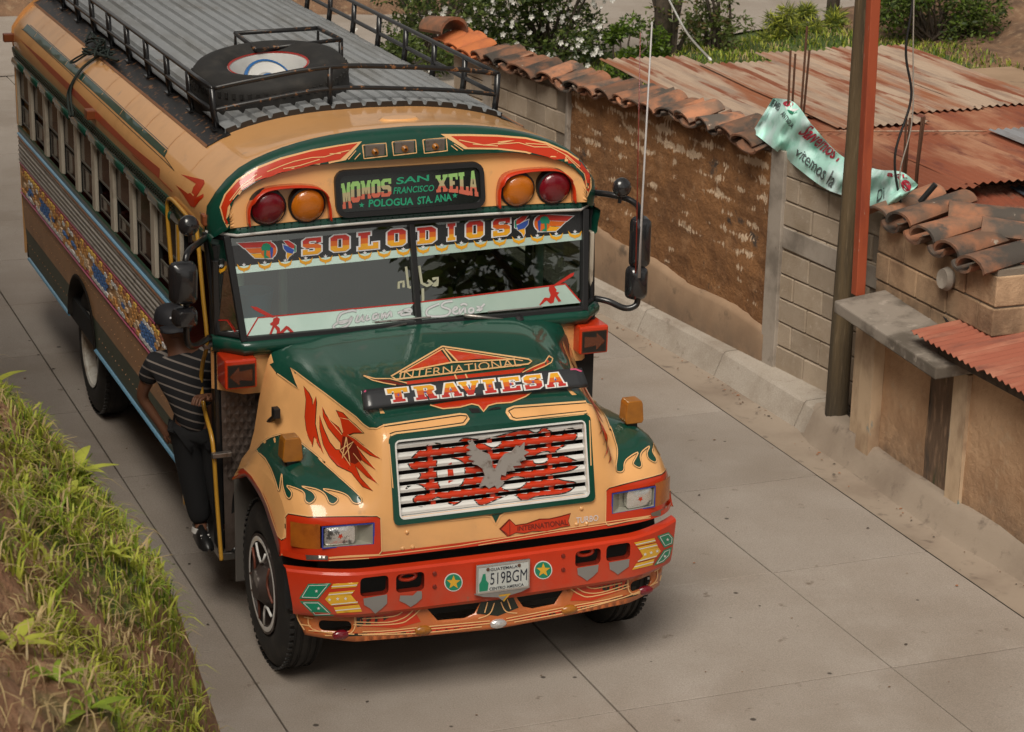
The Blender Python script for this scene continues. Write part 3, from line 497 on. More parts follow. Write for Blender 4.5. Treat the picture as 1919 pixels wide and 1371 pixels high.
TILE = mat('clay_tile', (.37, .16, .085), .9, var=((.20, .115, .075), 5, .36, .62), var2=((.085, .07, .058), 2.7, .47, .62), dirt=((.50, .42, .34), 11, .66, .74), bump=(40, .5, .006), rnd=.42)
TILEN = mat('new_clay_tile', (.55, .17, .055), .8, var=((.40, .12, .05), 6, .45, .7), bump=(40, .4, .005), rnd=.1)
WA = np.array((3.95, 6.78)); WD = np.array((.09899, -.99509)); WN = np.array((.99509, .09899))    # wall foot line, facing the road
def wp(y, off, z): t = (y-WA[1])/WD[1]; p = WA+WD*t+WN*off; return (p[0], p[1], z)
TOPZ = lambda y: np.interp(y, [3, 4.75, 6.0, 8.15, 10.7], [1.93, 1.93, 1.97, 1.86, 1.80])
def blockwall(y0, y1, z0, z1, label, joints=True, zoff=0):
    root = empty('block_wall', wp((y0+y1)/2, .1, .18), label, 'wall'); m = MB()
    m.prism([(y0, z0), (y1, z0), (y1, z1 if not callable(z1) else z1(y1)), (y0, z1 if not callable(z1) else z1(y0))], lambda p, d: wp(p[0], .016+d, p[1]), .16); m.build('wall_core', MORT, root)
    L, H = .40, .20; base = MB(); base.box(-L/2+.006, L/2-.006, 0, .15, .006, H-.006); me = base.mesh('block', BLOCK)
    half = MB(); half.box(-L/4+.006, L/4-.006, 0, .15, .006, H-.006); meh = half.mesh('block', BLOCK)
    for me_ in (me, meh):
        b = bmesh.new(); b.from_mesh(me_); bmesh.ops.recalc_face_normals(b, faces=b.faces); bmesh.ops.bevel(b, geom=b.edges[:], offset=.007, segments=1, affect='EDGES'); b.to_mesh(me_); b.free()
    r = 0; z = z0
    while True:
        zt = z+H
        n = 0; y = y1-(L/4 if r % 2 else L/2)
        while y > y0+.05:
            hf = (r % 2 and n == 0); w = L/2 if hf else L; tz = z1 if not callable(z1) else z1(y)
            if zt < tz+.07 and y-w/2 > y0-.04:
                p = wp(y, random.uniform(-.005, .004), z); inst('block', meh if hf else me, root, p, (random.uniform(-.006, .006), random.uniform(-.004, .004), math.atan2(-1, .0995)+random.uniform(-.006, .006)), (1, 1, min(1., (tz-z)/H*.98)))
            y -= w if not (r % 2 and n == 0) else (L/4+L/2); n += 1
        r += 1; z = zt
        if z > 2.3: break
    return root
def rot_to_wall(): return math.atan2(-1, .0995)
bw1 = blockwall(8.17, 10.62, .2, TOPZ, 'grey cement block wall with tiled top, farthest along the road')
c = MB(); c.prism([(9.75, .15), (9.93, .15), (9.93, 1.80), (9.75, 1.80)], lambda p, d: wp(p[0], -.012+d, p[1]), .15); c.build('pillar', CAST, bw1, bevel=.006)
c = MB(); c.prism([(8.17, 1.18), (9.75, 1.13), (9.75, 1.20), (8.17, 1.25)], lambda p, d: wp(p[0], -.014+d, p[1]), .1); c.build('beam', CAST, bw1, bevel=.006)
c = MB(); c.prism([(8.16, .2), (8.30, .2), (8.28, .9), (8.22, 1.15), (8.20, 1.84), (8.16, 1.84)], lambda p, d: wp(p[0], -.018+d, p[1]), .1); c.build('render_edge', CAST, bw1, bevel=.006)
# adobe stretch
ad = empty('adobe_wall', wp(6.45, .1, .2), 'brown mud adobe wall with pale lime patches and a tiled top', 'wall')
m = MB(); P = []
YS = np.arange(4.78, 8.165, .045); ZS = np.linspace(.2, 1, 46)
for zz in ZS:
    row = []
    for y in YS:
        z = .2+(TOPZ(y)-.2)*(zz-.2)/.8; n = NZ.fractal(Vector((y*2.1, z*2.6, 0)), 1, 2, 5); n2 = NZ.noise(Vector((y*9, z*12, 4))); crk = abs(((z*100) % 24)-12)/12; row.append(wp(y, .01-.022*n-.011*n2-.018*(z < .4)+(.012 if crk > .9 else 0), z))
    P.append(row)
m.grid(P); P = np.array(P); m.grid([P[-1], [(p[0]+.2, p[1]+.02, p[2]) for p in P[-1]]]); bvh('adobe', m)
m.build('wall_face', ADOBE, ad, smooth=True)
m = MB(); pz = lambda y: np.interp(y, [4.75, 6.7, 8.2], [.50, .60, .72])+.015*math.sin(y*5)
m.grid([[wp(y, -.026, .14), wp(y, -.034, .3), wp(y, -.030, pz(y)-.04), wp(y, -.018, pz(y)), wp(y, .035, pz(y)+.02)] for y in np.arange(4.74, 8.2, .1)]); m.build('plinth', PLINTH, ad, smooth=True)
def lime_rows(m_):
    """chipped lime wash left along the adobe courses: ragged rows, colour only"""
    nt = m_.node_tree; N = nt.nodes; L = nt.links; b = N['Principled BSDF']; src = b.inputs['Base Color'].links[0].from_socket
    def mth(op, a, c=None):
        x = N.new('ShaderNodeMath'); x.operation = op
        for k, q in enumerate((a, c)):
            if q is None: continue
            if isinstance(q, (int, float)): x.inputs[k].default_value = q
            else: L.new(q, x.inputs[k])
        return x.outputs[0]
    def nz(sc, st, det=4):
        mp = N.new('ShaderNodeMapping'); mp.inputs['Scale'].default_value = st; g = N.new('ShaderNodeNewGeometry'); L.new(g.outputs['Position'], mp.inputs[0]); n = N.new('ShaderNodeTexNoise'); n.inputs['Scale'].default_value = sc; n.inputs['Detail'].default_value = det; L.new(mp.outputs[0], n.inputs[0]); return n.outputs['Fac']
    g = N.new('ShaderNodeNewGeometry'); sp = N.new('ShaderNodeSeparateXYZ'); L.new(g.outputs['Position'], sp.inputs[0]); z = sp.outputs['Z']
    zz = mth('ADD', z, mth('MULTIPLY', nz(1.3, (1, 1, 1)), .10)); fr = mth('FRACT', mth('DIVIDE', zz, .128)); row = mth('SUBTRACT', .34, mth('ABSOLUTE', mth('SUBTRACT', fr, .5)))
    hi = N.new('ShaderNodeMapRange'); hi.inputs[1].default_value = .7; hi.inputs[2].default_value = 1.75; hi.inputs[3].default_value = -.22; hi.inputs[4].default_value = .02; L.new(z, hi.inputs[0])
    yr = N.new('ShaderNodeMapRange'); yr.inputs[1].default_value = 4.8; yr.inputs[2].default_value = 8; yr.inputs[3].default_value = .03; yr.inputs[4].default_value = -.05; L.new(sp.outputs['Y'], yr.inputs[0])
    s = mth('ADD', mth('ADD', mth('MULTIPLY', row, .62), mth('MULTIPLY', mth('SUBTRACT', nz(2.4, (1, 1.5, 2.2), 2), .5), 1.35)), mth('ADD', mth('ADD', hi.outputs[0], yr.outputs[0]), mth('MULTIPLY', mth('SUBTRACT', nz(34, (1, 1.2, .28), 3), .5), .75)))
    r = N.new('ShaderNodeMapRange'); r.inputs[1].default_value = .16; r.inputs[2].default_value = .235; L.new(s, r.inputs[0])
    mx = N.new('ShaderNodeMixRGB'); mx.inputs[2].default_value = (.60, .44, .30, 1); L.new(r.outputs[0], mx.inputs[0]); L.new(src, mx.inputs[1]); L.new(mx.outputs[0], b.inputs['Base Color'])
lime_rows(ADOBE)
# second block stretch with cast columns, next to the pole
bw2 = blockwall(3.05, 4.60, .2, 1.95, 'block wall between adobe wall and utility pole, with cast concrete column')
for ya, yb, za, zb in ((4.58, 4.77, .12, 2.0),): c = MB(); c.prism([(ya, za), (yb, za), (yb, zb), (ya, zb)], lambda p, d: wp(p[0], -.03+d, p[1]), .2); c.build('pillar', CAST, bw2, bevel=.006)
c = MB(); c.prism([(3.05, 1.20), (4.58, 1.22), (4.58, 1.39), (3.05, 1.37)], lambda p, d: wp(p[0], -.008+d, p[1]), .1); c.build('beam', CAST, bw2, bevel=.006)
REB = mat('rebar', (.10, .045, .025), .85, .4)
for yy, lst in ((4.62, [(-.02, 2.80), (.05, 2.76), (.10, 2.98), (.16, 2.78)]), (3.12, [(.0, 2.56), (.06, 2.54), (.12, 2.55), (.17, 2.54)])):
    for i, (dx, zt) in enumerate(lst): c = MB(); p0 = wp(yy+.05*(i % 2), dx+.02, 1.8); c.tube([p0, (p0[0]+.005, p0[1], 2.2), (p0[0]+.01*(i-1.5), p0[1]-.02, zt)], .009, 6); c.build('rebar', REB, bw2, smooth=True)
# tiles over the walls
def barrel(L, r0, r1, up=1, n=7, th=.012, fl=.62):
    m = MB(); P = []
    for k in np.linspace(0, 1, 4):
        r = r0+(r1-r0)*k; P.append([(L*k, r*math.cos(a), up*r*math.sin(a)*fl) for a in np.linspace(0, math.pi, n)])
    Q = [[(p[0], p[1]*(1-th/r0), p[2]-up*th) for p in row] for row in P]; m.grid(P); m.grid(Q)
    for E_ in (0, -1): m.grid([P[E_], Q[E_]])
    m.grid([[r[0] for r in P], [r[0] for r in Q]]); m.grid([[r[-1] for r in P], [r[-1] for r in Q]]); return m
tu = [barrel(.36, .150, .125, 1, 9, .014, .42).mesh('roof_tile', t) for t in (TILE, TILEN)]; td = [barrel(.36, .125, .145, -1, 9, .014, .42).mesh('roof_tile', t) for t in (TILE, TILEN)]
for me in tu+td:
    b = bmesh.new(); b.from_mesh(me); bmesh.ops.recalc_face_normals(b, faces=b.faces); b.to_mesh(me); b.free(); me.polygons.foreach_set('use_smooth', [True]*len(me.polygons))
y = 10.72; i = 0
while y > 4.86:
    par = bw1 if y > 8.17 else ad; new = 1 if y > 10.0 else 0; z = TOPZ(y); yaw = math.atan2(WN[1], WN[0])+random.uniform(-.20, .20); tilt = -.20+random.uniform(-.12, .08)
    p = wp(y, -.12+random.uniform(-.05, .03), z+(.045 if i % 2 else .035)+random.uniform(-.012, .012)); inst('roof_tile', (td if i % 2 else tu)[new], par, p, (random.uniform(-.08, .08), tilt, yaw), (1, 1, 1)); y -= .142+random.uniform(-.012, .012); i += 1
p = wp(10.6, .0, 2.0); inst('roof_tile', tu[0], bw1, p, (0, .05, 1.9), (1.1, 1.2, 2.2))
# rubble lump at the far end of the wall
m = MB(); P = []
for a in np.linspace(0, math.pi, 10): P.append([(4.0+.4*math.cos(a)*r+.15, 11.25+.45*math.sin(q)*r*math.sin(a), -.05+1.25*math.sin(a)*r*abs(math.cos(q/2))**.5) for q in np.linspace(-1.6, 1.6, 9) for r in [1+.18*NZ.noise(Vector((a*2, q*2, 1)))]])
m.grid(P); o = m.build('rubble_heap', CAST, org=(4.1, 11.2, 0), smooth=True); tag(o, 'dark rubble lump at the far end of the block wall', 'rubble')
# ------------------------------------------------------------------ corrugated roofs
RUSTR = mat('rusty_red_sheet', (.25, .075, .036), .8, .05, var=((.38, .19, .11), 2.2, .48, .66), var2=((.15, .045, .03), 6, .5, .7), dirt=((.38, .27, .20), 5, .66, .78), stretch=(1, .25, 1), bump=(30, .3, .004), rnd=.14)
RUSTP = mat('pale_rusted_sheet', (.46, .34, .25), .75, .08, var=((.30, .11, .05), 2.6, .46, .60), var2=((.30, .22, .17), 9, .45, .7), dirt=((.24, .075, .035), 5.5, .54, .62), stretch=(1, .10, 1), bump=(30, .3, .004), rnd=.10)
RUSTX = mat('streaked_rust_sheet', (.26, .07, .035), .75, .15, var=((.42, .28, .19), 3.5, .50, .66), var2=((.16, .05, .03), 7, .5, .7), stretch=(.25, 1, 1), bump=(30, .3, .004), rnd=.1)
ZINC = mat('bare_zinc_sheet', (.46, .46, .48), .45, .6, var=((.33, .30, .29), 12, .4, .7), stretch=(1, .2, 1)); BLUESH = mat('dark_blue_sheet', (.045, .055, .07), .55, .3, var=((.10, .18, .20), 6, .55, .7))
def sheet(w, L, pitch=.076, amp=.010, nl=2, wob=.0):
    n = int(w/pitch*8); m = MB(); m.grid([[(x, y, amp*math.sin(x/pitch*2*math.pi)+wob*math.sin(y*3+x*2)) for x in np.linspace(0, w, n)] for y in np.linspace(0, L, nl)]); return m
def place(name, me, parent, p, ux, uy):
    ux = np.array(ux, float); ux /= np.linalg.norm(ux); uz = np.cross(ux, uy); uz /= np.linalg.norm(uz); uy = np.cross(uz, ux); o = bpy.data.objects.new(name, me); COL.objects.link(o); og = np.array(ORG[parent.name]); p = np.array(p)-og
    o.matrix_local = Matrix(((ux[0], uy[0], uz[0], p[0]), (ux[1], uy[1], uz[1], p[1]), (ux[2], uy[2], uz[2], p[2]), (0, 0, 0, 1))); o.parent = parent; q = o.modifiers.new('s', 'SOLIDIFY'); q.thickness = .0015; return o
sh = empty('shed', (6, 6, 0), 'long low shed roofed with rusty corrugated sheets behind the wall', 'shed')
c = MB(); c.box(4.75, 8.6, 3.75, 8.2, -.05, 1.82); c.build('shed_wall', PLINTH, sh)
meR = sheet(.88, 2.75, nl=6, wob=.006).mesh('roof_sheet', RUSTR); meP = sheet(.88, 2.75, nl=6, wob=.006).mesh('roof_sheet', RUSTP)
for k in range(5):
    x = 4.28+k*.80; ux = (1, -.015, 0)
    place('roof_sheet', meR if k not in (9,) else meP, sh, (x, 3.36+.03*k+(.06 if k % 2 else 0), 1.925+.003*(k % 2)), ux, (.0, 1, .012))
    if k < 4: place('roof_sheet', meP, sh, (x-.03, 5.85-.04*k+(.1 if k % 2 else 0)-(.55 if k == 1 else 0), 1.975+.003*(k % 2)), ux, (.02, 1, .016))
place('roof_sheet', sheet(.5, .62).mesh('roof_sheet', ZINC), sh, (6.25, 4.35, 1.965), (1, -.02, 0), (0, 1, .012))
c = MB(); c.tube([(4.5, 5.35, 1.985), (6.2, 4.9, 1.98)], .008, 5); c.build('ridge_trim', RUSTP, sh)
sh2 = empty('lean_to', (5.4, 2.8, 0), 'small lean-to roof of streaked rust sheets behind the tiled pier', 'lean-to')
meX = sheet(.85, 2.3, nl=6, wob=.008).mesh('roof_sheet', RUSTX)
for k in range(3): place('roof_sheet', meX, sh2, (4.62+k*.79, 1.45, 1.52+.003*(k % 2)), (1, 0, 0), (0, 1, .13))
place('roof_sheet', sheet(.6, 1.2).mesh('roof_sheet', BLUESH), sh2, (5.62, 2.45, 1.71), (1, .0, 0), (0, 1, .10))
c = MB(); c.box(4.7, 6.8, 1.6, 3.6, -.05, 1.50); c.build('shed_wall', PLINTH, sh2)
# ------------------------------------------------------------------ stucco house by the road
STUC = mat('ochre_stucco', (.58, .37, .22), .9, var=((.42, .25, .14), 1.6, .4, .66), var2=((.52, .36, .23), 9, .55, .75), dirt=((.14, .085, .05), 6, .70, .76), bump=(16, .9, .02), low=((.12, .085, .06), .15, .55, .9))
STAIN = mat('stained_plaster', (.15, .095, .06), .95, var=((.30, .19, .12), 9, .5, .66), var2=((.06, .05, .04), 5, .5, .7), dirt=((.06, .07, .02), 4, .55, .72), stretch=(1, 2.2, .5), bump=(20, .8, .015))
PIL = mat('peeling_pilaster', (.56, .41, .27), .85, var=((.33, .22, .14), 4, .42, .7), var2=((.20, .28, .28), 4.5, .60, .66), bump=(22, .5, .008), stretch=(1, 1, .5)); LEDG = mat('dirty_ledge', (.27, .23, .19), .9, var=((.11, .09, .07), 2.6, .42, .62), var2=((.36, .31, .26), 10, .55, .75), bump=(26, .6, .008))
ho = empty('stucco_house', (4.2, .5, 0), 'ochre stucco house front with peeling pilasters and stained panel', 'house')
def face(y0, y1, z0, z1, x, m_, name, amp=.008, th=.12):
    m = MB(); ny = max(3, int((y1-y0)/.07)); nz = max(3, int((z1-z0)/.07)); m.grid([[(x-amp*NZ.fractal(Vector((y*3, z*3, x)), 1, 2, 4), y, z) for y in np.linspace(y0, y1, ny)] for z in np.linspace(z0, z1, nz)])
    m.grid([[(x, y, z1), (x+th, y, z1)] for y in (y0, y1)]); m.grid([[(x, y1, z), (x+th, y1, z)] for z in (z0, z1)]); m.grid([[(x, y0, z), (x+th, y0, z)] for z in (z0, z1)]); return m.build(name, m_, ho, smooth=.9)
face(-9, 1.42, .1, 1.36, 3.955, STUC, 'wall'); face(1.98, 2.62, .1, 1.22, 3.99, STUC, 'recessed_wall'); face(1.60, 1.98, .1, 1.20, 3.985, STAIN, 'stained_panel', .012)
face(1.42, 1.60, .1, 1.14, 3.925, PIL, 'pilaster', .004, .1); face(2.62, 2.80, .1, 1.2, 3.90, PIL, 'pilaster', .004, .2); face(2.80, 2.99, .1, 1.18, 3.955, PIL, 'pilaster', .004, .2)
c = MB(); P = [(3.66, 1.42, 1.135), (3.66, 2.83, 1.215), (4.12, 2.86, 1.255), (4.12, 1.40, 1.165)]
c.prism(P, lambda p, d: (p[0], p[1], p[2]+d), .09); c.v = c.v; c.build('ledge', LEDG, ho, bevel=.012)
# upper pier with big tiles
pr = empty('tiled_pier', (4.2, 2.2, 1.2), 'stub of block wall under large clay tiles above the ledge', 'wall'); c = MB(); c.box(4.10, 4.34, 1.44, 2.98, 1.1, 1.86); c.build('wall_core', MORT, pr)
PB = mat('tan_block', (.50, .33, .20), .9, var=((.25, .155, .09), 3.3, .42, .68), var2=((.10, .075, .055), 2.1, .58, .74), bump=(40, .7, .01), rnd=.12, low=((.05, .04, .03), 1.15, 1.62, 1.0))
for r, (z, h) in enumerate(((1.19, .20), (1.395, .20), (1.60, .22))):
    e = [1.42, 1.80, 2.22, 2.62, 2.99] if r % 2 == 0 else [1.42, 1.62, 2.02, 2.42, 2.80, 2.99]
    for a, b in zip(e, e[1:]): c = MB(); x = 4.085+random.uniform(-.006, .006); c.box(x, 4.35, a+.006, b-.006, z+.005, z+h-.005); c.build('block', PB, pr, bevel=.008)
m = MB(); m.lathe([(0, .075), (.02, .085), (.06, .07), (.055, .0)], (4.07, 1.98, 1.66), (-1, 0, .1), 14); o = m.build('plaster_boss', CAST, pr, smooth=.7)
BT = barrel(.60, .125, .10, 1, 9, .016).mesh('roof_tile', TILE); BD = barrel(.62, .10, .12, -1, 9, .016).mesh('roof_tile', TILE)
for me in (BT, BD):
    b = bmesh.new(); b.from_mesh(me); bmesh.ops.recalc_face_normals(b, faces=b.faces); b.to_mesh(me); b.free(); me.polygons.foreach_set('use_smooth', [True]*len(me.polygons))
for (x, y, z, up, ya, ti, s) in ((3.98, 2.86, 1.90, 1, .22, -.20, 1), (4.0, 2.70, 1.875, -1, .2, -.16, 1), (3.97, 2.54, 1.93, 1, .2, -.16, 1.1), (3.98, 2.36, 1.88, -1, .15, -.12, 1), (3.96, 2.20, 1.91, 1, .17, -.12, 1.1), (3.97, 2.02, 1.87, -1, .15, -.12, 1), (3.95, 1.86, 1.89, 1, .16, -.12, 1.1), (3.96, 1.68, 1.85, -1, .2, -.1, 1), (3.94, 1.54, 1.86, 1, .2, -.10, 1.15), (4.30, 2.42, 2.01, 1, -.55, .02, 1.05), (4.32, 2.02, 1.99, 1, -.58, .06, 1.1)):
    inst('roof_tile', BT if up > 0 else BD, pr, (x, y, z), (random.uniform(-.1, .1), ti, ya), (s, s, s))
# porch roof over the stucco house
po = empty('porch_roof', (4.4, 0, 1.3), 'faded red corrugated porch roof low over the stucco wall at right', 'roof'); FADE = mat('faded_red_sheet', (.30, .088, .05), .75, .05, var=((.44, .20, .125), 3, .48, .70), var2=((.17, .06, .04), 7, .5, .7), stretch=(.2, 1, 1), bump=(30, .3, .003), rnd=.08)
meF = sheet(.92, 1.5, nl=5, wob=.004, amp=.011).mesh('roof_sheet', FADE)
for k in range(5): place('roof_sheet', meF, po, (3.72+.0*k, 1.87-k*.84, 1.345-.004*k+.003*(k % 2)), (-.03, -1, -.008), (1, -.03, .12))
c = MB(); c.box(3.80, 3.86, -2.4, 1.62, 1.24, 1.30); c.build('rafter', TWIG, po)
m = MB()
for k in range(9): a = random.uniform(0, 3); m.add([(4.35+random.uniform(0, .35), 1.35+random.uniform(-.3, .3), 1.44+random.uniform(0, .1)) for _ in range(4)], [(0, 1, 2, 3)])
m.tube(cr_([(4.2, 1.6, 1.5), (4.5, 1.3, 1.55), (4.9, 1.2, 1.45)], 5), .02, 6); o = m.build('scrap_pile', [mat('scrap_plastic', (.28, .24, .23), .4, var=((.10, .08, .08), 6, .5, .7))], org=(4.4, 1.35, 1.44)); tag(o, 'crumpled grey scrap with a hose beside the tiled pier', 'scrap')
m = MB(); m.tube(cr_([(4.38, 1.5, 1.66), (4.55, 1.25, 1.56), (4.8, 1.0, 1.55), (5.2, .8, 1.6)], 6), .014, 6); o = m.build('hose', mat('grey_hose', (.06, .065, .07), .5), org=(4.5, 1.2, 1.5), smooth=True); tag(o, 'dark hose curling over the porch roof at the right edge', 'hose')
# utility pole, red post, wires
WOOD = mat('pole_wood', (.125, .085, .042), .85, var=((.06, .045, .025), 3, .4, .66), var2=((.19, .135, .075), 12, .5, .75), stretch=(4, 4, .35), bump=(14, .8, .012), low=((.035, .028, .02), .1, 1.0, .95)); REDP = mat('red_post_paint', (.36, .075, .03), .55, var=((.25, .05, .025), 3, .45, .7), var2=((.42, .30, .24), 18, .66, .72), stretch=(2, 2, .5), bump=(20, .3, .003))
m = MB(); m.tube([(4.03, 3.33, .0), (4.035, 3.33, 1.2), (4.05, 3.33, 2.4), (4.03, 3.33, 7.5)], [.088, .083, .079, .07], 16); o = m.build('utility_pole', WOOD, org=(4.03, 3.33, 0), smooth=.8); tag(o, 'round brown wooden utility pole standing at the kerb', 'pole')
m = MB(); m.prism([(-.045, -.045), (.045, -.045), (.045, .045), (-.045, .045)], lambda p, d: (3.915+p[0]*.85-.09*d, 2.93+p[1]*.85, 1.30+d*5), 1); o = m.build('red_post', REDP, org=(3.915, 2.93, 1.3), bevel=.006); tag(o, 'red painted square post beside the wooden pole, foot worn bare', 'post')
CAB = mat('cable', (.015, .015, .016), .5)
def cable(name, pts, r, label, m_=CAB): m = MB(); m.tube(cr_(pts, 8), r, 6); o = m.build(name, m_, org=tuple(pts[0]), smooth=True); tag(o, label, 'cable'); return o
cable('cable', [(4.14, 2.9, 5.0), (4.18, 2.9, 3.6), (4.15, 2.9, 3.1), (4.21, 2.88, 2.75), (4.10, 2.86, 2.35), (4.16, 2.84, 2.0), (4.20, 2.7, 1.72), (4.14, 2.3, 1.45), (4.07, 1.9, 1.33)], .009, 'black cable dangling beside the red post down to the pier')
cable('cable', [(4.12, 2.9, 4.5), (4.19, 2.88, 3.2), (4.22, 2.86, 2.6), (4.15, 2.86, 2.2), (4.2, 2.84, 1.9), (4.19, 2.82, 1.75)], .005, 'thin grey wire hanging closest to the banner end', GREYR)
cable('cable', [(11.0, 17.3, 3.6), (11.0, 15.2, 2.7), (11.3, 13.4, 2.2), (11.6, 11.6, 2.0)] if False else [tuple(pl(1240, -30, 1, 17.5)), tuple(pl(1262, 15, 1, 15.5)), tuple(pl(1290, 65, 1, 13)), tuple(pl(1332, 112, 1, 8.4))], .014, 'white cable running down behind the shed roof', WHT)
m = MB(); m.tube([(4.25, 2.72, 2.02), (4.33, 2.66, 2.16)], .022, 7); o = m.build('cable_stub', CAB, org=(4.25, 2.72, 2.02)); tag(o, 'short black pipe stub sticking up by the red post', 'stub')
# banner hung over the wall top
BAN = mat('banner_cloth', (.46, .80, .70), .6, var=((.62, .82, .80), 2.4, .42, .62), var2=((.25, .55, .45), 4, .5, .7))
top = [(1449, 183), (1489, 192), (1524, 236), (1578, 292), (1640, 316), (1690, 322), (1721, 346)]; bot = [(1410, 247), (1442, 272), (1480, 303), (1545, 352), (1600, 372), (1650, 392), (1700, 366)]
fold = [4.16, 4.10, 4.19, 4.12, 4.18, 4.12, 4.17]; rows_ = []; NU, NV = 60, 16
bt, bb = np.array(cr_(top, 10)), np.array(cr_(bot, 10))
for j in range(NV):
    t = j/(NV-1); r = []
    for i in range(len(bt)):
        uv = bt[i]*(1-t)+bb[i]*t; s = i/10; x = 4.13+.035*math.sin(s*2.9+t*2.2)+.024*math.sin(s*6.3-t*3.)+.014*math.sin(t*9+s*2)+.010*math.sin(s*13+t*7)+.007*math.sin(s*21-t*11)+.05*(1-t)**2; d = ray(*uv); q = (x-CP[0])/d[0]; r.append(CP+d*q)
    rows_.append(r)
m = MB(); m.grid(rows_); bvh('banner', m); ban = m.build('banner', BAN, org=(4.15, 4.0, 1.9), smooth=True, recalc=False); tag(ban, 'sagging mint green cloth banner with red and grey lettering tied along wall top', 'banner')
ORG[ban.name] = (4.15, 4.0, 1.9); BR = mat('banner_red', (.45, .02, .05), .6); BG = mat('banner_grey', (.09, .11, .11), .6); BGN = mat('banner_green', (.02, .20, .11), .6); BWH = mat('banner_white', (.8, .8, .8), .6)
text('lettering', ban, 'Salvemos l', mp_(B3, (470, 270), (690, 440), (640, 520), (385, 330)), 'banner', BR, .008, .02, .15, 2)
text('lettering', ban, 'vitemos la', mp_(B3, (395, 415), (640, 590), (600, 680), (370, 465)), 'banner', BG, .008, .008, .1, 2)
text('lettering', ban, 'ANTIGUA', mp_(B3, (300, 190), (365, 285), (345, 305), (278, 215)), 'banner', BG, .004)
text('lettering', ban, 'EMB', mp_(B3, (240, 120), (285, 150), (265, 195), (215, 160)), 'banner', BG, .004)
text('lettering', ban, 'e', mp_(B3, (1060, 610), (1110, 660), (1075, 715), (1015, 650)), 'banner', BR, .004, .03); text('lettering', ban, 'aqu', mp_(B3, (950, 580), (1080, 595), (1075, 625), (940, 610)), 'banner', BR, .004, .02); text('lettering', ban, 'Di', mp_(B3, (890, 690), (930, 665), (930, 740), (880, 765)), 'banner', BG, .004)
decal('round_emblem', ban, BWH, [circ(B3(350, 168), 13, 9)], 'banner', off=.003); decal('round_emblem', ban, BR, [circ(B3(325, 148), 9, 5)], 'banner', off=.005); decal('round_emblem', ban, BGN, [mp_(B3, (320, 185), (350, 195), (395, 170), (385, 200), (355, 214), (330, 205))], 'banner', off=.005)
# ================================================================== BUS
bus = empty('bus', (0, 4.2, 0), 'orange and green painted school-type bus with route sign, roof rack and open front door', 'bus')
HP = [(1.235, 2.42), (1.25, 2.50), (1.255, 2.57), (1.21, 2.66), (1.14, 2.75), (1.03, 2.84), (.88, 2.905), (.71, 2.955), (.52, 2.99), (.29, 3.012), (0, 3.02)]
def resample(p, n):
    p = np.array(p, float); L = np.concatenate([[0], np.cumsum(np.linalg.norm(np.diff(p, axis=0), axis=1))]); t = np.linspace(0, L[-1], n); return np.stack([pch(L, p[:, 0], t), pch(L, p[:, 1], t)], 1)
def fullarc(p, n=17): h = resample(p, n); return np.vstack([h*(-1, 1), (h[::-1])[1:]])
ARC = fullarc(HP)
def roof_z(x): h = resample(HP, 60)[::-1]; return 2.42+(np.interp(abs(x), h[:, 0], h[:, 1])-2.42)*.94
m = MB(); rows_ = []
for y in [1.735, 1.78, 1.9, 2.1, 2.4]+list(np.arange(3, 8.2, .6))+[8.2, 8.3]:
    s = 1-.06*np.clip((y-1.78)/.5, 0, 1); rows_.append([(x*(.985 if y > 8.25 else 1), y, 2.42+(z-2.42)*s*(.985 if y > 8.25 else 1)) for x, z in ARC])
m.grid(rows_); bvh('roof', m); RFM = m; roof = m.build('roof', OR, bus, smooth=True)
for y in np.arange(2.35, 8.2, .64):
    c = MB(); c.grid([[(x*1.002, y+d, 2.42+(z-2.42)*.94+.0012) for x, z in ARC] for d in (-.006, .006)]); c.build('roof_seam', OR, roof, smooth=True)
m = MB(); m.add([(x, 8.3, z) for x, z in ARC]+[(1.22, 8.28, .65), (-1.22, 8.28, .65)], [tuple(range(len(ARC)+2))]); m.build('rear_panel', OR, bus)
# front cap: rolled rim, painted band, recessed face
LOW = fullarc([(1.135, 2.505), (1.145, 2.545), (1.14, 2.60), (1.09, 2.69), (.98, 2.765), (.81, 2.815), (.63, 2.845), (.46, 2.85), (0, 2.85)])
mixa = lambda t: ARC*(1-t)+LOW*t
def bend(x): return max(0., abs(x)-1.10)*1.1
m = MB(); m.grid([[(x, yy+.3*max(0, abs(x)-1.14), z) for x, z in A] for A, yy in ((ARC, 1.735), (ARC*.999, 1.70), (mixa(.07), 1.665), (mixa(.16), 1.648), (mixa(.5), 1.625), (mixa(.96), 1.602), (LOW, 1.604), (LOW*(.995, 1)-(0, .004), 1.66))]); bvh('brow', m)
brow = m.build('front_cap', GR, bus, smooth=.7)
ZT = lambda x: 2.484-.026*(x/1.25)**2
facey = lambda x, z: 1.655-(2.85-z)*.2
m = MB(); rows_ = []
for t in np.linspace(0, 1, 14): rows_.append([(x, facey(x, zz), zz) for x, z in LOW for zz in [z*(1-t)+(ZT(x)+.042)*t]])
m.grid(rows_); bvh('face', m); fcp = m.build('face_panel', OR, bus, smooth=True)
m = MB(); XS = np.concatenate([np.linspace(-1.252, -1.10, 6), np.linspace(-1, 1, 15), np.linspace(1.10, 1.252, 6)])
fy = lambda x, b: b+bend(x)
m.grid([[(x, fy(x, b), ZT(x)+dz) for x in XS] for dz, b in ((.085, 1.70), (.046, 1.603), (.04, 1.594), (.0, 1.588))]); bvh('band', m); m.build('header_band', GR, bus, smooth=True)
m = MB(); m.grid([[(x, fy(x, b), ZT(x)+dz) for x in XS] for dz, b in ((.003, 1.582), (-.006, 1.577), (-.015, 1.586))]); m.build('header_trim', WHT, bus, smooth=True)
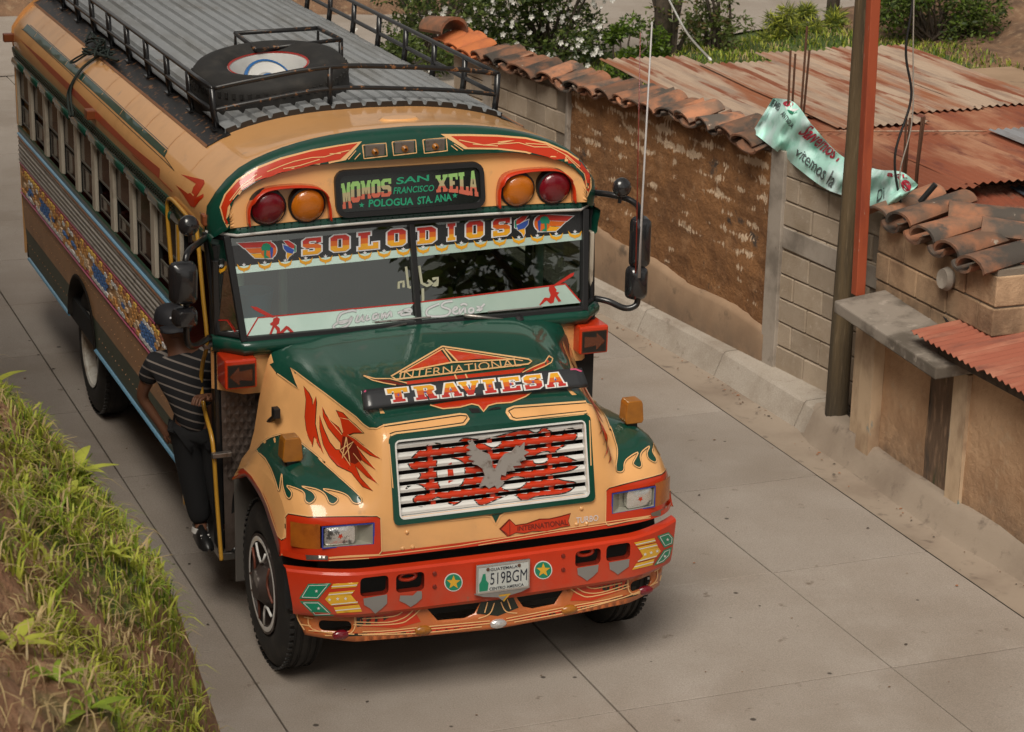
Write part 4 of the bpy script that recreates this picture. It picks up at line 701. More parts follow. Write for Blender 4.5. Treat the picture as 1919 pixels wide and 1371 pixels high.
m = MB(); m.grid([[(x, fy(x, b), ZT(x)+dz) for x in XS] for dz, b in ((-.014, 1.605), (-.032, 1.628), (-.05, 1.66))]); m.build('header_gasket', BKR, bus, smooth=True)
m = MB(); [m.lathe([(0, .006), (.004, .003)], (x, fy(x, 1.590), ZT(x)+.02+dz), (0, -1, 0), 6) for x in np.arange(-1.08, 1.09, .045) for dz in (.011, -.009)]; o = m.build('rivets', GR, bus); o['kind'] = 'stuff'
# flame panels on the rim (measured on the left, right drawn apart)
def band_decal(K, pts, m_, name, off=.003): return decal(name, brow, m_, [mp_(K, *pts)], 'brow', off=off, step=8)
band_decal(A3, [(1400, 275), (1270, 425), (1000, 480), (760, 540), (560, 610), (420, 700), (350, 800), (330, 880), (370, 945), (455, 970), (340, 1000), (290, 900), (262, 800), (300, 700), (400, 580), (560, 480), (750, 405), (1000, 340), (1200, 305)], PEACH, 'flame_panel', .002)
band_decal(A3, [(1365, 290), (1225, 420), (1000, 462), (760, 522), (555, 592), (405, 690), (330, 800), (315, 890), (350, 955), (420, 972), (345, 985), (300, 900), (275, 800), (315, 700), (415, 588), (570, 494), (755, 420), (1000, 355), (1200, 318)], RD, 'flame_panel', .0035)
band_decal(A4, [(290, 272), (462, 380), (700, 383), (900, 407), (1080, 455), (1225, 522), (1310, 610), (1325, 660), (1265, 722), (1340, 735), (1375, 660), (1370, 560), (1310, 470), (1200, 395), (1050, 330), (900, 295), (700, 278), (500, 272)], PEACH, 'flame_panel', .002)
band_decal(A4, [(365, 287), (484, 368), (700, 371), (900, 395), (1085, 444), (1232, 514), (1325, 610), (1340, 665), (1290, 722), (1335, 722), (1365, 655), (1360, 560), (1300, 478), (1195, 405), (1045, 343), (900, 308), (700, 292), (500, 287)], RD, 'flame_panel', .0035)
stripe('flame_line', brow, PEACH, [mp_(A3, (1300, 345), (1180, 375), (1100, 400), (1000, 405), (860, 435), (760, 470), (640, 520)), mp_(A3, (1140, 375), (1230, 372)), mp_(A3, (1060, 420), (900, 470), (770, 495)), mp_(A3, (560, 540), (430, 640), (345, 750)), mp_(A3, (600, 555), (450, 640), (370, 740)), mp_(A3, (1350, 350), (1290, 420)), mp_(A3, (1385, 370), (1340, 420))], 'brow', 1.6, off=.0055)
stripe('flame_line', brow, PEACH, [mp_(A4, (420, 315), (520, 335), (600, 352), (700, 340), (820, 318), (700, 330)), mp_(A4, (520, 345), (700, 358)), mp_(A4, (700, 345), (850, 335), (960, 365), (1080, 368), (1200, 430), (1290, 510)), mp_(A4, (900, 340), (1050, 350), (1180, 420), (1320, 560), (1340, 650)), mp_(A4, (365, 355), (410, 390)), mp_(A4, (385, 345), (450, 390))], 'brow', 1.6, off=.0055)
for (u, v) in ((702, 283), (757.5, 277), (815, 273)):
    c, n = cast('brow', u, v); fr_ = MB(); fr_.box(c[0]-.062, c[0]+.062, c[1]-.008, c[1]+.01, c[2]-.045, c[2]+.042); b_ = fr_.build('marker_lamp', STL, brow, bevel=.004); q = MB(); q.lathe([(0, .022), (.012, .02), (.02, .008)], (c[0], c[1]-.008, c[2]-.003), (0, -1, 0), 12); q.build('lens', AMBD, b_, smooth=.6)
    stripe('marker_frame', brow, PEACH, [[(u-23, v-11), (u+21, v-15), (u+23, v+9), (u-20, v+14)]], 'brow', 2, closed=True)
# destination sign
sgn = MB(); rr = lambda x0, x1, z0, z1, r, n=5: [(cx+r*math.cos(a), cz+r*math.sin(a)) for cx, cz, a0 in ((x1-r, z1-r, 0), (x0+r, z1-r, math.pi/2), (x0+r, z0+r, math.pi), (x1-r, z0+r, 1.5*math.pi)) for a in np.linspace(a0, a0+math.pi/2, n)]
def faceframe(name, mt, o_, i_, d0, d1, parent, inner=None):
    m = MB(); n = len(o_); f_ = lambda p, d: (p[0], facey(*p)+d, p[1]); a = [f_(p, d0) for p in o_]; b = [f_(p, d1) for p in o_]; c = [f_(p, d1) for p in i_]; e = [f_(p, d0*.2) for p in i_]; k = range(n)
    m.add(a+b+c+e, [(i, (i+1) % n, (i+1) % n+n, i+n) for i in k]+[(i+n, (i+1) % n+n, (i+1) % n+2*n, i+2*n) for i in k]+[(i+2*n, (i+1) % n+2*n, (i+1) % n+3*n, i+3*n) for i in k]); o = m.build(name, mt, parent, smooth=.5)
    return o
sg = faceframe('route_sign', BKR, rr(-.492, .458, 2.522, 2.798, .065), rr(-.462, .430, 2.552, 2.768, .04), .0, -.03, bus)
m = MB(); P_ = rr(-.463, .431, 2.551, 2.769, .04); m.add([(x, facey(x, z)-.012, z) for x, z in P_], [tuple(range(len(P_)))]); bvh('sign', m); sf = m.build('sign_face', mat('sign_black', (.008, .010, .009), .15, coat=.6), sg)
SGA = mat('sign_lime', (.28, .50, .16), .4); SGB = mat('sign_tan', (.42, .36, .20), .4); SGC = mat('sign_red', (.55, .13, .08), .4); SGD = mat('sign_green', (.02, .30, .16), .4)
for ch, q in zip('MOMOS', (((985, 1000), (1035, 990), (1045, 1133), (995, 1138)), ((1037, 990), (1090, 985), (1092, 1098), (1040, 1105)), ((1092, 985), (1148, 980), (1150, 1080), (1095, 1085)), ((1150, 980), (1200, 975), (1202, 1072), (1152, 1078)), ((1203, 975), (1258, 970), (1260, 1068), (1205, 1072)))): bigletter('letter', sf, ch, mp_(R2, *q), 'sign', [SGC, SGB, SGA], None, .002, cuts=(2.2, 5.0))
for ch, q in zip('XELA', (((1500, 955), (1566, 948), (1566, 1042), (1505, 1048)), ((1570, 947), (1620, 941), (1624, 1050), (1572, 1046)), ((1625, 940), (1678, 934), (1682, 1064), (1628, 1052)), ((1684, 932), (1722, 926), (1732, 1070), (1684, 1062)))): bigletter('letter', sf, ch, mp_(R2, *q), 'sign', [SGC, SGB, SGA], None, .002, cuts=(2.8, 5.4))
text('lettering', sf, 'SAN', mp_(R2, (1290, 966), (1465, 950), (1465, 984), (1285, 1004)), 'sign', SGD, .002, .02); text('lettering', sf, 'FRANCISCO', mp_(R2, (1275, 1020), (1495, 1005), (1490, 1040), (1270, 1057)), 'sign', SGD, .002, .015)
text('lettering', sf, 'POLOGUA', mp_(R2, (1138, 1086), (1380, 1074), (1380, 1115), (1135, 1128)), 'sign', SGD, .002, .03); text('lettering', sf, 'STA. ANA', mp_(R2, (1402, 1072), (1586, 1052), (1590, 1092), (1402, 1114)), 'sign', SGD, .002, .03)
for q in ((1098, 1116), (1606, 1064)): decal('star', sf, SGD, [star(R2(*q), 5.5)], 'sign', off=.002, step=None)
# warning lamps in hooded recesses
for s in (-1, 1):
    hd = MB(); xc = .79*s; path = [(xc+px*s, pz) for px, pz in ((-.255, 2.52), (-.25, 2.62), (-.21, 2.705), (-.10, 2.735), (.10, 2.735), (.19, 2.70), (.245, 2.62), (.25, 2.52))]; pp = cr_(path, 4)
    hd.grid([[(x, facey(x, z)+.01, z) for x, z in pp], [(x, facey(x, z)-.075-.03*(z > 2.66), z) for x, z in pp]]); hd.build('lamp_hood', RD, bus, smooth=True, sol=.006)
    for xl, mt, nm in ((.912, REDL, 'red_warning_lamp'), (.672, AMB, 'amber_warning_lamp')):
        q = MB(); cc = (xl*s, facey(0, 2.617)-.004, 2.617); q.lathe([(-.02, .112), (.03, .112), (.036, .10)], cc, (0, -1, -.12), 28); h = q.build(nm, BKR, bus, smooth=.6); q = MB(); q.lathe([(.028, .103), (.045, .098), (.062, .07), (.07, .03), (.071, 0)], cc, (0, -1, -.12), 28); q.build('lens', mt, h, smooth=True)
c = MB(); c.lathe([(0, .15), (.012, .14), (.03, .12), (.036, .11), (.036, 0)], (0, 0, 0), (0, 0, 1), 20); vv = c.v; c.v = [(x*1.0+.05, y*.55+2.02, z+roof_z(.05)-.004) for x, y, z in vv]; c.build('roof_vent', OR, bus, smooth=.5)
# windshield: two flat panes, two corner panes
wy = lambda z: 1.495+(z-1.865)*(1.637-1.495)/(2.41-1.865)
def pane(name, pts, mt, parent): q = MB(); q.add(pts, [tuple(range(len(pts)))]); return q.build(name, mt, parent, recalc=False), q
wf = MB()
def bar(a, b, w, d): # strip between two points on the windshield plane
    a, b = np.array(a, float), np.array(b, float); t = (b-a)/np.linalg.norm(b-a); n = np.array((-t[1], t[0]))*w/2; q = [a+n, b+n, b-n, a-n]; wf.prism(q, lambda p, dd: (p[0], wy(p[1])+.012-dd, p[1]), d)
bar((-1.12, 2.447), (1.12, 2.447), .024, .04); bar((-1.08, 1.846), (1.08, 1.846), .036, .041); bar((0, 1.84), (0, 2.445), .034, .043); bar((-1.098, 1.84), (-1.152, 2.45), .040, .042); bar((1.098, 1.84), (1.152, 2.45), .040, .042)
for s in (-1, 1):
    wf.tube([(s*1.215, 1.64, 1.84), (s*1.248, 1.76, 2.45)], .022, 6); wf.tube([(s*1.10, 1.505, 1.855), (s*1.215, 1.635, 1.85)], .018, 6); wf.tube([(s*1.14, 1.65, 2.43), (s*1.25, 1.76, 2.43)], .02, 6)
wfr = wf.build('windshield_frame', BKR, bus, bevel=.004)
LP = MB(); RP = MB()
for s, mb in ((-1, LP), (1, RP)):
    pts = [(s*.008, wy(1.85), 1.85), (s*1.10, wy(1.85), 1.85), (s*1.148, wy(2.45), 2.45), (s*.008, wy(2.45), 2.45)]; mb.add(pts, [(0, 1, 2, 3)]); mb.build('windshield', GLASS, bus, recalc=False)
    pane('corner_window', [(s*1.095, 1.505, 1.865), (s*1.212, 1.637, 1.86), (s*1.247, 1.757, 2.42), (s*1.15, 1.645, 2.42)], GLASS, bus)
WSB = MB(); WSB.add([(-1.2, wy(1.80), 1.80), (1.2, wy(1.80), 1.80), (1.2, wy(2.48), 2.48), (-1.2, wy(2.48), 2.48)], [(0, 1, 2, 3)]); bvh('ws', WSB)
for s in (-1, 1):
    CB = MB(); CB.add([(s*1.095, 1.500, 1.865), (s*1.212, 1.632, 1.86), (s*1.247, 1.752, 2.42), (s*1.15, 1.64, 2.42)], [(0, 1, 2, 3)]); bvh('cw%d' % s, CB); win = bpy.data.objects['windshield']; winr = bpy.data.objects['windshield.001']
FILM = mat('mirror_film', (.74, .95, .85), .10, .45, spec=.8, var=((.66, .88, .78), 3, .4, .7)); FILMR = FILM
decal('sun_strip', win, GDK, [mp_(A5, (226, 352), (1695, 192), (1712, 372), (246, 523))], 'ws', off=.002, step=None); decal('sun_strip', winr, GDK, [mp_(A6, (78, 180), (1328, 62), (1322, 222), (78, 335))], 'ws', off=.002, step=None)
decal('fringe_strip', win, FILM, [mp_(A5, (246, 523), (1712, 372), (1716, 434), (258, 580))], 'ws', off=.0021, step=None); decal('fringe_strip', winr, FILMR, [mp_(A6, (80, 335), (1322, 222), (1320, 275), (84, 402))], 'ws', off=.0021, step=None)
decal('foot_strip', win, FILM, [mp_(A5, (332, 945), (580, 922), (1728, 818), (1700, 850), (1640, 880), (1650, 905), (1735, 925), (1740, 945), (1300, 1010), (350, 1100))], 'ws', off=.0021, step=None); decal('foot_strip', winr, FILMR, [mp_(A6, (112, 742), (1195, 606), (1305, 735), (1308, 748), (660, 812), (116, 872))], 'ws', off=.0021, step=None)
stripe('red_line', win, RDB, [mp_(A5, (360, 1090), (450, 938), (1728, 818))], 'ws', 2.6, off=.004); stripe('red_line', winr, RDB, [mp_(A6, (112, 742), (1195, 606), (1308, 738))], 'ws', 2.6, off=.004)
for K, L_ in ((A5, [('S', 815, 965, 285, 420, -14), ('O', 1042, 1195, 262, 395, -12), ('L', 1268, 1433, 238, 378, -16), ('O', 1507, 1657, 215, 350, -14)]), (A6, [('D', 84, 225, 180, 302, -14), ('I', 296, 386, 152, 280, -10), ('O', 452, 580, 135, 262, -14), ('S', 652, 780, 115, 245, -14)])):
    for ch, x0, x1, y0, y1, d in L_: bigletter('letter', win if K is A5 else winr, ch, mp_(K, (x0, y0-d/2), (x1, y0+d/2), (x1, y1+d/2), (x0, y1-d/2)), 'ws', [YLB, ORB, RDB], STAR, .0065, .55)
cres = lambda K, x, y, w, h: mp_(K, *[(x+w/2*px, y+h*py) for px, py in ((-1, -.55), (-.55, -.1), (0, .05), (.55, -.1), (1, -.55), (.8, .15), (.45, .35), (.12, .42), (0, .62), (-.12, .42), (-.45, .35), (-.8, .15))])
for K, pr_, X, Y in ((A5, win, (335, 505, 672, 840, 1002, 1163, 1323, 1480, 1637), (532, 514, 497, 478, 463, 449, 434, 418, 403)), (A6, winr, (130, 270, 417, 560, 703, 847, 985, 1127, 1267), (354, 341, 323, 311, 296, 281, 268, 254, 239))):
    k = 1 if K is A5 else .9
    for x, y in zip(X, Y): decal('crescent', pr_, YLB, [cres(K, x, y-2, 116*k, 62*k)], 'ws', off=.0045, step=None); decal('star', pr_, STAR, [star(K(x, y-26*k), 4.2)], 'ws', off=.0045, step=None)
for K, pr_, s, cx, cy in ((A5, win, 1, 535, 386), (A6, winr, -1, 1022, 152)):
    k = 1 if s > 0 else .92; T = lambda x, y: K(cx+x*s*k, cy+y*k)
    W_ = [[(-250, -58), (20, -72), (20, -26), (-200, -18)], [(-190, -14), (10, -22), (10, 20), (-150, 24)], [(-145, 30), (5, 22), (30, 66), (-110, 62)]]
    if s > 0: pass
    for poly, mt in zip(W_, (RDB, ORB, YLB)):
        pl_ = [T(*q) for q in poly]; decal('wing_outline', pr_, STAR, [expand(pl_, 1.7)], 'ws', off=.003, step=None); decal('wing', pr_, mt, [pl_], 'ws', off=.0052, step=None)
    r = 66*k*(440/1919 if s > 0 else 480/1919); c = K(cx, cy)
    decal('disc_outline', pr_, STAR, [circ(c, r+1.8)], 'ws', off=.0040, step=None); decal('disc', pr_, [RDB, ORB, YLB], [circ(c, r)], 'ws', off=.0058, step=None, cuts=(c[1]-r*.3, c[1]+r*.35), pick=lambda q, c=c, r=r: (q[1] > c[1]-r*.3)+(q[1] > c[1]+r*.35))
    decal('palm', pr_, GREENF, [[T(*q) for q in ((-60, -20), (-45, -50), (-15, -60), (15, -45), (20, -20), (5, 5), (-15, 0), (-20, 40), (10, 62), (-35, 66), (-38, 30), (-35, 0), (-55, 5))]], 'ws', off=.0072, step=None)
    decal('figure', pr_, BLUEF, [[T(*q) for q in ((10, -20), (25, -28), (38, -15), (36, 20), (30, 62), (18, 62), (15, 20))]], 'ws', off=.0072, step=None)
for K, pr_, s, cx, cy in ((A5, win, 1, 705, 378), (A6, winr, -1, 870, 165)):
    T = lambda x, y: K(cx+x*s*.92, cy+y)
    for poly, mt in (([(-50, -70), (-10, -72), (40, -40), (55, -5), (20, -10), (-25, -40)], RDB), ([(-55, -40), (-30, -30), (45, 5), (30, 35), (-20, 25), (-48, -5)], BLUEF), ([(45, -40), (58, -30), (58, 20), (45, 25)], GREENF), ([(-22, 28), (30, 38), (0, 60), (-15, 85), (-25, 60)], YLB)):
        pl_ = [T(*q) for q in poly]; decal('bird_outline', pr_, STAR, [expand(pl_, 1.2)], 'ws', off=.003, step=None); decal('bird', pr_, mt, [pl_], 'ws', off=.005, step=None)
LADY = [(575, 945), (605, 930), (628, 945), (622, 985), (602, 1000), (627, 1020), (632, 1052), (680, 1003), (700, 1010), (755, 1065), (720, 1062), (687, 1032), (640, 1077), (600, 1078), (605, 1045), (585, 1015), (560, 1075), (540, 1078), (570, 1003), (552, 1000), (548, 985), (570, 970)]
decal('figure', win, RDB, [mp_(A5, *LADY)], 'ws', off=.0045, step=None); decal('arrow', win, RDB, [mp_(A5, (388, 843), (440, 850), (592, 930), (572, 938), (528, 930), (420, 872))], 'ws', off=.0045, step=None)
decal('figure', winr, RDB, [mp_(A6, (1075, 625), (1105, 615), (1130, 650), (1125, 665), (1150, 670), (1135, 690), (1165, 735), (1145, 742), (1118, 700), (1108, 745), (1085, 755), (1055, 730), (1005, 770), (1000, 762), (1040, 708), (1075, 712), (1085, 690), (1070, 650))], 'ws', off=.0045, step=None); decal('arrow', winr, RDB, [mp_(A6, (1262, 520), (1255, 545), (1150, 610), (1105, 628), (1120, 605), (1235, 530))], 'ws', off=.0045, step=None)
cwl = bpy.data.objects['corner_window']; cwr = bpy.data.objects['corner_window.001']
decal('crescent', cwl, YLB, [cres(A5, 147, 540, 88, 62)], 'cw-1', off=.004, step=None); decal('star', cwl, STAR, [star(A5(147, 514), 4)], 'cw-1', off=.004, step=None); decal('crescent', cwr, YLB, [cres(A6, 1362, 232, 26, 55)], 'cw1', off=.004, step=None)
stripe('red_line', cwl, RDB, [mp_(A5, (130, 958), (200, 958), (300, 1100))], 'cw-1', 2.2, off=.004)
def script(parent, K, strokes):
    for nm, mt, w, off in (('script_outline', BLK if False else mat('script_grey', (.32, .38, .36), .4), 5.4, .0042), ('script_lettering', STAR, 3.3, .0058)): stripe(nm, parent, mt, [mp_(K, *s) for s in strokes], 'ws', w, smooth=5, off=off)
script(win, A5, [[(1255, 885), (1215, 880), (1130, 905), (1100, 960), (1130, 985), (1190, 960), (1220, 930), (1180, 1000), (1100, 1030), (1065, 1010), (1110, 975), (1200, 955)], [(1270, 915), (1250, 965), (1275, 965), (1310, 920), (1300, 960), (1320, 960)], [(1345, 915), (1335, 955), (1365, 945)], [(1430, 905), (1395, 915), (1390, 950), (1420, 935), (1432, 905), (1430, 945)], [(1465, 900), (1460, 945), (1490, 900), (1495, 935), (1530, 890), (1540, 930)], [(1590, 900), (1650, 880), (1700, 890), (1690, 865), (1640, 880), (1620, 915), (1700, 905)]])
script(winr, A6, [[(350, 735), (290, 745), (270, 775), (330, 800), (310, 840), (220, 850), (160, 840), (165, 795), (250, 755)], [(345, 815), (385, 790), (370, 780), (348, 810), (370, 830), (400, 820)], [(405, 790), (400, 830), (440, 785), (445, 825)], [(410, 765), (435, 755), (460, 765)], [(500, 785), (475, 795), (475, 820), (505, 815), (505, 785)], [(530, 775), (570, 790), (545, 810)], [(590, 755), (560, 785), (530, 808)]])
SEE = mat('reverse_sticker', (.42, .42, .30), .6)
stripe('reverse_lettering', winr, SEE, [mp_(A6, (130, 740), (128, 640)), mp_(A6, (100, 470), (120, 600), (160, 620), (200, 600), (165, 580)), mp_(A6, (200, 570), (240, 560), (235, 615), (205, 620), (235, 590))], 'ws', 5, off=.003); stripe('reverse_lettering', win, SEE, [mp_(A5, (1600, 700), (1600, 650), (1640, 640), (1640, 690)), mp_(A5, (1660, 520), (1680, 690), (1700, 690))], 'ws', 4.5, off=.003)
# wipers
for pts in ([(640+0, 641), (700, 622), (762, 606)], [(870, 591), (920, 596), (972, 601)]):
    q = MB(); P_ = []
    for i, (u, v) in enumerate(pts): h = pl(u, v, 1, 1.46-.0*i); P_.append(h)
    q.tube(P_, [.014, .011, .006], 6); wi = q.build('wiper', STL, bus, smooth=True); q = MB(); e = np.array(P_[2]); dx = -.36 if pts[0][0] < 800 else -.42
    q.tube([(e[0]-.20, wy(1.88)-.03, 1.885), (e[0]+.16, wy(1.885)-.03, 1.885)], .007, 5); q.build('blade', STL, wi); q = MB(); q.lathe([(0, .03), (.03, .026), (.035, 0)], P_[0] if pts[0][0] < 800 else P_[2], (0, -.6, 1), 10); q.build('pivot', BKR, wi, smooth=.6)
# cowl lip and lower front
m = MB(); m.grid([[(x*(1+o), fy(x, b)-.0, z) for x in XS] for z, b, o in ((1.842, 1.50, 0), (1.838, 1.455, 0), (1.815, 1.435, .004), (1.785, 1.437, .004), (1.755, 1.46, 0), (1.735, 1.50, 0))]); bvh('cowl', m); m.build('cowl', GR, bus, smooth=True)
m = MB(); m.grid([[(x, fy(x, 1.50)+.0, z) for x in XS] for z in (1.76, 1.50)]); m.build('front_panel', OR, bus, smooth=True)
DIA = mat('checker_plate', (.13, .10, .085), .5, .5, var=((.07, .05, .04), 5, .4, .7), bump=(20, .4, .006))
for s in (-1, 1):
    m = MB(); m.add([(s*.55, 1.505, 1.50), (s*1.21, fy(1.21, 1.505)-.02, 1.50), (s*1.20, fy(1.21, 1.505)-.02, .46), (s*.55, 1.505, .46)], [(0, 1, 2, 3)]); q = m.build('kick_panel', DIA, bus)
    m = MB()
    for i in range(7):
        for j in range(11):
            x = s*(.86+.05*i+(.025 if j % 2 else 0)); z = .95+.05*j; yb = 1.505+max(0, (abs(x)-.55)/.66*.10)-.004; m.add([(x-.022, yb, z), (x, yb, z-.03), (x+.022, yb, z), (x, yb, z+.03), (x, yb-.006, z)], [(0, 1, 4), (1, 2, 4), (2, 3, 4), (3, 0, 4)])
    o = m.build('diamond_relief', DIA, q); o['kind'] = 'stuff'
    # arrow lamp box
    m = MB(); m.box(s*1.235, s*1.04, 1.40, 1.60, 1.568, 1.75); q = m.build('turn_lamp', RD, bus, bevel=.012); m = MB(); m.add([(s*1.222, 1.397, 1.58), (s*1.052, 1.397, 1.58), (s*1.052, 1.397, 1.722), (s*1.222, 1.397, 1.722)], [(0, 1, 2, 3)]); bvh('al%d' % s, m); m.build('lens', mat('arrow_lens', (.10, .024, .008), .12, coat=.7, bump=(80, .4, .004)), q)
    a = [(.06, 0), (-.005, .062), (-.005, .025), (-.06, .025), (-.06, -.025), (-.005, -.025), (-.005, -.062)]
    m = MB(); fr_ = [(1.058, 1.716), (1.216, 1.716), (1.216, 1.586), (1.058, 1.586)]; arw = [(1.212, 1.650), (1.150, 1.712), (1.150, 1.680), (1.070, 1.690), (1.070, 1.615), (1.150, 1.625), (1.150, 1.592)]; Pq, Fq, _ = tri2d([fr_], [arw]); m.add([(s*x, 1.3945, z) for x, z in Pq], [tuple(f) for f in Fq])
    m.build('arrow_mask', BLK, q)
# ---------------------------------------------------------------- hood, fenders and nose in one tilting shell
CX = [0, .30, .60, .65, .70, .78, .86, .94, 1.0, 1.08, 1.15, 1.2]
SEC = {0: [(.12, .93), (.125, 1.0), (.14, 1.146), (.245, 1.60), (.322, 1.662), (.62, 1.716), (1.0, 1.785), (1.45, 1.852)],
       .30: [(.12, .93), (.125, 1.0), (.14, 1.146), (.245, 1.60), (.320, 1.659), (.62, 1.711), (1.0, 1.780), (1.45, 1.848)],
       .60: [(.125, .93), (.13, 1.0), (.143, 1.146), (.243, 1.60), (.318, 1.650), (.62, 1.700), (1.0, 1.765), (1.45, 1.835)],
       .65: [(.13, .93), (.134, 1.0), (.145, 1.146), (.242, 1.575), (.314, 1.632), (.62, 1.688), (1.0, 1.757), (1.45, 1.828)],
       .70: [(.133, .93), (.137, 1.0), (.147, 1.146), (.232, 1.44), (.305, 1.53), (.62, 1.63), (1.0, 1.735), (1.45, 1.82)],
       .78: [(.140, .93), (.144, 1.0), (.152, 1.146), (.215, 1.255), (.31, 1.33), (.62, 1.48), (1.0, 1.69), (1.45, 1.812)],
       .86: [(.150, .93), (.154, 1.0), (.162, 1.146), (.215, 1.235), (.32, 1.31), (.62, 1.395), (1.0, 1.585), (1.45, 1.795)],
       .94: [(.165, .93), (.168, 1.0), (.175, 1.146), (.225, 1.228), (.33, 1.305), (.62, 1.375), (1.0, 1.43), (1.45, 1.755)],
       1.0: [(.183, .93), (.186, 1.0), (.19, 1.146), (.235, 1.222), (.345, 1.30), (.62, 1.37), (1.0, 1.37), (1.45, 1.56)],
       1.08: [(.215, .93), (.218, 1.0), (.222, 1.146), (.262, 1.21), (.365, 1.288), (.62, 1.352), (1.0, 1.33), (1.45, 1.17)],
       1.15: [(.272, .93), (.274, 1.0), (.278, 1.14), (.315, 1.192), (.41, 1.262), (.62, 1.318), (1.0, 1.29), (1.43, 1.12)],
       1.2: [(.335, .93), (.336, 1.0), (.34, 1.125), (.368, 1.160), (.445, 1.215), (.64, 1.262), (1.0, 1.235), (1.40, 1.06)]}
RS = [0, .5, 1, 1.25, 1.5, 1.75, 2, 2.03, 2.25, 2.5, 2.75, 2.9, 2.945, 3, 3.15, 3.3, 3.5, 3.75, 4, 4.1, 4.25, 4.5, 4.75, 5, 5.25, 5.5, 5.75, 6, 6.25, 6.5, 6.75, 7]
XH = sorted(set([0, .1, .2, .3, .4, .5, .568, .60, .625, .65, .67, .685, .70, .715, .735, .755, .78, .80, .83, .86, .89, .92, .94, .955, .97, .985, 1.0, 1.02, 1.05, 1.08, 1.115, 1.15, 1.155, 1.18, 1.2]))
AR = np.array([SEC[c] for c in CX])
tab = np.zeros((len(RS), len(XH), 2))
mid = np.array([[[pch(range(8), AR[i, :, k], np.array([r]))[0] for k in (0, 1)] for r in RS] for i in range(len(CX))])
for j in range(len(RS)):
    for k in (0, 1): tab[j, :, k] = pch(CX, mid[:, j, k], np.array(XH))
XF = [-x for x in XH[::-1]]+XH[1:]; IX = [len(XH)-1-i for i in range(len(XH))]+list(range(1, len(XH)))
xq = lambda x: x if abs(x) < 1.08 else math.copysign(1.08+(abs(x)-1.08)*.75, x)
P = np.array([[(xq(XF[c]), tab[j, IX[c], 0], tab[j, IX[c], 1]) for c in range(len(XF))] for j in range(len(RS))])
def keep(j, c):
    xm = abs((XF[c]+XF[c+1])/2); rm = (RS[j]+RS[j+1])/2
    if xm < .568 and 2.03 <= rm <= 2.945: return False
    if .715 < xm < 1.155 and 1 < rm < 2: return False
    return True
m = MB(); m.grid(P, keep=keep); nb = MB(); nb.grid(P); bvh('hood', nb)
LIPY = [.335, .336, .36, .415, .52, .70, 1.0, 1.36]; LIPZ = [.93, .93, .945, .99, 1.05, 1.135, 1.165, 1.02]
for s in (-1, 1):
    lip = np.array([(s*1.212, pch(range(8), LIPY, np.array([r]))[0], pch(range(8), LIPZ, np.array([r]))[0]) for r in RS]); edge = P[:, 0 if s < 0 else -1]; k0_ = lip*.35+edge*.65; k0_[:, 0] = s*1.188
    m.grid([edge, k0_, lip]); L2_ = lip.copy(); L2_[:, 0] = s*1.10; L2_[:, 2] += .01
    nb.grid([edge, k0_, lip])
    if s < 0: lipL = (lip, L2_, k0_)
    q = MB(); q.grid([k0_*.4+lip*.6+np.array((s*.004, 0, 0)), lip+np.array((s*.006, 0, -.004)), L2_]); globals()['lipmb%d' % (s > 0)] = q
bvh('hood', nb)
m.mi = [1 if (lambda c: c[1] > .33 and ((c[2] > 1.60 and abs(c[0]) < .52+.2*max(0, c[1]-.33)) or (c[1] > 1.2 and abs(c[0]) < .93 and c[2] > 1.70)))(np.mean([m.v[i] for i in f], 0)) else 0 for f in m.f]
hood = m.build('hood', [OR, GR], bus, smooth=True)
for k in (0, 1): globals()['lipmb%d' % k].build('fender_lip', RD, hood, smooth=True)
def hd(name, m_, K, *pts, off=.0028, sub=(), mirror=False, step=7, par=None):
    o = decal(name, par or hood, m_, [mp_(K, *pts) if K else list(pts)], 'hood', sub, off, step)
    if mirror and o: mir(o)
    return o
def mir(o):
    me = o.data.copy(); [setattr(v, 'co', Vector((-v.co.x, v.co.y, v.co.z))) for v in me.vertices]; me.flip_normals(); c = bpy.data.objects.new(o.name.split('.')[0], me); COL.objects.link(c); c.parent = o.parent; ORG[c.name] = ORG[o.parent.name]; return c
def hl(lines, w=1.8, m_=None, off=.0055, closed=False, smooth=0, mirror=False, name='pinstripe', K=None):
    w *= 1.3
    o = stripe(name, hood, m_ or PEACH, [mp_(K, *l) if K else l for l in lines], 'hood', w, smooth, off, closed)
    if mirror and o: mir(o)
# green hood top
L_ = mp_(K1, (200, 272), (255, 345), (430, 470), (365, 300), (500, 400), (700, 550), (900, 700), (960, 760), (1010, 792), (1070, 795), (1125, 768))
hd('green_edge', GR, None, *(L_+mp_(K1, (1110, 700), (1040, 480), (830, 280), (620, 175), (380, 195))), step=6, mirror=True)
hl([L_[1:]], 1.7, DG, .0045, mirror=True); hl([[(u+2, v+1) for u, v in L_[1:]]], 1.7, PEACH, .0055, mirror=True)
hd('green_front', GR, None, *mp_(K1, (1128, 768), (1110, 735), (1090, 680), (1480, 650)), *mp_(K2, (400, 770), (1060, 730), (1080, 770), (1084, 786), (1122, 895), (500, 960)), *mp_(K1, (1800, 800), (1172, 880), (1150, 820)), step=8, off=.0034)
pill1 = mp_(K1, (1128, 776), (1400, 735), (1750, 684), (1800, 688), (1824, 722), (1790, 764), (1500, 805), (1230, 838), (1185, 855), (1168, 885), (1150, 830)); pill2 = mp_(K2, (1086, 792), (800, 812), (470, 836), (412, 858), (405, 885), (440, 935), (490, 946), (800, 912), (1090, 882), (1122, 900), (1112, 830))
hd('orange_panel', OR, None, *pill1, off=.0046); hd('orange_panel', OR, None, *pill2, off=.0046)
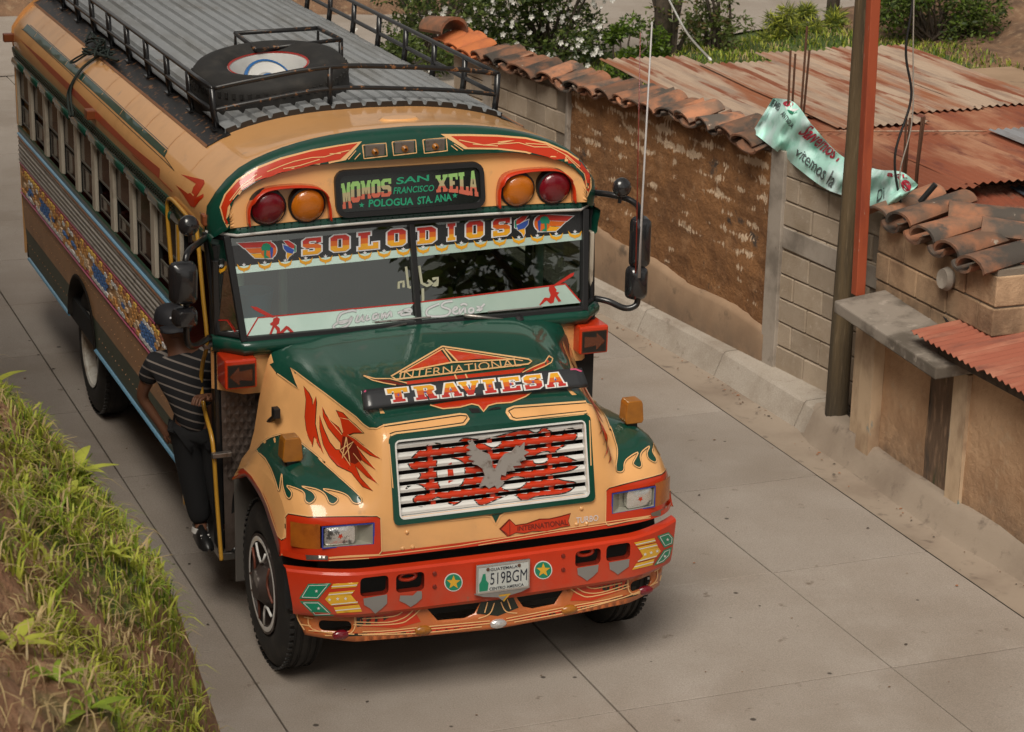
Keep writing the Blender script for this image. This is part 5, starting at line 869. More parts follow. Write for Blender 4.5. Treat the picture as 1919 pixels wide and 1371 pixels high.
hl([pill1[:9], pill2[:9]], 2.6, PEACH, .006); hl([[(u+(1.5 if i < 4 else -2 if i > 5 else -3), v+(2.6 if i < 4 else -2.6)) for i, (u, v) in enumerate(pill1[:9])]], 1.3, DG, .0066); hl([[(u+(4 if 2 < i < 6 else 0), v+(2.6 if i < 4 else -2.6)) for i, (u, v) in enumerate(pill2[:9])]], 1.3, DG, .0066)
# hood emblem
hd('emblem_red', RD, None, (757, 698), (824, 655), (843, 679), (800, 687), off=.0042, step=8); hd('emblem_red', RD, None, (833, 655), (965, 674), (900, 673), (857, 677), off=.0042, step=8); hd('emblem_red', RD, None, (756, 716), (838, 706), (900, 700), (985, 690), (972, 704), (900, 712), (770, 726), off=.0042)
hd('emblem_dark', DG, None, (826, 654), (831, 654), (853, 677), (846, 679), off=.0042, step=None)
hl([[(829, 650), (733, 706), (742, 712), (838, 701), (990, 683), (996, 678), (990, 674), (829, 650)], [(750, 699), (846, 680), (965, 674)], [(829, 654), (848, 681)], [(834, 654), (857, 678)], [(852, 703), (856, 712)], [(872, 702), (876, 711)]], 2.2); hl([[(829, 655), (748, 702)], [(836, 655), (980, 677)]], 1.4)
hd('emblem_red', DRD, K1, (965, 370), (1050, 400), (1180, 405), (1310, 440), (1260, 445), (1130, 425), (1030, 400)); hl([[(965, 370), (1060, 395), (1180, 395), (1320, 432)], [(965, 370), (1040, 408), (1130, 430), (1230, 447)]], 1.6, K=K1)
hd('emblem_red', RD, K2, (770, 400), (800, 420), (790, 455), (730, 490), (620, 530), (560, 545), (640, 500), (730, 460)); hl([[(770, 400), (735, 455), (640, 495), (540, 545)], [(770, 400), (802, 425), (790, 458), (730, 492), (640, 528)]], 1.6, K=K2)
text('lettering', hood, 'INTERNATIONAL', ((751, 697), (973, 672), (977, 687), (748, 711)), 'hood', PEACH, .0055, -.006, 0, 1)
vr = [(806, 760), (830, 767), (862, 764), (884, 758), (897, 761), (906, 772), (915, 761), (930, 757), (958, 755), (985, 744), (996, 736), (900, 744)]; hd('emblem_red', RD, None, *vr, off=.0042); hl([vr[:11]], 1.8)
for q in ([(80, 850), (165, 850), (190, 885), (110, 890)], [(245, 868), (280, 845), (350, 838), (362, 855)]): hd('vent_slot', BLK, K2, *q, off=.0052)  # flat black decals paint the dark inside the slots
# phoenix on the hood side
ph1 = [(480, 455), (522, 510), (546, 560), (552, 612), (578, 540), (582, 580), (572, 760), (602, 900), (640, 1010), (598, 932), (562, 862), (550, 945), (505, 830), (490, 700), (500, 560)]
ph2 = [(630, 610), (652, 680), (700, 740), (765, 790), (795, 850), (803, 830), (775, 710), (750, 655), (800, 672), (850, 725), (905, 772), (965, 832), (890, 832), (842, 850), (900, 880), (960, 930), (1010, 980), (1112, 1048), (1020, 1012), (918, 943), (960, 1015), (1076, 1142), (980, 1072), (888, 1000), (960, 1095), (1088, 1252), (1000, 1192), (900, 1100), (940, 1200), (1040, 1306), (960, 1270), (872, 1160), (820, 1135), (750, 1100), (690, 1030), (640, 930), (612, 800), (608, 690), (640, 800), (690, 910), (740, 972), (785, 975), (782, 912), (738, 862), (680, 790), (640, 700)]
for q in (ph1, ph2): hd('phoenix_outline', DG, None, *expand(mp_(K1, *q), 1.1), off=.0030, mirror=True); hd('phoenix', RD, K1, *q, off=.0044, mirror=True)
hd('phoenix_shade', DRD, K1, (800, 860), (850, 870), (910, 930), (960, 1050), (900, 1090), (820, 1060), (770, 990), (790, 930), off=.0052, mirror=True)
hl([[(832, 868), (865, 1102), (780, 975), (892, 905), (795, 1046)]], 1.5, closed=True, K=K1, off=.0068, mirror=True); hl([[(842, 850), (900, 880), (960, 930), (1112, 1048)], [(918, 943), (1076, 1142)], [(888, 1000), (1088, 1252)], [(803, 830), (775, 710), (850, 725), (965, 832)], [(630, 610), (700, 740), (795, 850)]], .9, K=K1, off=.0060, mirror=True)
# fender flame patches
fp = mp_(K1, (140, 915), (205, 872), (290, 848), (360, 866), (440, 905), (545, 990), (650, 1080))+[tuple(q) for q in cr_(mp_(K3, (510, 0), (640, 115), (776, 240), (756, 272), (722, 266), (692, 228), (640, 203), (540, 185), (592, 218), (632, 245), (606, 276), (576, 266), (552, 218), (500, 187), (410, 170), (472, 202), (494, 240), (462, 272), (432, 256), (428, 215), (400, 190), (322, 164), (352, 208), (340, 242), (318, 226), (298, 160), (290, 92), (275, 196), (255, 140), (225, 60), (190, 0)), 3)]+mp_(K1, (90, 975))
hd('green_patch', GR, None, *fp, off=.0034, mirror=True, step=6); hl([fp], 2.6, DG, .0048, True, mirror=True); hl([fp], 1.5, PEACH, .0058, True, mirror=True)
# lip line, red mask round the lamps and lower border
lipz = mp_(K3, (25, 62), (60, 55), (110, 105), (165, 190), (205, 280), (235, 370), (270, 470), (290, 490), (308, 475), (314, 350), (330, 330), (450, 350), (870, 344), (892, 358), (898, 560), (880, 582), (700, 590), (575, 600))
hd('red_arch', RD, None, *(mp_(K3, (12, 66), (60, 56), (110, 106), (165, 191), (205, 281), (235, 371), (268, 470), (290, 498), (314, 482), (300, 600), (268, 560), (230, 440), (192, 330), (150, 238), (98, 152), (55, 90), (10, 84))), off=.003, mirror=True, step=6)
hl([lipz], 1.6, PEACH, .0062, mirror=True); hl([[(u, v+1.8) for u, v in lipz[6:]]], 1.2, DG, .0058, mirror=True)
red1 = mp_(K3, (262, 470), (288, 496), (314, 480), (318, 352), (332, 334), (450, 354), (868, 348), (888, 360), (894, 558), (878, 580), (600, 592), (560, 640), (410, 625), (290, 600)); hole = [pj(q) for q in [(-.722, .15, 1.008), (-1.02, .186, 1.008), (-1.10, .235, 1.008), (-1.155, .28, 1.008), (-1.155, .285, 1.136), (-1.10, .235, 1.138), (-1.02, .19, 1.138), (-.722, .152, 1.138)]]
hd('red_mask', RD, None, *red1, off=.0034, sub=[hole], mirror=True, step=6)
m = MB(); m.grid([[(XF[c], tab[j, IX[c], 0]-.004, tab[j, IX[c], 1]) for c in range(len(XF))] for j in (0, 1)]); m.build('red_border', RD, hood, smooth=True)
hl([[(K3(575, 604)), (K3(900, 585)), (K3(1371, 528)), (K4(400, 560)), (K4(800, 498)), (K4(1140, 445)), (K4(1440, 402))]], 1.4, PEACH, .0064); hl([[(K3(575, 618)), (K3(900, 600)), (K3(1371, 545)), (K4(800, 512)), (K4(1440, 416))]], 1.2, PEACH, .0064)
for q, K in (([(408, 582), (570, 590), (570, 642), (412, 630)], K3), ([(1440, 385), (1560, 340), (1562, 395), (1500, 430), (1440, 430)], K4)): hd('reflector', STL, K, *q, off=.0062)
for K, pts in ((K3, ((1053, 447), (1027, 546), (1087, 538))), (K4, ((950, 353), (915, 465), (988, 460)))):
    for p in pts: h = cast('hood', *K(*p)); q = MB(); q.lathe([(0, .013), (.006, .011), (.009, .004), (.0095, 0)], h[0], h[1], 10); q.build('bolt', OR, hood, smooth=True)
# nose badge and script
nb_ = mp_(K4, (370, 497), (435, 432), (478, 474), (560, 462), (650, 430), (720, 428), (800, 410), (865, 392), (850, 440), (862, 472), (800, 482), (700, 512), (600, 510), (540, 525), (480, 520), (425, 548))
m_ = MB(); 
hd('badge_back', DRD, None, *expand(nb_, 1.5), off=.003, step=None); hd('badge', RD, None, *nb_, off=.008, step=None); text('lettering', hood, 'INTERNATIONAL', mp_(K4, (490, 476), (845, 425), (850, 466), (490, 512)), 'hood', DRD, .010, .02, 0, 1); hl([[(370, 497), (435, 432), (436, 545), (370, 497)]], 1.0, DRD, .0095, K=K4)
text('lettering', hood, 'TURBO', mp_(K4, (910, 415), (1068, 395), (1068, 437), (910, 458)), 'hood', STAR, .006, .0, 0, 2)
hl([mp_(K4, (0, 440), (260, 405), (300, 410), (338, 466), (370, 405), (400, 385), (1000, 300))], 1.6, PEACH); hd('green_drop', GR, K4, (270, 402), (310, 400), (338, 455), (365, 398), (400, 380), off=.003)
# green grille surround, bright bead, slats
gy_ = lambda z: .140+(z-1.146)*(.105/.454)
fw = lambda p, d: (p[0], gy_(p[1])-.004-d, p[1])
def frame(name, mt, xo, z0, z1, w, d, parent):
    m = MB(); n = 5; o_ = rr(-xo, xo, z0, z1, .03, n); i_ = rr(-xo+w, xo-w, z0+w, z1-w, .018, n); k = len(o_); m.add([fw(p, -.01) for p in o_]+[fw(p, d) for p in o_]+[fw(p, d) for p in i_]+[fw(p, -.03) for p in i_], [(a+q*k, (a+1) % k+q*k, (a+1) % k+(q+1)*k, a+(q+1)*k) for q in range(3) for a in range(k)]); return m.build(name, mt, parent, smooth=.5)
gs = frame('grille_frame', GR, .612, 1.112, 1.605, .037, .008, hood); frame('grille_bead', WHT, .578, 1.142, 1.578, .009, .012, gs); hl([[(728, 822), (742, 983), (1109, 932), (1104, 775), (728, 822)]], 1.6, PEACH, .004)
m = MB(); m.box(-.58, .58, .36, .38, 1.13, 1.59); m.build('radiator', DARKIN, bus)
gr_ = MB(); gl = []
NS = 7
grille = None
m = MB(); [m.box(x-.011, x+.011, .175, .19, 1.146, 1.572) for x in ()]
WHS = WHT
grille = None
for x in (-.36, .0, .36): m = MB(); m.prism([(x-.014, 1.146), (x+.014, 1.146), (x+.014, 1.572), (x-.014, 1.572)], lambda p, d: (p[0], gy_(p[1])+.032+d, p[1]), .02); o = m.build('grille' if grille is None else 'grille_bar', RD, grille or bus); grille = grille or o

SL = []; bvs = []
for i in range(NS):
    z = 1.182+i*.0608; m = MB(); y = gy_(z)
    prof = [(y+.036, z+.007), (y+.012, z+.002), (y+.006, z-.008), (y+.010, z-.026), (y+.022, z-.028), (y+.038, z-.006)]
    m.grid([[(x, a, b) for a, b in prof+prof[:1]] for x in np.linspace(-.568, .568, 2)]); o = m.build('slat', WHT, grille, smooth=.5); SL.append(o); q = MB(); q.v, q.f, q.mi = m.v, m.f, m.mi; bvs.append(q)
# red flame blotches painted across the slats
blot = [mp_(K1, (1335, 1080), (1400, 1010), (1470, 945), (1560, 915), (1680, 960), (1760, 880), (1850, 860), (1919, 880)), None]
FL = [(766, 870), (790, 842), (818, 831), (850, 840), (868, 822), (905, 824), (955, 812), (985, 806), (1005, 812), (1020, 802), (1040, 812), (1072, 803), (1080, 818), (1062, 832), (1040, 846), (1065, 858), (1085, 868), (1070, 880), (1030, 888), (1050, 900), (1078, 905), (1060, 922), (1000, 930), (985, 940), (960, 925), (930, 935), (900, 945), (880, 928), (850, 945), (820, 930), (790, 948), (775, 935), (800, 918), (778, 905), (760, 915), (790, 890)]
HO = [[(818, 862), (842, 857), (870, 868), (866, 908), (825, 916)], [(905, 830), (940, 828), (925, 840)], [(1005, 850), (1030, 845), (1024, 866), (1000, 868)], [(940, 905), (965, 892), (990, 898), (975, 915), (945, 918)], [(800, 832), (812, 826), (822, 838)]]
FL = [tuple(q) for q in cr_(FL, 4, True)]; HO = [[tuple(q) for q in cr_(h_, 4, True)] for h_ in HO]
IN = [[(838, 870), (846, 866), (852, 900), (840, 905)]]
def over_slats(name, mt, add, sub, off):
    P, F, C = tri2d(add, sub, 2.6); R_ = [ray(*p) for p in P]
    for o, q in zip(SL, bvs):
        m = MB(); ok = {}
        for i, d in enumerate(R_):
            d = Vector(d).normalized(); h = q.ray_cast(Vector(CP), d)
            if h[0] is not None: n = h[1] if h[1].dot(d) < 0 else -h[1]; ok[i] = len(m.v); m.v.append(tuple(h[0]+n*off))
        for f in F:
            if all(i in ok for i in f): m.f.append(tuple(ok[i] for i in f)); m.mi.append(0)
        if m.f: m.build(name, mt, o, recalc=False)
bvs = [BVHTree.FromPolygons([Vector(p) for p in q.v], q.f) for q in bvs]
over_slats('flame_outline', DG, [expand(FL, 2.2)], [expand(h, -2) for h in HO], .0010); over_slats('flame', RD, [FL], HO, .0022); over_slats('flame', RD, IN, [], .0034)
# steel eagle plate
EAG = [(875, 825), (882, 828), (884, 822), (892, 838), (905, 846), (916, 850), (921, 862), (922, 875), (928, 878), (935, 862), (945, 850), (958, 846), (968, 834), (974, 838), (982, 828), (981, 842), (990, 846), (980, 852), (985, 860), (972, 862), (976, 870), (960, 872), (964, 880), (948, 882), (946, 890), (938, 888), (936, 897), (944, 902), (940, 908), (930, 915), (926, 908), (915, 914), (908, 908), (898, 911), (903, 900), (908, 890), (902, 876), (893, 870), (884, 868), (889, 862), (878, 860), (884, 852), (874, 850), (882, 842), (873, 838), (880, 833)]
m = MB(); f2 = lambda p, d: (lambda h: (h[0], h[1]-d, h[2]))(pl(p[0], p[1], 1, gy_(1.38)-.012)); Pq, Fq, _ = tri2d([EAG]); n = len(Pq); v0 = [f2(p, 0) for p in Pq]; v1 = [f2(p, .012) for p in Pq]; m.add(v0+v1, [tuple(f) for f in Fq]+[tuple(int(i)+n for i in f) for f in Fq]); k = len(EAG); m.f += [(i, (i+1) % k, (i+1) % k+n, i+n) for i in range(k)]; m.mi += [0]*k
m.build('eagle_plate', mat('eagle_steel', (.46, .44, .42), .5, .55, var=((.22, .17, .14), 20, .52, .75), bump=(60, .2, .003)), grille)
# TRAVIESA board
BD_ = mat('board_black', (.030, .031, .034), .3, coat=.3, bump=(8, .15, .01)); m = MB(); XB = np.linspace(-.675, .675, 25); cz = lambda x: .008*(1-(x/.675)**2)
m.grid([[(x*(1+.015*(1-t)), .44+.085*t-.012*(t*(1-t)*4)+0*x, 1.700+.085*t+cz(x)+.006*(t == 1)) for x in XB] for t in (0, .25, .5, .75, 1)]); bvh('board', m); board = m.build('name_board', BD_, bus, smooth=True, sol=.02, recalc=False)
tri = mp_(K1, (970, 640), (952, 560), (955, 510), (985, 488))+[(760, 713), (850, 704), (950, 694)]+mp_(K2, (905, 513), (1000, 510), (1050, 530), (1108, 640)); stripe('board_trim', board, PINK, [tri], 'board', 3, off=.002)
for ch, x0, x1 in (('T', 724, 764), ('R', 774, 815), ('A', 824, 861), ('V', 860, 896), ('I', 898, 933), ('E', 936, 973), ('S', 979, 1014), ('A', 1021, 1056)):
    ty = lambda u: 729.5-(u-724)*.0965; q = ((x0, ty(x0)), (x1-2, ty(x1)), (x1+3, ty(x1)+25), (x0+6, ty(x0)+25)); bigletter('letter', board, ch, q, 'board', [RDB, ORB, YLB], WHT, .0042, .6); decal('spark', board, BLUEF, [star(((x0+x1)/2+2, ty((x0+x1)/2)+13), 4, 4, 0, .25)], 'board', off=.006, step=None)
# headlights
for s in (-1, 1):
    x0, x1 = .715*s, 1.02*s; y = lambda x: .150+max(0, abs(x)-.72)*.12
    m = MB(); o_ = [(.722, 1.006), (1.018, 1.006), (1.018, 1.14), (.722, 1.14)]; i_ = [(.732, 1.014), (1.010, 1.014), (1.010, 1.132), (.732, 1.132)]; b_ = [(.80, 1.02), (1.0, 1.02), (1.0, 1.126), (.80, 1.126)]
    m.add([(s*p[0], y(p[0])-.012, p[1]) for p in o_]+[(s*p[0], y(p[0])-.012, p[1]) for p in i_]+[(s*p[0], y(p[0])+.05, p[1]) for p in b_], [(k_, (k_+1) % 4, (k_+1) % 4+4, k_+4) for k_ in range(4)]+[(k_+4, (k_+1) % 4+4, (k_+1) % 4+8, k_+8) for k_ in range(4)]+[(8, 9, 10, 11)], 1)
    for k_ in range(4): m.mi[k_] = 0
    hl_ = m.build('headlight', [BLUEL, mat('bezel', (.40, .39, .33), .35, .4)], bus, recalc=True)
    m = MB(); rl = rr(.83, 1.0, 1.02, 1.13, .02); N_ = len(rl); cx, cz_ = .915, 1.075
    m.add([(s*p[0], y(p[0])+.045, p[1]) for p in rl]+[(s*p[0], y(p[0])-.0, p[1]) for p in rl]+[(s*(cx+(p[0]-cx)*.6), y(cx)-.012, cz_+(p[1]-cz_)*.6) for p in rl]+[(s*cx, y(cx)-.015, cz_)], [(a, (a+1) % N_, (a+1) % N_+N_, a+N_) for a in range(N_)]+[(a+N_, (a+1) % N_+N_, (a+1) % N_+2*N_, a+2*N_) for a in range(N_)]+[(a+2*N_, (a+1) % N_+2*N_, 3*N_) for a in range(N_)])
    m.build('lens', mat('sealed_beam', (.82, .82, .80), .16, .8, coat=1, var=((.22, .22, .22), 16, .55, .62), bump=(60, .5, .008)), hl_, smooth=.7)
    m = MB(); st = [(s*(cx-.0+a_/1000), y(cx)-.018, cz_+b_/1000) for a_, b_ in star((0, 0), 18)]; m.add(st, [tuple(range(10))]); m.build('star', RD, hl_); 
    m = MB(); P_ = []
    for zz in (1.0, 1.146): P_.append([(s*x, np.interp(x, XH, tab[RS.index(1 if zz == 1.0 else 2), :, 0])-.004, zz) for x in np.linspace(1.022, 1.165, 9)])
    m.grid(P_); m.build('side_lamp', mat('amber_side', (.40, .11, .012), .15, coat=.7, bump=(90, .3, .004), var=((.25, .06, .01), 8, .4, .7)), hl_, smooth=True)
# fender marker lamps
for s in (-1, 1):
    z0 = pch([.6, .65], [1.0, 1.0], np.array([.62]))[0]; m = MB(); m.add([(s*1.06+a, .64+b, z) for z, h in ((1.335, .03), (1.385, .028)) for a, b in ((-h, -h), (h, -h), (h, h), (-h, h))], [(0, 1, 5, 4), (1, 2, 6, 5), (2, 3, 7, 6), (3, 0, 4, 7)]); q = m.build('fender_lamp', BKR, hood)
    m = MB(); h0, h1, h2 = .052, .060, .042; m.add([(s*1.06+a*hx, .64+b*.05, z) for z, hx in ((1.38, h0), (1.40, h1), (1.50, h1*.86), (1.522, h2)) for a, b in ((-1, -1), (1, -1), (1, 1), (-1, 1))], [(0, 3, 2, 1)]+[(i*4+a, i*4+(a+1) % 4, i*4+4+(a+1) % 4, i*4+4+a) for i in range(3) for a in range(4)]+[(12, 13, 14, 15)]); m.build('lens', AMBD, q, bevel=.006)
# hood latch
m = MB(); c = pl(512, 782, 0, -1.01); m.tube([c+np.array((0, .10, -.06)), c, c+np.array((0, -.06, .05))], .016, 6); m.box(c[0]-.02, c[0]+.02, c[1]-.09, c[1]-.03, c[2]+.02, c[2]+.08); m.build('hood_latch', BKR, bus, bevel=.004)
# ---------------------------------------------------------------- bumper with its slots, valance, plate
BYC = lambda x: .045+.02*(x/.8)**2*(abs(x) < .8)+(.02+(.19*((abs(x)-.8)/.4)**1.6) if abs(x) >= .8 else 0)
RDM = paint('bumper_red', (.55, .038, .010), rough=.36, coat=.25, bump=(25, .25, .004), dirt=((.30, .10, .06), 14, .66, .76), low=((.22, .15, .10), .55, .85, .5))
slots = []
for K, q in ((K3, ((770, 725), (940, 830))), (K3, ((986, 700), (1156, 802))), (K4, ((905, 650), (1085, 750))), (K4, ((1130, 612), (1300, 715)))):
    a = pl(*K(*q[0]), 1, .06); b = pl(*K(*q[1]), 1, .06); zc = (a[2]+b[2])/2; hz = abs(a[2]-b[2])/2; slots.append(rr(min(a[0], b[0]), max(a[0], b[0]), zc-max(.045, hz*.9), zc+max(.045, hz*.9), .025, 4))
outer_ = [(-1.20, .865), (1.20, .865), (1.165, .605), (-1.165, .605)]
Pq, Fq, _ = tri2d([outer_], slots, .06); m = MB(); m.add([(p[0], BYC(p[0])+.02*(p[1] < .62), p[1]) for p in Pq], [tuple(f) for f in Fq]); fb = MB(); fb.v, fb.f, fb.mi = list(m.v), list(m.f), list(m.mi)
XB2 = np.linspace(-1.2, 1.2, 41); m.grid([[(x, BYC(x)+.0, .865) for x in XB2], [(x, BYC(x)+.012, .878) for x in XB2], [(x, BYC(x)+.07, .878) for x in XB2]])
bvh('bumper', m); bum = m.build('bumper', RDM, bus, smooth=.6, recalc=False)
for sl_ in slots: m = MB(); n = len(sl_); m.add([(p[0], BYC(p[0]), p[1]) for p in sl_]+[(p[0], BYC(p[0])+.05, p[1]) for p in sl_], [(i, (i+1) % n, (i+1) % n+n, i+n) for i in range(n)]); m.build('slot_edge', DRD, bum)
m = MB(); m.box(-1.0, 1.0, .32, .34, .45, 1.0); m.build('cross_member', DARKIN, bus)
for sl_, d in ((slots[1], 0), (slots[2], 0)): c = np.mean(sl_, 0); q = MB(); q.tube(cr_([(c[0]+.05*math.cos(a), .10, c[1]+.02+.022*math.sin(a)) for a in np.linspace(0, 2*math.pi, 10)], 2), .012, 6); q.build('tow_hook', DRD if False else RD, bum, smooth=True)
def bd(name, mt, K, *pts, off=.003, sub=()): return decal(name, bum, mt, [mp_(K, *pts)], 'bumper', sub, off, 8)
for K, q in ((K3, [(785, 850), (930, 825), (930, 880), (900, 910), (858, 940), (825, 910), (790, 890)]), (K3, [(1000, 815), (1145, 795), (1142, 850), (1110, 880), (1074, 902), (1040, 880), (1005, 865)]), (K4, [(918, 775), (1070, 750), (1065, 800), (1030, 835), (988, 866), (955, 842), (922, 822)]), (K4, [(1145, 735), (1290, 710), (1285, 765), (1250, 790), (1208, 822), (1180, 800), (1150, 785)])): bd('shield', mat('dull_aluminium', (.36, .36, .36), .3, .7), K, *q, off=.006)
for K, ls in ((K3, ([(600, 762), (757, 752), (742, 780), (590, 792)], [(580, 815), (735, 800), (715, 825), (565, 842)], [(565, 840), (710, 828), (735, 858), (755, 882), (590, 895), (552, 856)], [(605, 905), (760, 888), (778, 932), (625, 942)])), (K4, ([(1325, 595), (1470, 562), (1478, 590), (1345, 620)], [(1348, 628), (1482, 598), (1495, 625), (1368, 655)], [(1368, 655), (1495, 628), (1515, 655), (1480, 700), (1345, 735), (1388, 692)], [(1340, 745), (1470, 710), (1455, 755), (1310, 790)]))):
    for q in ls: bd('chevron', YEL, K, *q)
    for c in ([(580, 858), (630, 853), (678, 852)] if K is K3 else [(1402, 678), (1445, 666), (1488, 655)]): decal('star', bum, WHT, [star(K(*c), 3.6)], 'bumper', off=.0045, step=None)
stripe('chevron_line', bum, WHT, [mp_(K3, (592, 778), (748, 768)), mp_(K3, (574, 828), (722, 814)), mp_(K3, (592, 888), (752, 872)), mp_(K3, (615, 925), (770, 910)), mp_(K4, (1335, 610), (1475, 578)), mp_(K4, (1358, 642), (1488, 612)), mp_(K4, (1350, 728), (1484, 690)), mp_(K4, (1325, 768), (1462, 732))], 'bumper', 1.6, off=.005)
for K, q in ((K3, [(395, 852), (450, 762), (592, 758), (555, 800), (510, 856)]), (K3, [(398, 868), (515, 868), (555, 905), (608, 955), (490, 958)]), (K4, [(1490, 548), (1570, 520), (1605, 560), (1600, 605), (1540, 632)]), (K4, [(1465, 760), (1535, 650), (1595, 625), (1580, 690), (1535, 735)])): bd('leaf', GREENF, K, *q); stripe('leaf_line', bum, WHT, [expand(mp_(K, *q), -3)], 'bumper', 1.2, off=.0045, closed=True); decal('star', bum, WHT, [star(tuple(np.mean(mp_(K, *q), 0)), 3.4)], 'bumper', off=.005, step=None)
for c in ((849.5, 1090.5), (1017.5, 1067.5)): decal('disc', bum, WHT, [circ(c, 17.2, 17.2, 24)], 'bumper', off=.002, step=None); decal('disc', bum, GREENF, [circ(c, 15.4, 15.4, 24)], 'bumper', off=.0035, step=None); decal('star', bum, YEL, [star(c, 13.5)], 'bumper', off=.005, step=None)
for K, p in ((K3, (1222, 700)), (K3, (1222, 780)), (K4, (820, 690)), (K4, (820, 788))): h = cast('bumper', *K(*p)); q = MB(); q.lathe([(0, .014), (.007, .012), (.01, 0)], h[0], (0, -1, 0), 8); q.build('bolt', DRD, bum, smooth=.6)
# plate
pb = MB(); pb.box(-.165, .165, .0, .02, .675, .855); pb.v = [(x+.005, y+.012, z+.0) for x, y, z in pb.v]; plt = pb.build('number_plate', CHR, bum, bevel=.006); q = MB(); q.add([(-.147, .0095, .69), (.157, .0095, .69), (.157, .0095, .838), (-.147, .0095, .838)], [(0, 1, 2, 3)]); bvh('plate', q); q.build('plate_face', mat('plate_white', (.52, .54, .52), .4, var=((.40, .44, .42), 6, .4, .7)), plt)
PT = lambda x0, x1, z0, z1: [tuple(project_) for project_ in (pj((x0, .0095, z1)), pj((x1, .0095, z1)), pj((x1, .0095, z0)), pj((x0, .0095, z0)))]
INK = mat('plate_ink', (.02, .025, .04), .5); text('lettering', plt, '519BGM', PT(-.075, .150, .728, .80), 'plate', INK, .002, .0); text('lettering', plt, 'GUATEMALA', PT(-.075, .09, .812, .830), 'plate', INK, .002); text('lettering', plt, 'CENTRO AMERICA', PT(-.08, .13, .694, .712), 'plate', INK, .002)
decal('plate_picture', plt, GREENF, [[pj((x, .0095, z)) for x, z in ((-.14, .695), (-.09, .695), (-.085, .74), (-.10, .76), (-.105, .80), (-.12, .80), (-.13, .76), (-.142, .74))]], 'plate', off=.0015, step=None)
for x in (-.09, .10): q = MB(); q.lathe([(0, .011), (.005, .009), (.006, 0)], (x, .009, .825), (0, -1, 0), 8); q.build('screw', mat('rust_screw', (.10, .05, .03), .8), plt)
q = MB(); q.prism([(-.165, .676), (.175, .676), (.12, .655), (.03, .640), (.005, .618), (-.02, .640), (-.11, .655)], lambda p, d: (p[0], .018+d, p[1]), .014); q.build('plate_shield', mat('dull_aluminium', (.36, .36, .36), .3, .7), plt); decal('shield_mark', plt, YEL, [[pj((x, .018, z)) for x, z in ((-.03, .668), (.045, .668), (.005, .638))]], 'bumper', off=.03, step=None)
# valance
VY = lambda x: BYC(x)+.06+.03*abs(x); vo = [(-1.15, .602), (1.15, .602), (1.10, .47), (.85, .445), (0, .425), (-.85, .445), (-1.10, .47)]
vh = [rr(-1.03, -.86, .505, .565, .025, 4), [(-.42, .592), (-.10, .592), (-.14, .53), (-.20, .51), (-.36, .515)], [(.42, .592), (.12, .592), (.16, .53), (.22, .51), (.36, .515)], rr(.86, 1.03, .505, .565, .025, 4)]
Pq, Fq, _ = tri2d([vo], vh, .05); m = MB(); m.add([(p[0], VY(p[0])-.05*(.6-p[1])/.15*.4-.02, p[1]) for p in Pq], [tuple(f) for f in Fq]); bvh('val', m); VAL = paint('valance_orange', (.50, .14, .04)); val = m.build('valance', VAL, bus, smooth=True, sol=.012, recalc=False)
vp = lambda x, z: pj((x, VY(x)-.05*(.6-z)/.15*.4-.02, z))
for s in (-1, 1):
    for mt, q in ((RD, [(.5, .60), (.84, .60), (.80, .53), (.60, .50), (.46, .52)]), (DG, [(.62, .575), (.83, .585), (.83, .53), (.70, .54)]), (RD, [(.05, .47), (.4, .48), (.8, .49), (1.08, .51), (1.05, .49), (.6, .465), (.2, .447)]), (DG, [(.10, .457), (.5, .468), (.95, .488), (.9, .475), (.45, .455)]), (DG, [(.0, .595), (.10, .595), (.13, .53), (.0, .50)])): decal('flourish', val, mt, [[vp(s*x, z) for x, z in q]], 'val', off=.0025, step=8)
    stripe('flourish_line', val, PEACH, [[vp(s*x, z) for x, z in l] for l in ([(.46, .595), (.52, .55), (.60, .525), (.85, .545), (1.1, .575)], [(.50, .595), (.56, .555), (.66, .54), (.84, .56)], [(.56, .595), (.62, .57), (.8, .575)], [(.05, .478), (.4, .488), (.8, .50), (1.12, .53)], [(.05, .463), (.4, .473), (.8, .485), (1.08, .50)], [(.1, .45), (.5, .458), (1.0, .478)], [(.84, .595), (.845, .52), (.9, .49), (1.06, .51), (1.08, .58)], [(1.10, .50), (1.13, .56), (1.13, .6)], [(.02, .58), (.05, .52), (.12, .50)], [(.06, .59), (.08, .53)])], 'val', 2, smooth=4, off=.005)
for x, mt, w in ((-.92, REDL, .05), (-.45, AMBD, .05), (.0, CLEAR, .05), (.45, AMBD, .05), (.97, REDL, .05)):
    zz = .455+.035*abs(x); q = MB(); q.lathe([(0, 1), (.5, 1), (.8, .75), (1, 0)], (0, 0, 0), (0, -1, 0), 14); q.v = [(x+a*w, VY(x)-.035+b*.028, zz+c*.028) for a, b, c in q.v]; q.build('marker_lamp', mt, val, smooth=.8)
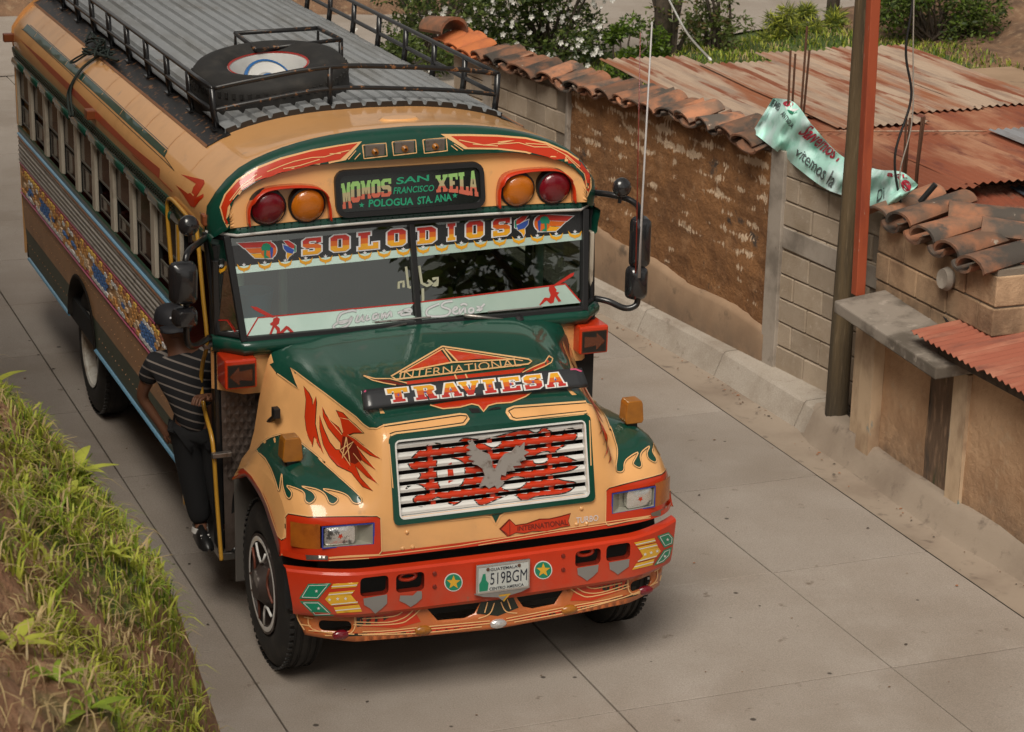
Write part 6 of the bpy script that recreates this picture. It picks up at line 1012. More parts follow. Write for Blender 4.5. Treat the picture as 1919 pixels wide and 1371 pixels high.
# ---------------------------------------------------------------- body sides
for s in (-1, 1):
    yf = 2.52 if s < 0 else 1.66; X = 1.22*s
    arc = [(5.80+.50*math.cos(a)*1.0, .66+.42*math.sin(a)) for a in np.linspace(math.pi, 0, 13)]; ol = [(yf, .64)]+arc+[(8.05, .64), (8.25, 1.0), (8.30, 1.70), (yf, 1.70)]
    Pq, Fq, Cq = tri2d([ol], (), None, (.90, 1.18)); m = MB(); m.add([(X, p[0], p[1]) for p in Pq], [tuple(f) for f in Fq]); m.mi = [1 if c[1] < .90 else 0 for c in Cq]; side = m.build('body_side', [ORD, GRD], bus, recalc=False)
    m = MB(); arx = [(5.80+.52*math.cos(a), .66+.44*math.sin(a)) for a in np.linspace(math.pi, 0, 17)]; m.grid([[(X+s*.012, a, b) for a, b in arx], [(X+s*.02, 5.8+(a-5.8)*.95, .66+(b-.66)*.94) for a, b in arx], [(X-s*.35, 5.8+(a-5.8)*.95, .66+(b-.66)*.94) for a, b in arx]]); m.build('wheel_arch', BKM if False else mat('arch_black', (.03, .025, .02), .7), side, smooth=True)
    def rail(name, z0, z1, d, mt, y0=yf, y1=8.28, rnd_=True):
        m = MB(); pr_ = [(0, z0), (d*.75, z0+(z1-z0)*.15), (d, (z0+z1)/2), (d*.75, z1-(z1-z0)*.15), (0, z1)]; m.grid([[(X+s*a, y, b) for a, b in pr_] for y in (y0, y1)]); m.add([(X+s*a, y0, b) for a, b in pr_], [tuple(range(5))]); m.add([(X+s*a, y1, b) for a, b in pr_], [tuple(range(5))]); return m.build(name, mt, side, smooth=.9)
    rail('sill_trim', 1.69, 1.715, .022, BLUE); rail('trim_strip', 1.655, 1.687, .02, COPPER); rail('trim_strip', 1.625, 1.65, .014, BLUE if False else GREYR)
    for z in (1.585, 1.545, 1.505, 1.465): rail('rub_rail', z, z+.03, .018, GREYR)
    rail('trim_strip', 1.437, 1.458, .014, PINK); rail('trim_strip', 1.212, 1.226, .014, PINK); rail('trim_strip', 1.182, 1.197, .016, PINK); rail('backing', 1.225, 1.437, .004, mat('tan_strip', (.62, .38, .19), .5))
    rail('skirt_trim', .64, .668, .02, BLUE, yf, 5.30); rail('skirt_trim', .64, .668, .02, BLUE, 6.30, 8.05); 
    if s < 0:
        TL = [MB().box(0, .012, -.036, .036, -.014, .014).mesh('reflector_tile', q) for q in (mat('tile_yellow', (.78, .50, .12), .4), mat('tile_orange', (.66, .34, .12), .4), mat('tile_brown', (.42, .16, .10), .4), mat('tile_blue', (.09, .20, .46), .4), mat('tile_white', (.85, .84, .82), .4), mat('tile_tan', (.72, .54, .36), .45))]
        rs = random.Random(3); n = 0
        for r, z in enumerate((1.418, 1.381, 1.344, 1.307, 1.27, 1.238)):
            y = 2.60+(r % 2)*.05
            while y < 8.2 and n < 298:
                cl_ = NZ.noise(Vector((y*1.9, 0, 7)))+.25*NZ.noise(Vector((y*7, r, 1)))
                mi = (0 if rs.random() < .6 else 2) if r == 0 else (1 if rs.random() < .75 else 4) if r == 1 else (3 if cl_ > .05-.06*(r == 3) else (1 if rs.random() < .6 else 5)) if r in (2, 3, 4) else (4 if cl_ > -.1 else 1)
                if not (mi in (1, 5) and r > 1 and rs.random() < .35): inst('reflector_tile', TL[mi], side, (X-.008-.012, y, z), (0, 0, 0), (1, (1.25 if mi == 4 and r == 5 else 1), 1)); n += 1
                y += .112
    m = MB()
    for k in range(50):
        for z in (.78, .98, 1.10):
            if z < 1.0 and abs(yf+.05+k*.113-5.8) < .54: continue
            m.lathe([(0, .007), (.004, .003)], (X, yf+.05+k*.113, z), (s, 0, 0), 5)
    m.v = [p for p in m.v]; o = m.build('rivets', ORD, side); o['kind'] = 'stuff'
    # window band
    posts = [yf+.04]+[3.27+.63*k for k in range(9)] if s < 0 else [1.70, 2.62]+[3.27+.63*k for k in range(9)]
    m = MB(); m.grid([[(X+s*.004, y, 1.70), (X+s*.012, y, 1.765), (X, y, 1.78)] for y in (yf, 8.30)]); m.build('window_sill', GR, side)
    y0_ = 1.62; m = MB(); m.grid([[(X+s*a, y, b) for a, b in ((.0, 2.285), (.012, 2.30), (.016, 2.36), (.026, 2.40), (.03, 2.435), (.012, 2.45))] for y in np.linspace(y0_, 8.30, 12)]); hb = m.build('window_header', GR, bus, smooth=True)
    m = MB(); [m.box(X+s*.024, X+s*.034, y-.009, y+.009, z-.006, z+.006) for y in np.arange(2.55, 8.2, .05) for z in (2.385, 2.408, 2.43)]; o = m.build('perforation', DG, hb); o['kind'] = 'stuff'
    for a, b in zip(posts, posts[1:]):
        w_ = MB(); ya, yb = a+.05, b-.05; mid_ = 2.03; xo = 1.198*s; xi = 1.184*s
        def fr4(mb, x, y0, y1, z0, z1, t=.014, d=.010): mb.box(x-d/2, x+d/2, y0, y1, z0, z0+t).box(x-d/2, x+d/2, y0, y1, z1-t, z1).box(x-d/2, x+d/2, y0, y0+t, z0+t, z1-t).box(x-d/2, x+d/2, y1-t, y1, z0+t, z1-t)
        drop = random.choice([0, 0, .06, .10, .14]); fr4(w_, xo, ya, yb, mid_-.012, 2.285); fr4(w_, xi, ya, yb, 1.785, mid_+.012-drop); wo_ = w_.build('window', SASH, bus)
        p_ = MB(); p_.add([(xo, ya+.018, mid_), (xo, yb-.018, mid_), (xo, yb-.018, 2.27), (xo, ya+.018, 2.27)], [(0, 1, 2, 3)]); p_.build('pane', SIDEG, wo_, recalc=False)
        p_ = MB(); p_.add([(xi, ya+.018, 1.80), (xi, yb-.018, 1.80), (xi, yb-.018, mid_-drop), (xi, ya+.018, mid_-drop)], [(0, 1, 2, 3)]); p_.build('pane', SIDEG, wo_, recalc=False)
        if s < 0 or a > 3: v_ = MB(); v_.grid([[(X+s*q, y, z) for q, z in ((.03, 2.365), (.042, 2.350), (.046, 2.325), (.040, 2.305))] for y in (ya, yb)]); v_.build('rain_visor', GR, hb, smooth=True, sol=.004)
    for y in posts: q = MB(); q.box(X-s*.022, X+s*.006, y-.056, y+.056, 1.77, 2.29); wp_ = q.build('window_post', CREAM, bus, bevel=.005); q = MB(); q.box(X-s*.05, X-s*.024, y-.044, y+.044, 1.77, 2.29); q.build('channel', DARKIN, wp_)  # near-black channel box paints the shadow of the window recess
# lid of the body: floor, dash, seats, engine bay darkness
m = MB(); m.box(-1.20, 1.20, 2.55, 8.27, .62, .80); m.box(-.62, 1.20, 1.62, 2.55, .62, .80); m.box(-.55, .55, .40, 8.2, .42, .62); m.build('floor_pan', DARKIN, bus)
m = MB(); m.box(-.9, 1.2, 1.54, 1.72, 1.2, 1.83); m.box(-.62, -.55, 1.6, 2.55, .8, 1.35); m.build('dashboard', DARKIN, bus)
q = MB(); q.lathe([(.0, .0), (.0, .0)], (0, 0, 0), (0, 0, 1), 3); q = MB(); c = np.array((.58, 1.80, 1.90)); ax = np.array((0, -.55, .83)); u_ = np.array((1, 0, 0)); v_ = np.cross(ax, u_); q.tube([c+.23*(u_*math.cos(a)+v_*math.sin(a)) for a in np.linspace(0, 2*math.pi, 33)], .016, 6); [q.tube([c, c+.23*(u_*math.cos(a)+v_*math.sin(a))], .012, 5) for a in (0, 2.1, 4.2)]; q.build('steering_wheel', BKR, bus, smooth=True)
for sx in (-1, 1):
    for k in range(8):
        y = 3.1+k*.64; q = MB(); q.box(sx*.28, sx*1.12, y, y+.42, 1.15, 1.27); st_ = q.build('seat', SEATM, bus, bevel=.03); q = MB(); q.box(sx*.28, sx*1.12, y+.38, y+.47, 1.22, 1.84); q.build('backrest', SEATM, st_, bevel=.04)
q = MB(); q.box(.35, .85, 2.35, 2.8, 1.12, 1.25); q.box(.35, .85, 2.72, 2.84, 1.2, 1.95); q.build('driver_seat', SEATM, bus, bevel=.03)
q = MB(); q.grid([[(x*.985, y, 2.40+(z-2.42)*.88) for x, z in ARC] for y in (1.78, 8.25)]); q.build('ceiling', mat('ceiling_grey', (.20, .19, .17), .6), bus, smooth=True)
for x, y in ((-.98, 2.0), (-.62, 2.3), (.98, 1.95)): q = MB(); q.tube([(x, y, .8), (x, y, 2.45)], .03, 8); q.build('stanchion', mat('pale_rail', (.80, .86, .74), .4), bus, smooth=True)
# door opening: jambs, yellow grab rails, step
m = MB(); m.box(-1.235, -1.05, 1.60, 2.52, .40, .45); m.build('door_step', STL, bus, bevel=.008); m = MB(); m.box(-1.0, -.95, 1.62, 2.5, .45, .80); m.build('step_riser', DARKIN, bus)
for y, mt in ((2.53, YELR), (1.655, BKM)): m = MB(); m.box(-1.238, -1.20, y-.018, y+.018, .43, 2.30); m.build('door_jamb', mt, bus, bevel=.005)
def rail_px(name, pts, r, x, mt, parent=bus): q = MB(); q.tube(cr_([pl(u, v, 0, x) for u, v in pts], 5), r, 8); return q.build(name, mt, parent, smooth=True)
rail_px('grab_rail', [(368, 425), (373, 470), (381, 560), (388, 640), (380, 680), (377, 720), (384, 770), (396, 815), (401, 855), (406, 930), (412, 1010), (415, 1050)], .0135, -1.27, YELR)
rail_px('grab_rail', [(322, 505), (314, 400), (318, 372), (340, 392), (366, 425)], .014, -1.26, YELR)
for u, v in ((387, 648), (403, 853)): c = pl(u, v, 0, -1.27); q = MB(); q.box(c[0]-.02, c[0]+.10, c[1]-.02, c[1]+.02, c[2]-.015, c[2]+.015); q.build('rail_clamp', STL, bus, bevel=.004)
m = MB(); m.box(-1.232, -1.20, 1.672, 1.76, .46, 2.38); m.build('front_pillar', BKR, bus)
# mudflap behind the front wheel
for s in (-1, 1): m = MB(); m.box(s*1.18, s*.90, 1.44, 1.456, .32, 1.0); m.build('mudflap', mat('grey_flap', (.09, .08, .07), .8), bus, bevel=.004); m = MB(); m.grid([[(s*x, 1.02+.60*math.cos(a), .56+.62*math.sin(a)) for a in np.linspace(-.1, math.pi*1.0, 14)] for x in (.62, 1.16)]); m.build('inner_arch', DARKIN, bus, smooth=True)
# ---------------------------------------------------------------- wheels
def wheel(x, y, s, front):
    R_ = .51; w = .27; q = MB(); c = (x, y, R_)
    if front: q.lathe([(-w+.02, .26), (-.02, .275), (0, .285), (.002, .30), (-.015, .295), (-.03, .27), (-.06, .25), (-.09, .17), (-.02, .14), (.02, .10), (.045, .085), (.05, 0)], c, (s, 0, 0), 36)
    else: q.lathe([(-w+.02, .27), (-.01, .28), (0, .30), (-.01, .295), (-.03, .27), (-.14, .23), (-.15, .12), (-.09, .11), (-.08, 0)], c, (s, 0, 0), 36)
    wh = q.build('wheel', mat('rim_dark', (.06, .045, .04), .5, .3, var=((.25, .22, .2), 5, .55, .62)) if front else mat('rim_white', (.55, .53, .48), .6, var=((.3, .24, .18), 5, .5, .7)), bus, smooth=.7)
    q = MB(); q.lathe([(-w, .30), (-w, .42), (-w+.03, .475), (-w+.05, .50), (-w/2, R_), (-.05, .50), (-.028, .478), (-.005, .43), (.004, .37), (-.004, .315), (-.02, .30)], c, (s, 0, 0), 56); 
    q.build('tyre', RUB, wh, smooth=.6)
    g_ = MB()
    for off in (-.20, -.15, -.10, -.055): g_.lathe([(off-.006, R_+.0022), (off-.005, R_-.004), (off+.005, R_-.004), (off+.006, R_+.0022)], c, (s, 0, 0), 56)
    for k in range(64): a = k*2*math.pi/64; d = np.array((0, math.cos(a), math.sin(a))); t = np.array((0, -math.sin(a), math.cos(a))); p = np.array(c)+d*(R_-.012); g_.add([p+np.array((s*o_, 0, 0))+t*.02*j+d*e for e in (0, .012) for o_, j in ((-.05, -.6), (-.022, -.6), (-.022, .6), (-.05, .6))], [(4, 5, 6, 7), (0, 1, 5, 4), (1, 2, 6, 5), (2, 3, 7, 6), (3, 0, 4, 7)])
    o = g_.build('tread', RUB, wh, smooth=.5); o['kind'] = 'stuff'
    if front:
        q = MB(); q.lathe([(.003, .285), (.006, .27), (.003, .255)], c, (s, 0, 0), 36); q.build('rim_ring', WHT, wh, smooth=True)
        for k in range(5): a = k*1.2566+.3; q = MB(); q.tube([(x+s*.006, y+.20*math.cos(a+b)*r_, R_+.20*math.sin(a+b)*r_) for b, r_ in ((-.42, 1.22), (-.30, .85), (0, .68), (.30, .85), (.42, 1.22))], .008, 6); q.build('rim_spoke', WHT if k % 2 else mat('rim_brown', (.16, .045, .025), .5), wh, smooth=True)
    else:
        for k in range(8): a = k*.785; q = MB(); q.lathe([(0, .018), (.03, .016), (.03, 0)], (x-s*.10, y+.17*math.cos(a), R_+.17*math.sin(a)), (s, 0, 0), 6); q.build('wheel_nut', STL, wh)
for s in (-1, 1): wheel(1.155*s, .93, s, True); wheel(1.175*s, 5.80, s, False); wheel(.85*s, 5.80, s, False)
# ---------------------------------------------------------------- mirrors
def mirror_set(s, loop, heads, knob):
    q = MB(); q.tube(cr_(loop, 4), .02, 8); mr = q.build('mirror_bracket', BKM, bus, smooth=True)
    for x, y, z, w, h in heads:
        q = MB(); P_ = rr(-w/2, w/2, -h/2, h/2, .04, 4); n = len(P_); q.add([(x+a, y, z+b) for a, b in P_]+[(x+a*.93, y-.05, z+b*.95) for a, b in P_]+[(x+a*.6, y-.075, z+b*.7) for a, b in P_], [(i, (i+1) % n, (i+1) % n+n, i+n) for i in range(n)]+[(i+n, (i+1) % n+n, (i+1) % n+2*n, i+2*n) for i in range(n)]+[tuple(range(2*n, 3*n))[::-1]]); hd_ = q.build('mirror', mat('mirror_shell', (.016, .016, .018), .22, coat=.6), mr, smooth=.8); q = MB(); q.add([(x+a*.94, y+.001, z+b*.94) for a, b in P_], [tuple(range(n))]); q.build('mirror_glass', MIRR, hd_) if False else q.build('mirror_face', MIRR, mr)
    q = MB(); q.lathe([(-.03, .02), (-.02, .05), (0, .062), (.02, .058), (.04, .03), (.045, 0)], knob, (0, -1, .1), 18); q.build('convex_mirror', mat('mirror_shell', (.016, .016, .018), .22, coat=.6), mr, smooth=.8); q = MB(); q.tube([knob, (knob[0]-s*.01, knob[1], knob[2]-.10)], .012, 6); q.build('mirror_stem', BKM, mr)
mirror_set(1, [(1.24, 1.70, 2.53), (1.30, 1.58, 2.54), (1.41, 1.50, 2.51), (1.46, 1.48, 2.42), (1.465, 1.48, 2.1), (1.465, 1.48, 1.88), (1.44, 1.48, 1.83), (1.38, 1.50, 1.82), (1.29, 1.54, 1.86), (1.22, 1.60, 1.87)], [(1.47, 1.51, 2.245, .13, .33), (1.455, 1.51, 1.985, .14, .22)], (1.315, 1.46, 2.615))
mirror_set(-1, [(-1.25, 1.74, 2.42), (-1.34, 1.55, 2.44), (-1.45, 1.38, 2.43), (-1.475, 1.35, 2.32), (-1.47, 1.35, 2.08), (-1.47, 1.36, 1.92), (-1.42, 1.40, 1.86), (-1.28, 1.60, 1.84)], [(-1.495, 1.33, 2.275, .165, .25), (-1.49, 1.33, 2.07, .15, .12)], (-1.445, 1.36, 2.60))
q = MB(); q.tube([pl(1197, 520, 1, 1.44), pl(1203, 390, 1, 1.44), pl(1222, 40, 1, 1.44)], [.012, .007, .005], 6); q.build('aerial', mat('aerial_grey', (.45, .43, .42), .4), bus, smooth=True)
q = MB(); q.tube([pl(1190, 560, 1, 1.44), pl(1193, 440, 1, 1.44), pl(1200, 60, 1, 1.44)], [.006, .004, .003], 5); q.build('aerial', DRD, bus, smooth=True)
for s in (-1, 1): q = MB(); q.box(s*1.235, s*1.27, 1.72, 1.79, 2.49, 2.56); q.build('corner_lamp', mat('brown_lens', (.22, .06, .02), .3), bus, bevel=.01)
c, n = cast('roof', 176, 217); q = MB(); q.box(c[0]-.06, c[0]+.01, c[1]-.05, c[1]+.05, c[2]-.02, c[2]+.05); q.build('side_marker', mat('brown_lens', (.22, .06, .02), .3), bus, bevel=.008)
q = MB(); q.box(-1.33, -1.24, 8.18, 8.25, 2.50, 2.57); q.build('side_marker', mat('brown_lens', (.22, .06, .02), .3), bus, bevel=.008)
# roof side stripes
rd = lambda name, mt, *p, off=.003: decal(name, roof, mt, [mp_(K0, *p)], 'roof', off=off, step=14)
rd('green_stripe', GR, (178, 153), (620, 545), (1078, 968), (1058, 1012), (600, 588), (148, 188)); stripe('pinstripe', roof, DG, [mp_(K0, (105, 155), (178, 215), (620, 625), (1060, 1035), (1122, 1098), (1062, 1012)), mp_(K0, (195, 160), (640, 555), (1082, 958))], 'roof', 1.3)
rd('red_streak', paint('faded_red', (.50, .085, .04)), (128, 250), (300, 398), (470, 560), (650, 742), (835, 925), (1030, 1082), (1025, 1140), (830, 962), (640, 785), (470, 612), (300, 440)); stripe('pinstripe', roof, RD, [mp_(K0, (850, 990), (1000, 1120), (1110, 1230))], 'roof', 1.2)
rd('red_arrow', RD, (1165, 1120), (1312, 1156), (1316, 1178), (1262, 1268), (1310, 1244), (1310, 1264), (1250, 1332), (1226, 1322), (1170, 1235), (1130, 1185), (1212, 1245), (1262, 1180))
# ---------------------------------------------------------------- roof deck and luggage rack
ZD = lambda x: roof_z(x)+.022
DECK = mat('galvanised_deck', (.32, .335, .345), .5, .25, var=((.24, .24, .23), 2.5, .4, .7), var2=((.40, .41, .42), 14, .5, .75), dirt=((.17, .12, .08), 6, .62, .8), stretch=(1, .3, 1), bump=(40, .2, .003))
m = MB(); XD = np.linspace(-.92, .92, 18*25+1); wv = lambda x: (lambda t: .012 if t < .66 else -.012 if .74 < t < .92 else (.012-.024*(t-.66)/.08 if t <= .74 else -.012+.024*(t-.92)/.08))(((x+.92)/.1022) % 1)
m.grid([[(x, y+.0*x, ZD(x)+wv(x)) for x in XD] for y in (2.52, 5.3, 8.28)]); m.grid([[(x, 2.52, ZD(x)+wv(x)) for x in XD], [(x, 2.521, ZD(x)-.03) for x in XD]]); bvh('roofall', m, RFM); deck = m.build('roof_deck', DECK, bus, smooth=.5)
m = MB(); m.grid([[(x, 2.505, ZD(x)+wv(x)+.002) for x in XD], [(x, 2.505, ZD(x)-.03) for x in XD]]); m.build('deck_edge', BKM, deck)
for s in (-1, 1): m = MB(); m.grid([[(s*x, y, roof_z(x)+.006) for x in (.90, .97, 1.05)] for y in np.linspace(2.45, 8.28, 20)]); m.build('deck_flashing', RUST_BK, deck, smooth=True); m = MB(); m.grid([[(s*x, y, roof_z(x)+h) for x, h in ((1.045, .006), (1.05, .014), (1.06, .004))] for y in np.linspace(2.45, 8.28, 20)]); m.build('deck_bead', COPPER, deck)
rk = None
def rackbar(name, pts, r, mt=BKM, n=7, sm=5): q = MB(); q.tube(cr_(pts, sm) if sm else pts, r, n); return q.build(name, mt, rk_root, smooth=True)
q = MB(); ZB = roof_z(.95); fl = lambda h: [(-.955, 2.68, ZB+h), (-.7, 2.62, ZB+h+.055), (-.22, 2.58, ZB+h+.12), (.3, 2.60, ZB+h+.09), (.7, 2.64, ZB+h+.045), (.955, 2.68, ZB+h)]
q.tube(cr_(fl(.27), 5), .017, 8); rk_root = q.build('luggage_rack', RUST_BK, bus, smooth=True); rackbar('rack_rail', fl(.13), .015, RUST_BK)
for s in (-1, 1):
    for h in (.27, .13): rackbar('rack_rail', [(s*.955, 2.68, ZB+h), (s*.955, 5.4, ZB+h), (s*.955, 8.25, ZB+h)], .016)
    for k in range(10): y = 2.68+.612*k; rackbar('rack_post', [(s*.93, y-.02, roof_z(.93)), (s*.95, y, ZB+.13), (s*.957, y, ZB+.27)], [.022]*3, BKM, 5, 0); q = MB(); q.box(s*.93-.04, s*.93+.04, y-.06, y+.03, roof_z(.93)+.004, roof_z(.93)+.014); q.build('rack_foot', BKM, rk_root)
rackbar('rack_post', [(-.22, 2.58, ZD(.22)), (-.22, 2.58, ZB+.39)], .018, RUST_BK, 6, 0)
# raised stop behind the spare tyre
a, b, c_, d_ = [pl(*R2(*q_), 1, yy) for q_, yy in (((410, 180), 3.95), ((860, 152), 3.95), ((985, 215), 3.45), ((1005, 300), 3.45))]
rackbar('rack_stop', [(a[0], a[1], ZD(a[0])), a, b, (b[0], b[1], ZD(b[0]))], .017, RUST_BK, 7, 0); rackbar('rack_stop', [b, c_, (c_[0], c_[1], ZD(c_[0]))], .017, RUST_BK, 7, 0); e = pl(*R2(525, 270), 1, 3.45); rackbar('rack_stop', [a, e], .015, RUST_BK, 7, 0); rackbar('rack_stop', [e, c_], .015, RUST_BK, 7, 0)
# ---------------------------------------------------------------- spare tyre, drum, rope: loose load on the roof
tc = pl(506, 158, 1, 3.22); sp = empty('spare_tyre', tuple(tc), 'spare truck tyre with white rim lying flat inside the front of the roof rack', 'tyre')
ax = np.array((-.10, -.10, 1)); ax /= np.linalg.norm(ax); q = MB(); q.lathe([(-.17, .25), (-.18, .38), (-.155, .475), (-.11, .51), (0, .52), (.11, .51), (.155, .475), (.178, .40), (.172, .33), (.14, .27), (.11, .25)], tc, ax, 48); q.build('tyre', RUB, sp, smooth=.8)
q = MB(); 
for k in range(60): a_ = k*2*math.pi/60; u1 = np.cross(ax, (0, 1, 0)); u1 /= np.linalg.norm(u1); v1 = np.cross(ax, u1); d = u1*math.cos(a_)+v1*math.sin(a_); t = np.cross(ax, d); p = tc+d*.507; q.add([p+ax*h+t*.018*j+d*e_ for e_ in (0, .014) for h, j in ((.07, -.6), (.07, .6), (.105, .6), (.105, -.6))], [(4, 5, 6, 7), (0, 1, 5, 4), (1, 2, 6, 5), (2, 3, 7, 6), (3, 0, 4, 7)])
o = q.build('tread', RUB, sp); o['kind'] = 'stuff'
q = MB(); q.lathe([(.12, .258), (.138, .268), (.13, .252), (.07, .24), (-.05, .23), (-.08, .18), (-.08, .10)], tc, ax, 40); rm_ = q.build('rim', WHT, sp, smooth=.8); q = MB(); q.lathe([(.134, .262), (.143, .266), (.138, .252)], tc, ax, 40); q.build('rim_line', RDB, rm_, smooth=True)
dc = pl(506, 154, 1, 3.22); dr = empty('drum', tuple(dc), 'blue and white painted drum cover leaning inside the spare tyre', 'drum'); dax = np.array((.15, -.80, .66)); q = MB(); DBL = paint('drum_blue', (.02, .12, .34))
q.lathe([(-.03, .15), (-.03, .175), (-.015, .18), (.0, .175), (.006, .158)], dc, dax, 32); q.build('rim_band', DBL, dr, smooth=.8); q = MB(); q.lathe([(.0, .16), (-.02, .095), (-.02, .09)], dc, dax, 32); q.build('cover', WHT, dr, smooth=.8); q = MB(); q.lathe([(-.02, .075), (.008, .065), (.008, .04), (.0, .0)], dc, dax, 32); q.build('hub', DBL, dr, smooth=.8)
q = MB(); rp = [R2(0, 0)]; ROP = mat('dark_rope', (.02, .03, .025), .8)
def onroof(pts, h_): return [h[0]+h[1]*h_ for h in (cast('roofall', *K0(*p)) for p in pts) if h]
base = onroof(((690, 330), (660, 360), (600, 400), (540, 450), (490, 520), (455, 600), (440, 680), (450, 735)), .02); base += [pl(*K0(442, 690), 0, -1.285), pl(*K0(455, 745), 0, -1.285)]; q.tube(cr_(base, 5), .011, 6)
q.tube(cr_(onroof(((700, 340), (640, 370), (560, 430), (505, 500), (470, 590), (455, 680), (468, 740)), .02)+[pl(*K0(470, 745), 0, -1.285)], 5), .009, 6)
for seed in range(6):
    r_ = random.Random(seed); c0 = onroof([(655+r_.uniform(-50, 40), 330+r_.uniform(-30, 50))], 0)[0]; q.tube(cr_([c0+np.array((r_.gauss(0, .05), r_.gauss(0, .16), .02+abs(r_.gauss(0, .05)))) for _ in range(7)], 5, True), .008, 5)
q.tube(cr_(onroof(((680, 340), (590, 350), (520, 380), (470, 415), (500, 412), (570, 370), (640, 350)), .03), 5), .008, 5); o = q.build('rope', ROP, org=tuple(base[0]), smooth=True); tag(o, 'dark green rope tangled on the rack rail and hanging down the roof side', 'rope')
# bucket behind the corner glass
bc = (-.93, 1.86, 1.86); q = MB(); q.lathe([(0, .09), (.17, .12), (.175, .125), (.175, .11), (.02, .085)], bc, (0, 0, 1), 20); o = q.build('bucket', mat('bucket_blue', (.05, .22, .38), .4), org=bc, smooth=.7); tag(o, 'light blue plastic bucket on the dashboard behind the corner glass', 'bucket')
# ================================================================== PERSON in the doorway
MX, MY = -1.27, 1.98
per = empty('person', (MX+.05, MY-.1, .45), 'man in dark cap and striped polo shirt standing in the open bus door holding on', 'person')
SKIN = mat('skin', (.16, .07, .04), .5, var=((.17, .075, .04), 20, .4, .7)); TROU = mat('black_trousers', (.006, .006, .007), .9, bump=(30, .4, .006)); CAP = mat('navy_cap', (.012, .012, .016), .7)  # man's skin and clothing colours darkened to carry the doorway shade
SHI = bpy.data.materials.new('striped_shirt'); SHI.use_nodes = True; nt = SHI.node_tree; b = nt.nodes['Principled BSDF']; b.inputs['Roughness'].default_value = .9
g_ = nt.nodes.new('ShaderNodeNewGeometry'); sx_ = nt.nodes.new('ShaderNodeSeparateXYZ'); nt.links.new(g_.outputs['Position'], sx_.inputs[0]); a_ = nt.nodes.new('ShaderNodeMath'); a_.operation = 'MULTIPLY_ADD'; a_.inputs[1].default_value = .35; nt.links.new(sx_.outputs['X'], a_.inputs[0]); nt.links.new(sx_.outputs['Z'], a_.inputs[2])
fr_ = nt.nodes.new('ShaderNodeMath'); fr_.operation = 'FRACT'; mu_ = nt.nodes.new('ShaderNodeMath'); mu_.operation = 'MULTIPLY'; mu_.inputs[1].default_value = 18; nt.links.new(a_.outputs[0], mu_.inputs[0]); nt.links.new(mu_.outputs[0], fr_.inputs[0]); lt = nt.nodes.new('ShaderNodeMath'); lt.operation = 'LESS_THAN'; lt.inputs[1].default_value = .2; nt.links.new(fr_.outputs[0], lt.inputs[0])
mx_ = nt.nodes.new('ShaderNodeMixRGB'); mx_.inputs[1].default_value = (.010, .010, .012, 1); mx_.inputs[2].default_value = (.20, .17, .15, 1); nt.links.new(lt.outputs[0], mx_.inputs[0]); nt.links.new(mx_.outputs[0], b.inputs['Base Color'])
def skin(name, V, E_, root, ms, parent, sub=2):
    """V: list of (x,y,z,r[,r2]); one continuous skinned surface, applied to a mesh"""
    og = ORG[parent.name]; me = bpy.data.meshes.new(name); me.from_pydata([tuple(np.array(v[:3])-np.array(og)) for v in V], E_, []); o = bpy.data.objects.new(name, me); COL.objects.link(o); md = o.modifiers.new('skin', 'SKIN'); md.use_smooth_shade = True
    for i, v in enumerate(V): me.skin_vertices[0].data[i].radius = (v[3], v[4] if len(v) > 4 else v[3])
    me.skin_vertices[0].data[root].use_root = True; o.modifiers.new('sub', 'SUBSURF').levels = sub; o.modifiers['sub'].render_levels = sub
    dg = bpy.context.evaluated_depsgraph_get(); m2 = bpy.data.meshes.new_from_object(o.evaluated_get(dg)); m2.name = name; o.modifiers.clear(); o.data = m2; m2.materials.clear(); m2.materials.append(ms); m2.polygons.foreach_set('use_smooth', [True]*len(m2.polygons)); o.parent = parent; ORG[o.name] = og; return o
F0 = .47; X0, Y0 = -1.20, 1.86; HX, HY, HZ = -1.385, 2.02, 1.80       # feet, head
hip = np.array((-1.26, 1.93, 1.22)); ch = np.array((-1.31, 1.97, 1.50)); nk = np.array((-1.355, 2.0, 1.66)); rs_ = np.array((-1.50, 2.03, 1.575)); ls_ = np.array((-1.15, 1.97, 1.585)); re = np.array((-1.56, 2.14, 1.33)); rh = np.array((-1.44, 2.12, 1.13)); le = np.array((-1.06, 1.86, 1.36)); lh = np.array((-1.24, 1.74, 1.42))
V = [(*hip, .13, .10), (*(hip*.5+ch*.5), .13, .095), (*ch, .15, .105), (*nk, .055), (HX, HY, HZ-.05, .062, .07), (HX, HY-.008, HZ+.03, .083, .095), (HX, HY, HZ+.10, .07, .085),
     (*rs_, .055), (*re, .038), (*rh, .028), (*ls_, .055), (*le, .038), (*lh, .028),
     (-1.33, 1.95, 1.14, .085), (-1.29, 1.93, .80, .06), (-1.26, 1.90, .53, .042), (-1.27, 1.80, .50, .035), (-1.17, 1.92, 1.14, .085), (-1.14, 1.88, .80, .06), (-1.12, 1.84, .53, .042), (-1.12, 1.74, .50, .035)]
E_ = [(0, 1), (1, 2), (2, 3), (3, 4), (4, 5), (5, 6), (2, 7), (7, 8), (8, 9), (2, 10), (10, 11), (11, 12), (0, 13), (13, 14), (14, 15), (15, 16), (0, 17), (17, 18), (18, 19), (19, 20)]
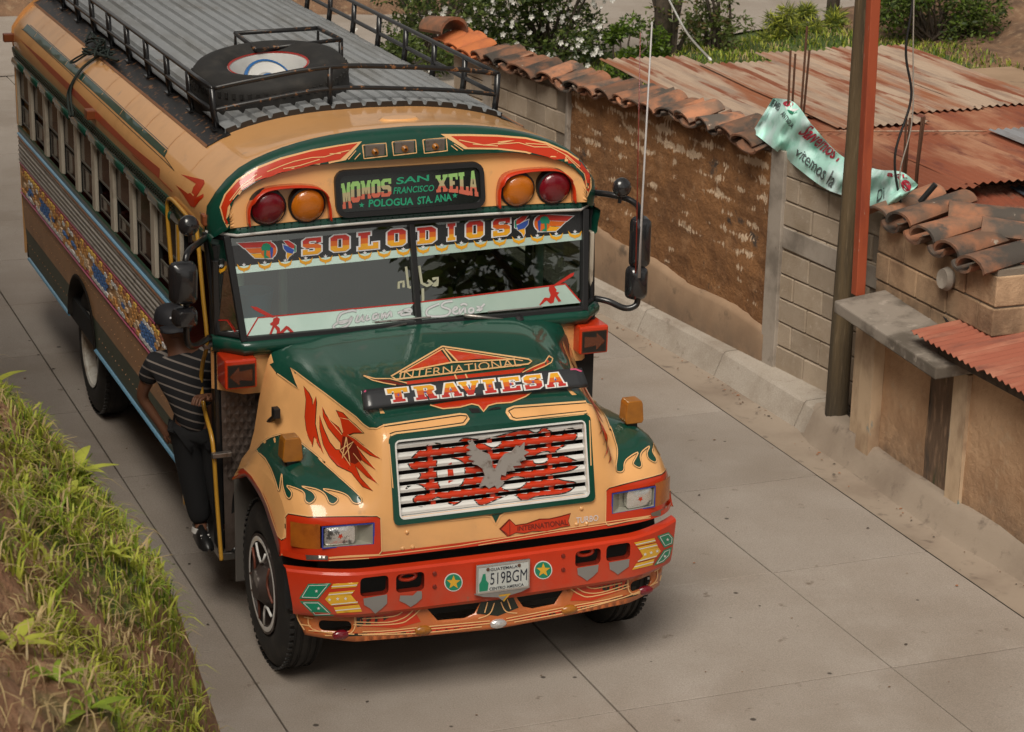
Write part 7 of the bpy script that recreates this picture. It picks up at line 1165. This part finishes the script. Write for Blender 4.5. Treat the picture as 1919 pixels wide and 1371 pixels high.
def hand(w, dirv, up, curl):
    k = len(V); w = np.array(w); d = np.array(dirv, float); d /= np.linalg.norm(d); u = np.array(up, float); u -= d*(u@d); u /= np.linalg.norm(u); sd_ = np.cross(d, u); V.append((*(w+d*.045), .026, .018)); r = {9: 9, 12: 12}[9 if np.allclose(w, rh) else 12]; E_.append((r, k))
    for j, (sp, ln) in enumerate(((-.028, .07), (-.01, .08), (.01, .075), (.027, .06))):
        i = len(V); p = w+d*.075+sd_*sp; q = p+d*ln*.5-u*curl*.02; t = q+d*ln*.45*(1-curl)-u*curl*.05; V.extend([(*p, .010), (*q, .009), (*t, .008)]); E_.extend([(k, i), (i, i+1), (i+1, i+2)])
    i = len(V); p = w+d*.03-sd_*.035; V.extend([(*p, .011), (*(p+d*.035-sd_*.012-u*.01), .009)]); E_.extend([(k, i), (i, i+1)])
hand(rh, (.5, -.2, -.8), (0, -1, .2), .5); hand(lh, (-.6, -.5, .25), (0, 0, 1), .8)
body = skin('body', V, E_, 0, SKIN, per)
nose = MB(); nose.add([(HX-.014, HY-.082, HZ-.01), (HX+.014, HY-.082, HZ-.01), (HX, HY-.112, HZ-.008), (HX, HY-.086, HZ+.035)], [(0, 2, 3), (2, 1, 3), (0, 1, 2)]); nose.build('nose', SKIN, per, smooth=True)
for s in (-1, 1): q = MB(); q.lathe([(0, .012), (.006, .010), (.010, 0)], (HX+s*.033, HY-.088, HZ+.03), (0, -1, 0), 10); q.build('eye', mat('eye_dark', (.02, .015, .012), .2), per, smooth=True); q = MB(); q.lathe([(-.01, .022), (0, .028), (.01, .02)], (HX+s*.086, HY+.005, HZ+.015), (1, 0, 0), 10); q.build('ear', SKIN, per, smooth=True)
q = MB(); q.box(HX-.024, HX+.024, HY-.092, HY-.08, HZ-.052, HZ-.044); q.build('mouth', mat('lip', (.14, .05, .035), .5), per, bevel=.003)
s_ = [(*(hip+(.01, -.008, -.11)), .152, .128), (*(hip*.5+ch*.5), .155, .12), (*ch, .17, .125), (*(nk-(0, 0, .03)), .085), (*rs_, .078), (*(rs_*.45+re*.55), .066), (*ls_, .078), (*(ls_*.45+le*.55), .066)]
skin('shirt', s_, [(0, 1), (1, 2), (2, 3), (2, 4), (4, 5), (2, 6), (6, 7)], 0, SHI, per)
t_ = [(*(hip+(0, 0, -.03)), .125, .10)]+[(*v[:3], v[3]+.032) for v in (V[13], V[14])]+[(-1.26, 1.89, .535, .068)]+[(*v[:3], v[3]+.032) for v in (V[17], V[18])]+[(-1.12, 1.83, .535, .068)]
skin('trousers', t_, [(0, 1), (1, 2), (2, 3), (0, 4), (4, 5), (5, 6)], 0, TROU, per)
q = MB(); prof = [(.035, .104), (.07, .103), (.11, .09), (.135, .055), (.145, 0)]; q.lathe([(h, r) for h, r in prof], (HX, HY+.005, HZ+.0), (0, .05, 1), 20); q.v = [(x, (y-HY)*1.12+HY, z) for x, y, z in q.v]; cp = q.build('cap', CAP, per, smooth=.9); q = MB(); q.grid([[(HX+.10*math.sin(a)*(1+.0*r), HY-.075-r*.10*math.cos(a)-.02, HZ+.052-r*.028-.018*abs(math.sin(a))) for a in np.linspace(-1.25, 1.25, 9)] for r in (0, .5, 1)]); q.build('visor', CAP, cp, smooth=True, sol=.006); q = MB(); q.lathe([(0, .007), (.003, 0)], (HX-.03, HY-.112, HZ+.09), (0, -1, .3), 8); q.build('badge', STAR, cp)
for x, y in ((-1.27, 1.83), (-1.12, 1.77)):
    q = MB(); P_ = []
    for t, w, h in ((0, .036, .05), (.07, .042, .075), (.13, .046, .062), (.20, .048, .045), (.255, .035, .03), (.27, .01, .012)): P_.append([(x+w*math.cos(a), y+.09-t, .452+max(0, h*math.sin(a)*1.4)) for a in np.linspace(0, math.pi, 8)])
    q.grid(P_); q.add(P_[0], [tuple(range(8))]); sh_ = q.build('shoe', mat('shoe_black', (.012, .012, .012), .35), per, smooth=True); q = MB(); [q.box(x-.028, x+.028, y-.075-.02*k, y-.068-.02*k, .515-.012*k, .522-.012*k) for k in range(3)]; q.build('laces', WHT, sh_)
    q = MB(); q.lathe([(0, .055), (.04, .05)], (x, y+.05, .505), (0, -.2, 1), 12); q.build('sock', WHT, sh_, smooth=True)
# leafy tree behind the camera: the one mirrored in the right-hand pane
bush('dark_tree', (6.9, -9.8, 0), (2.5, 1.8, 6.8), 9000, .30, [LC, LA], 'tall dark tree mirrored in the right half of the windshield', 'tree', 30, 2, [2, 1], stem=.12)
per.location.x -= .02
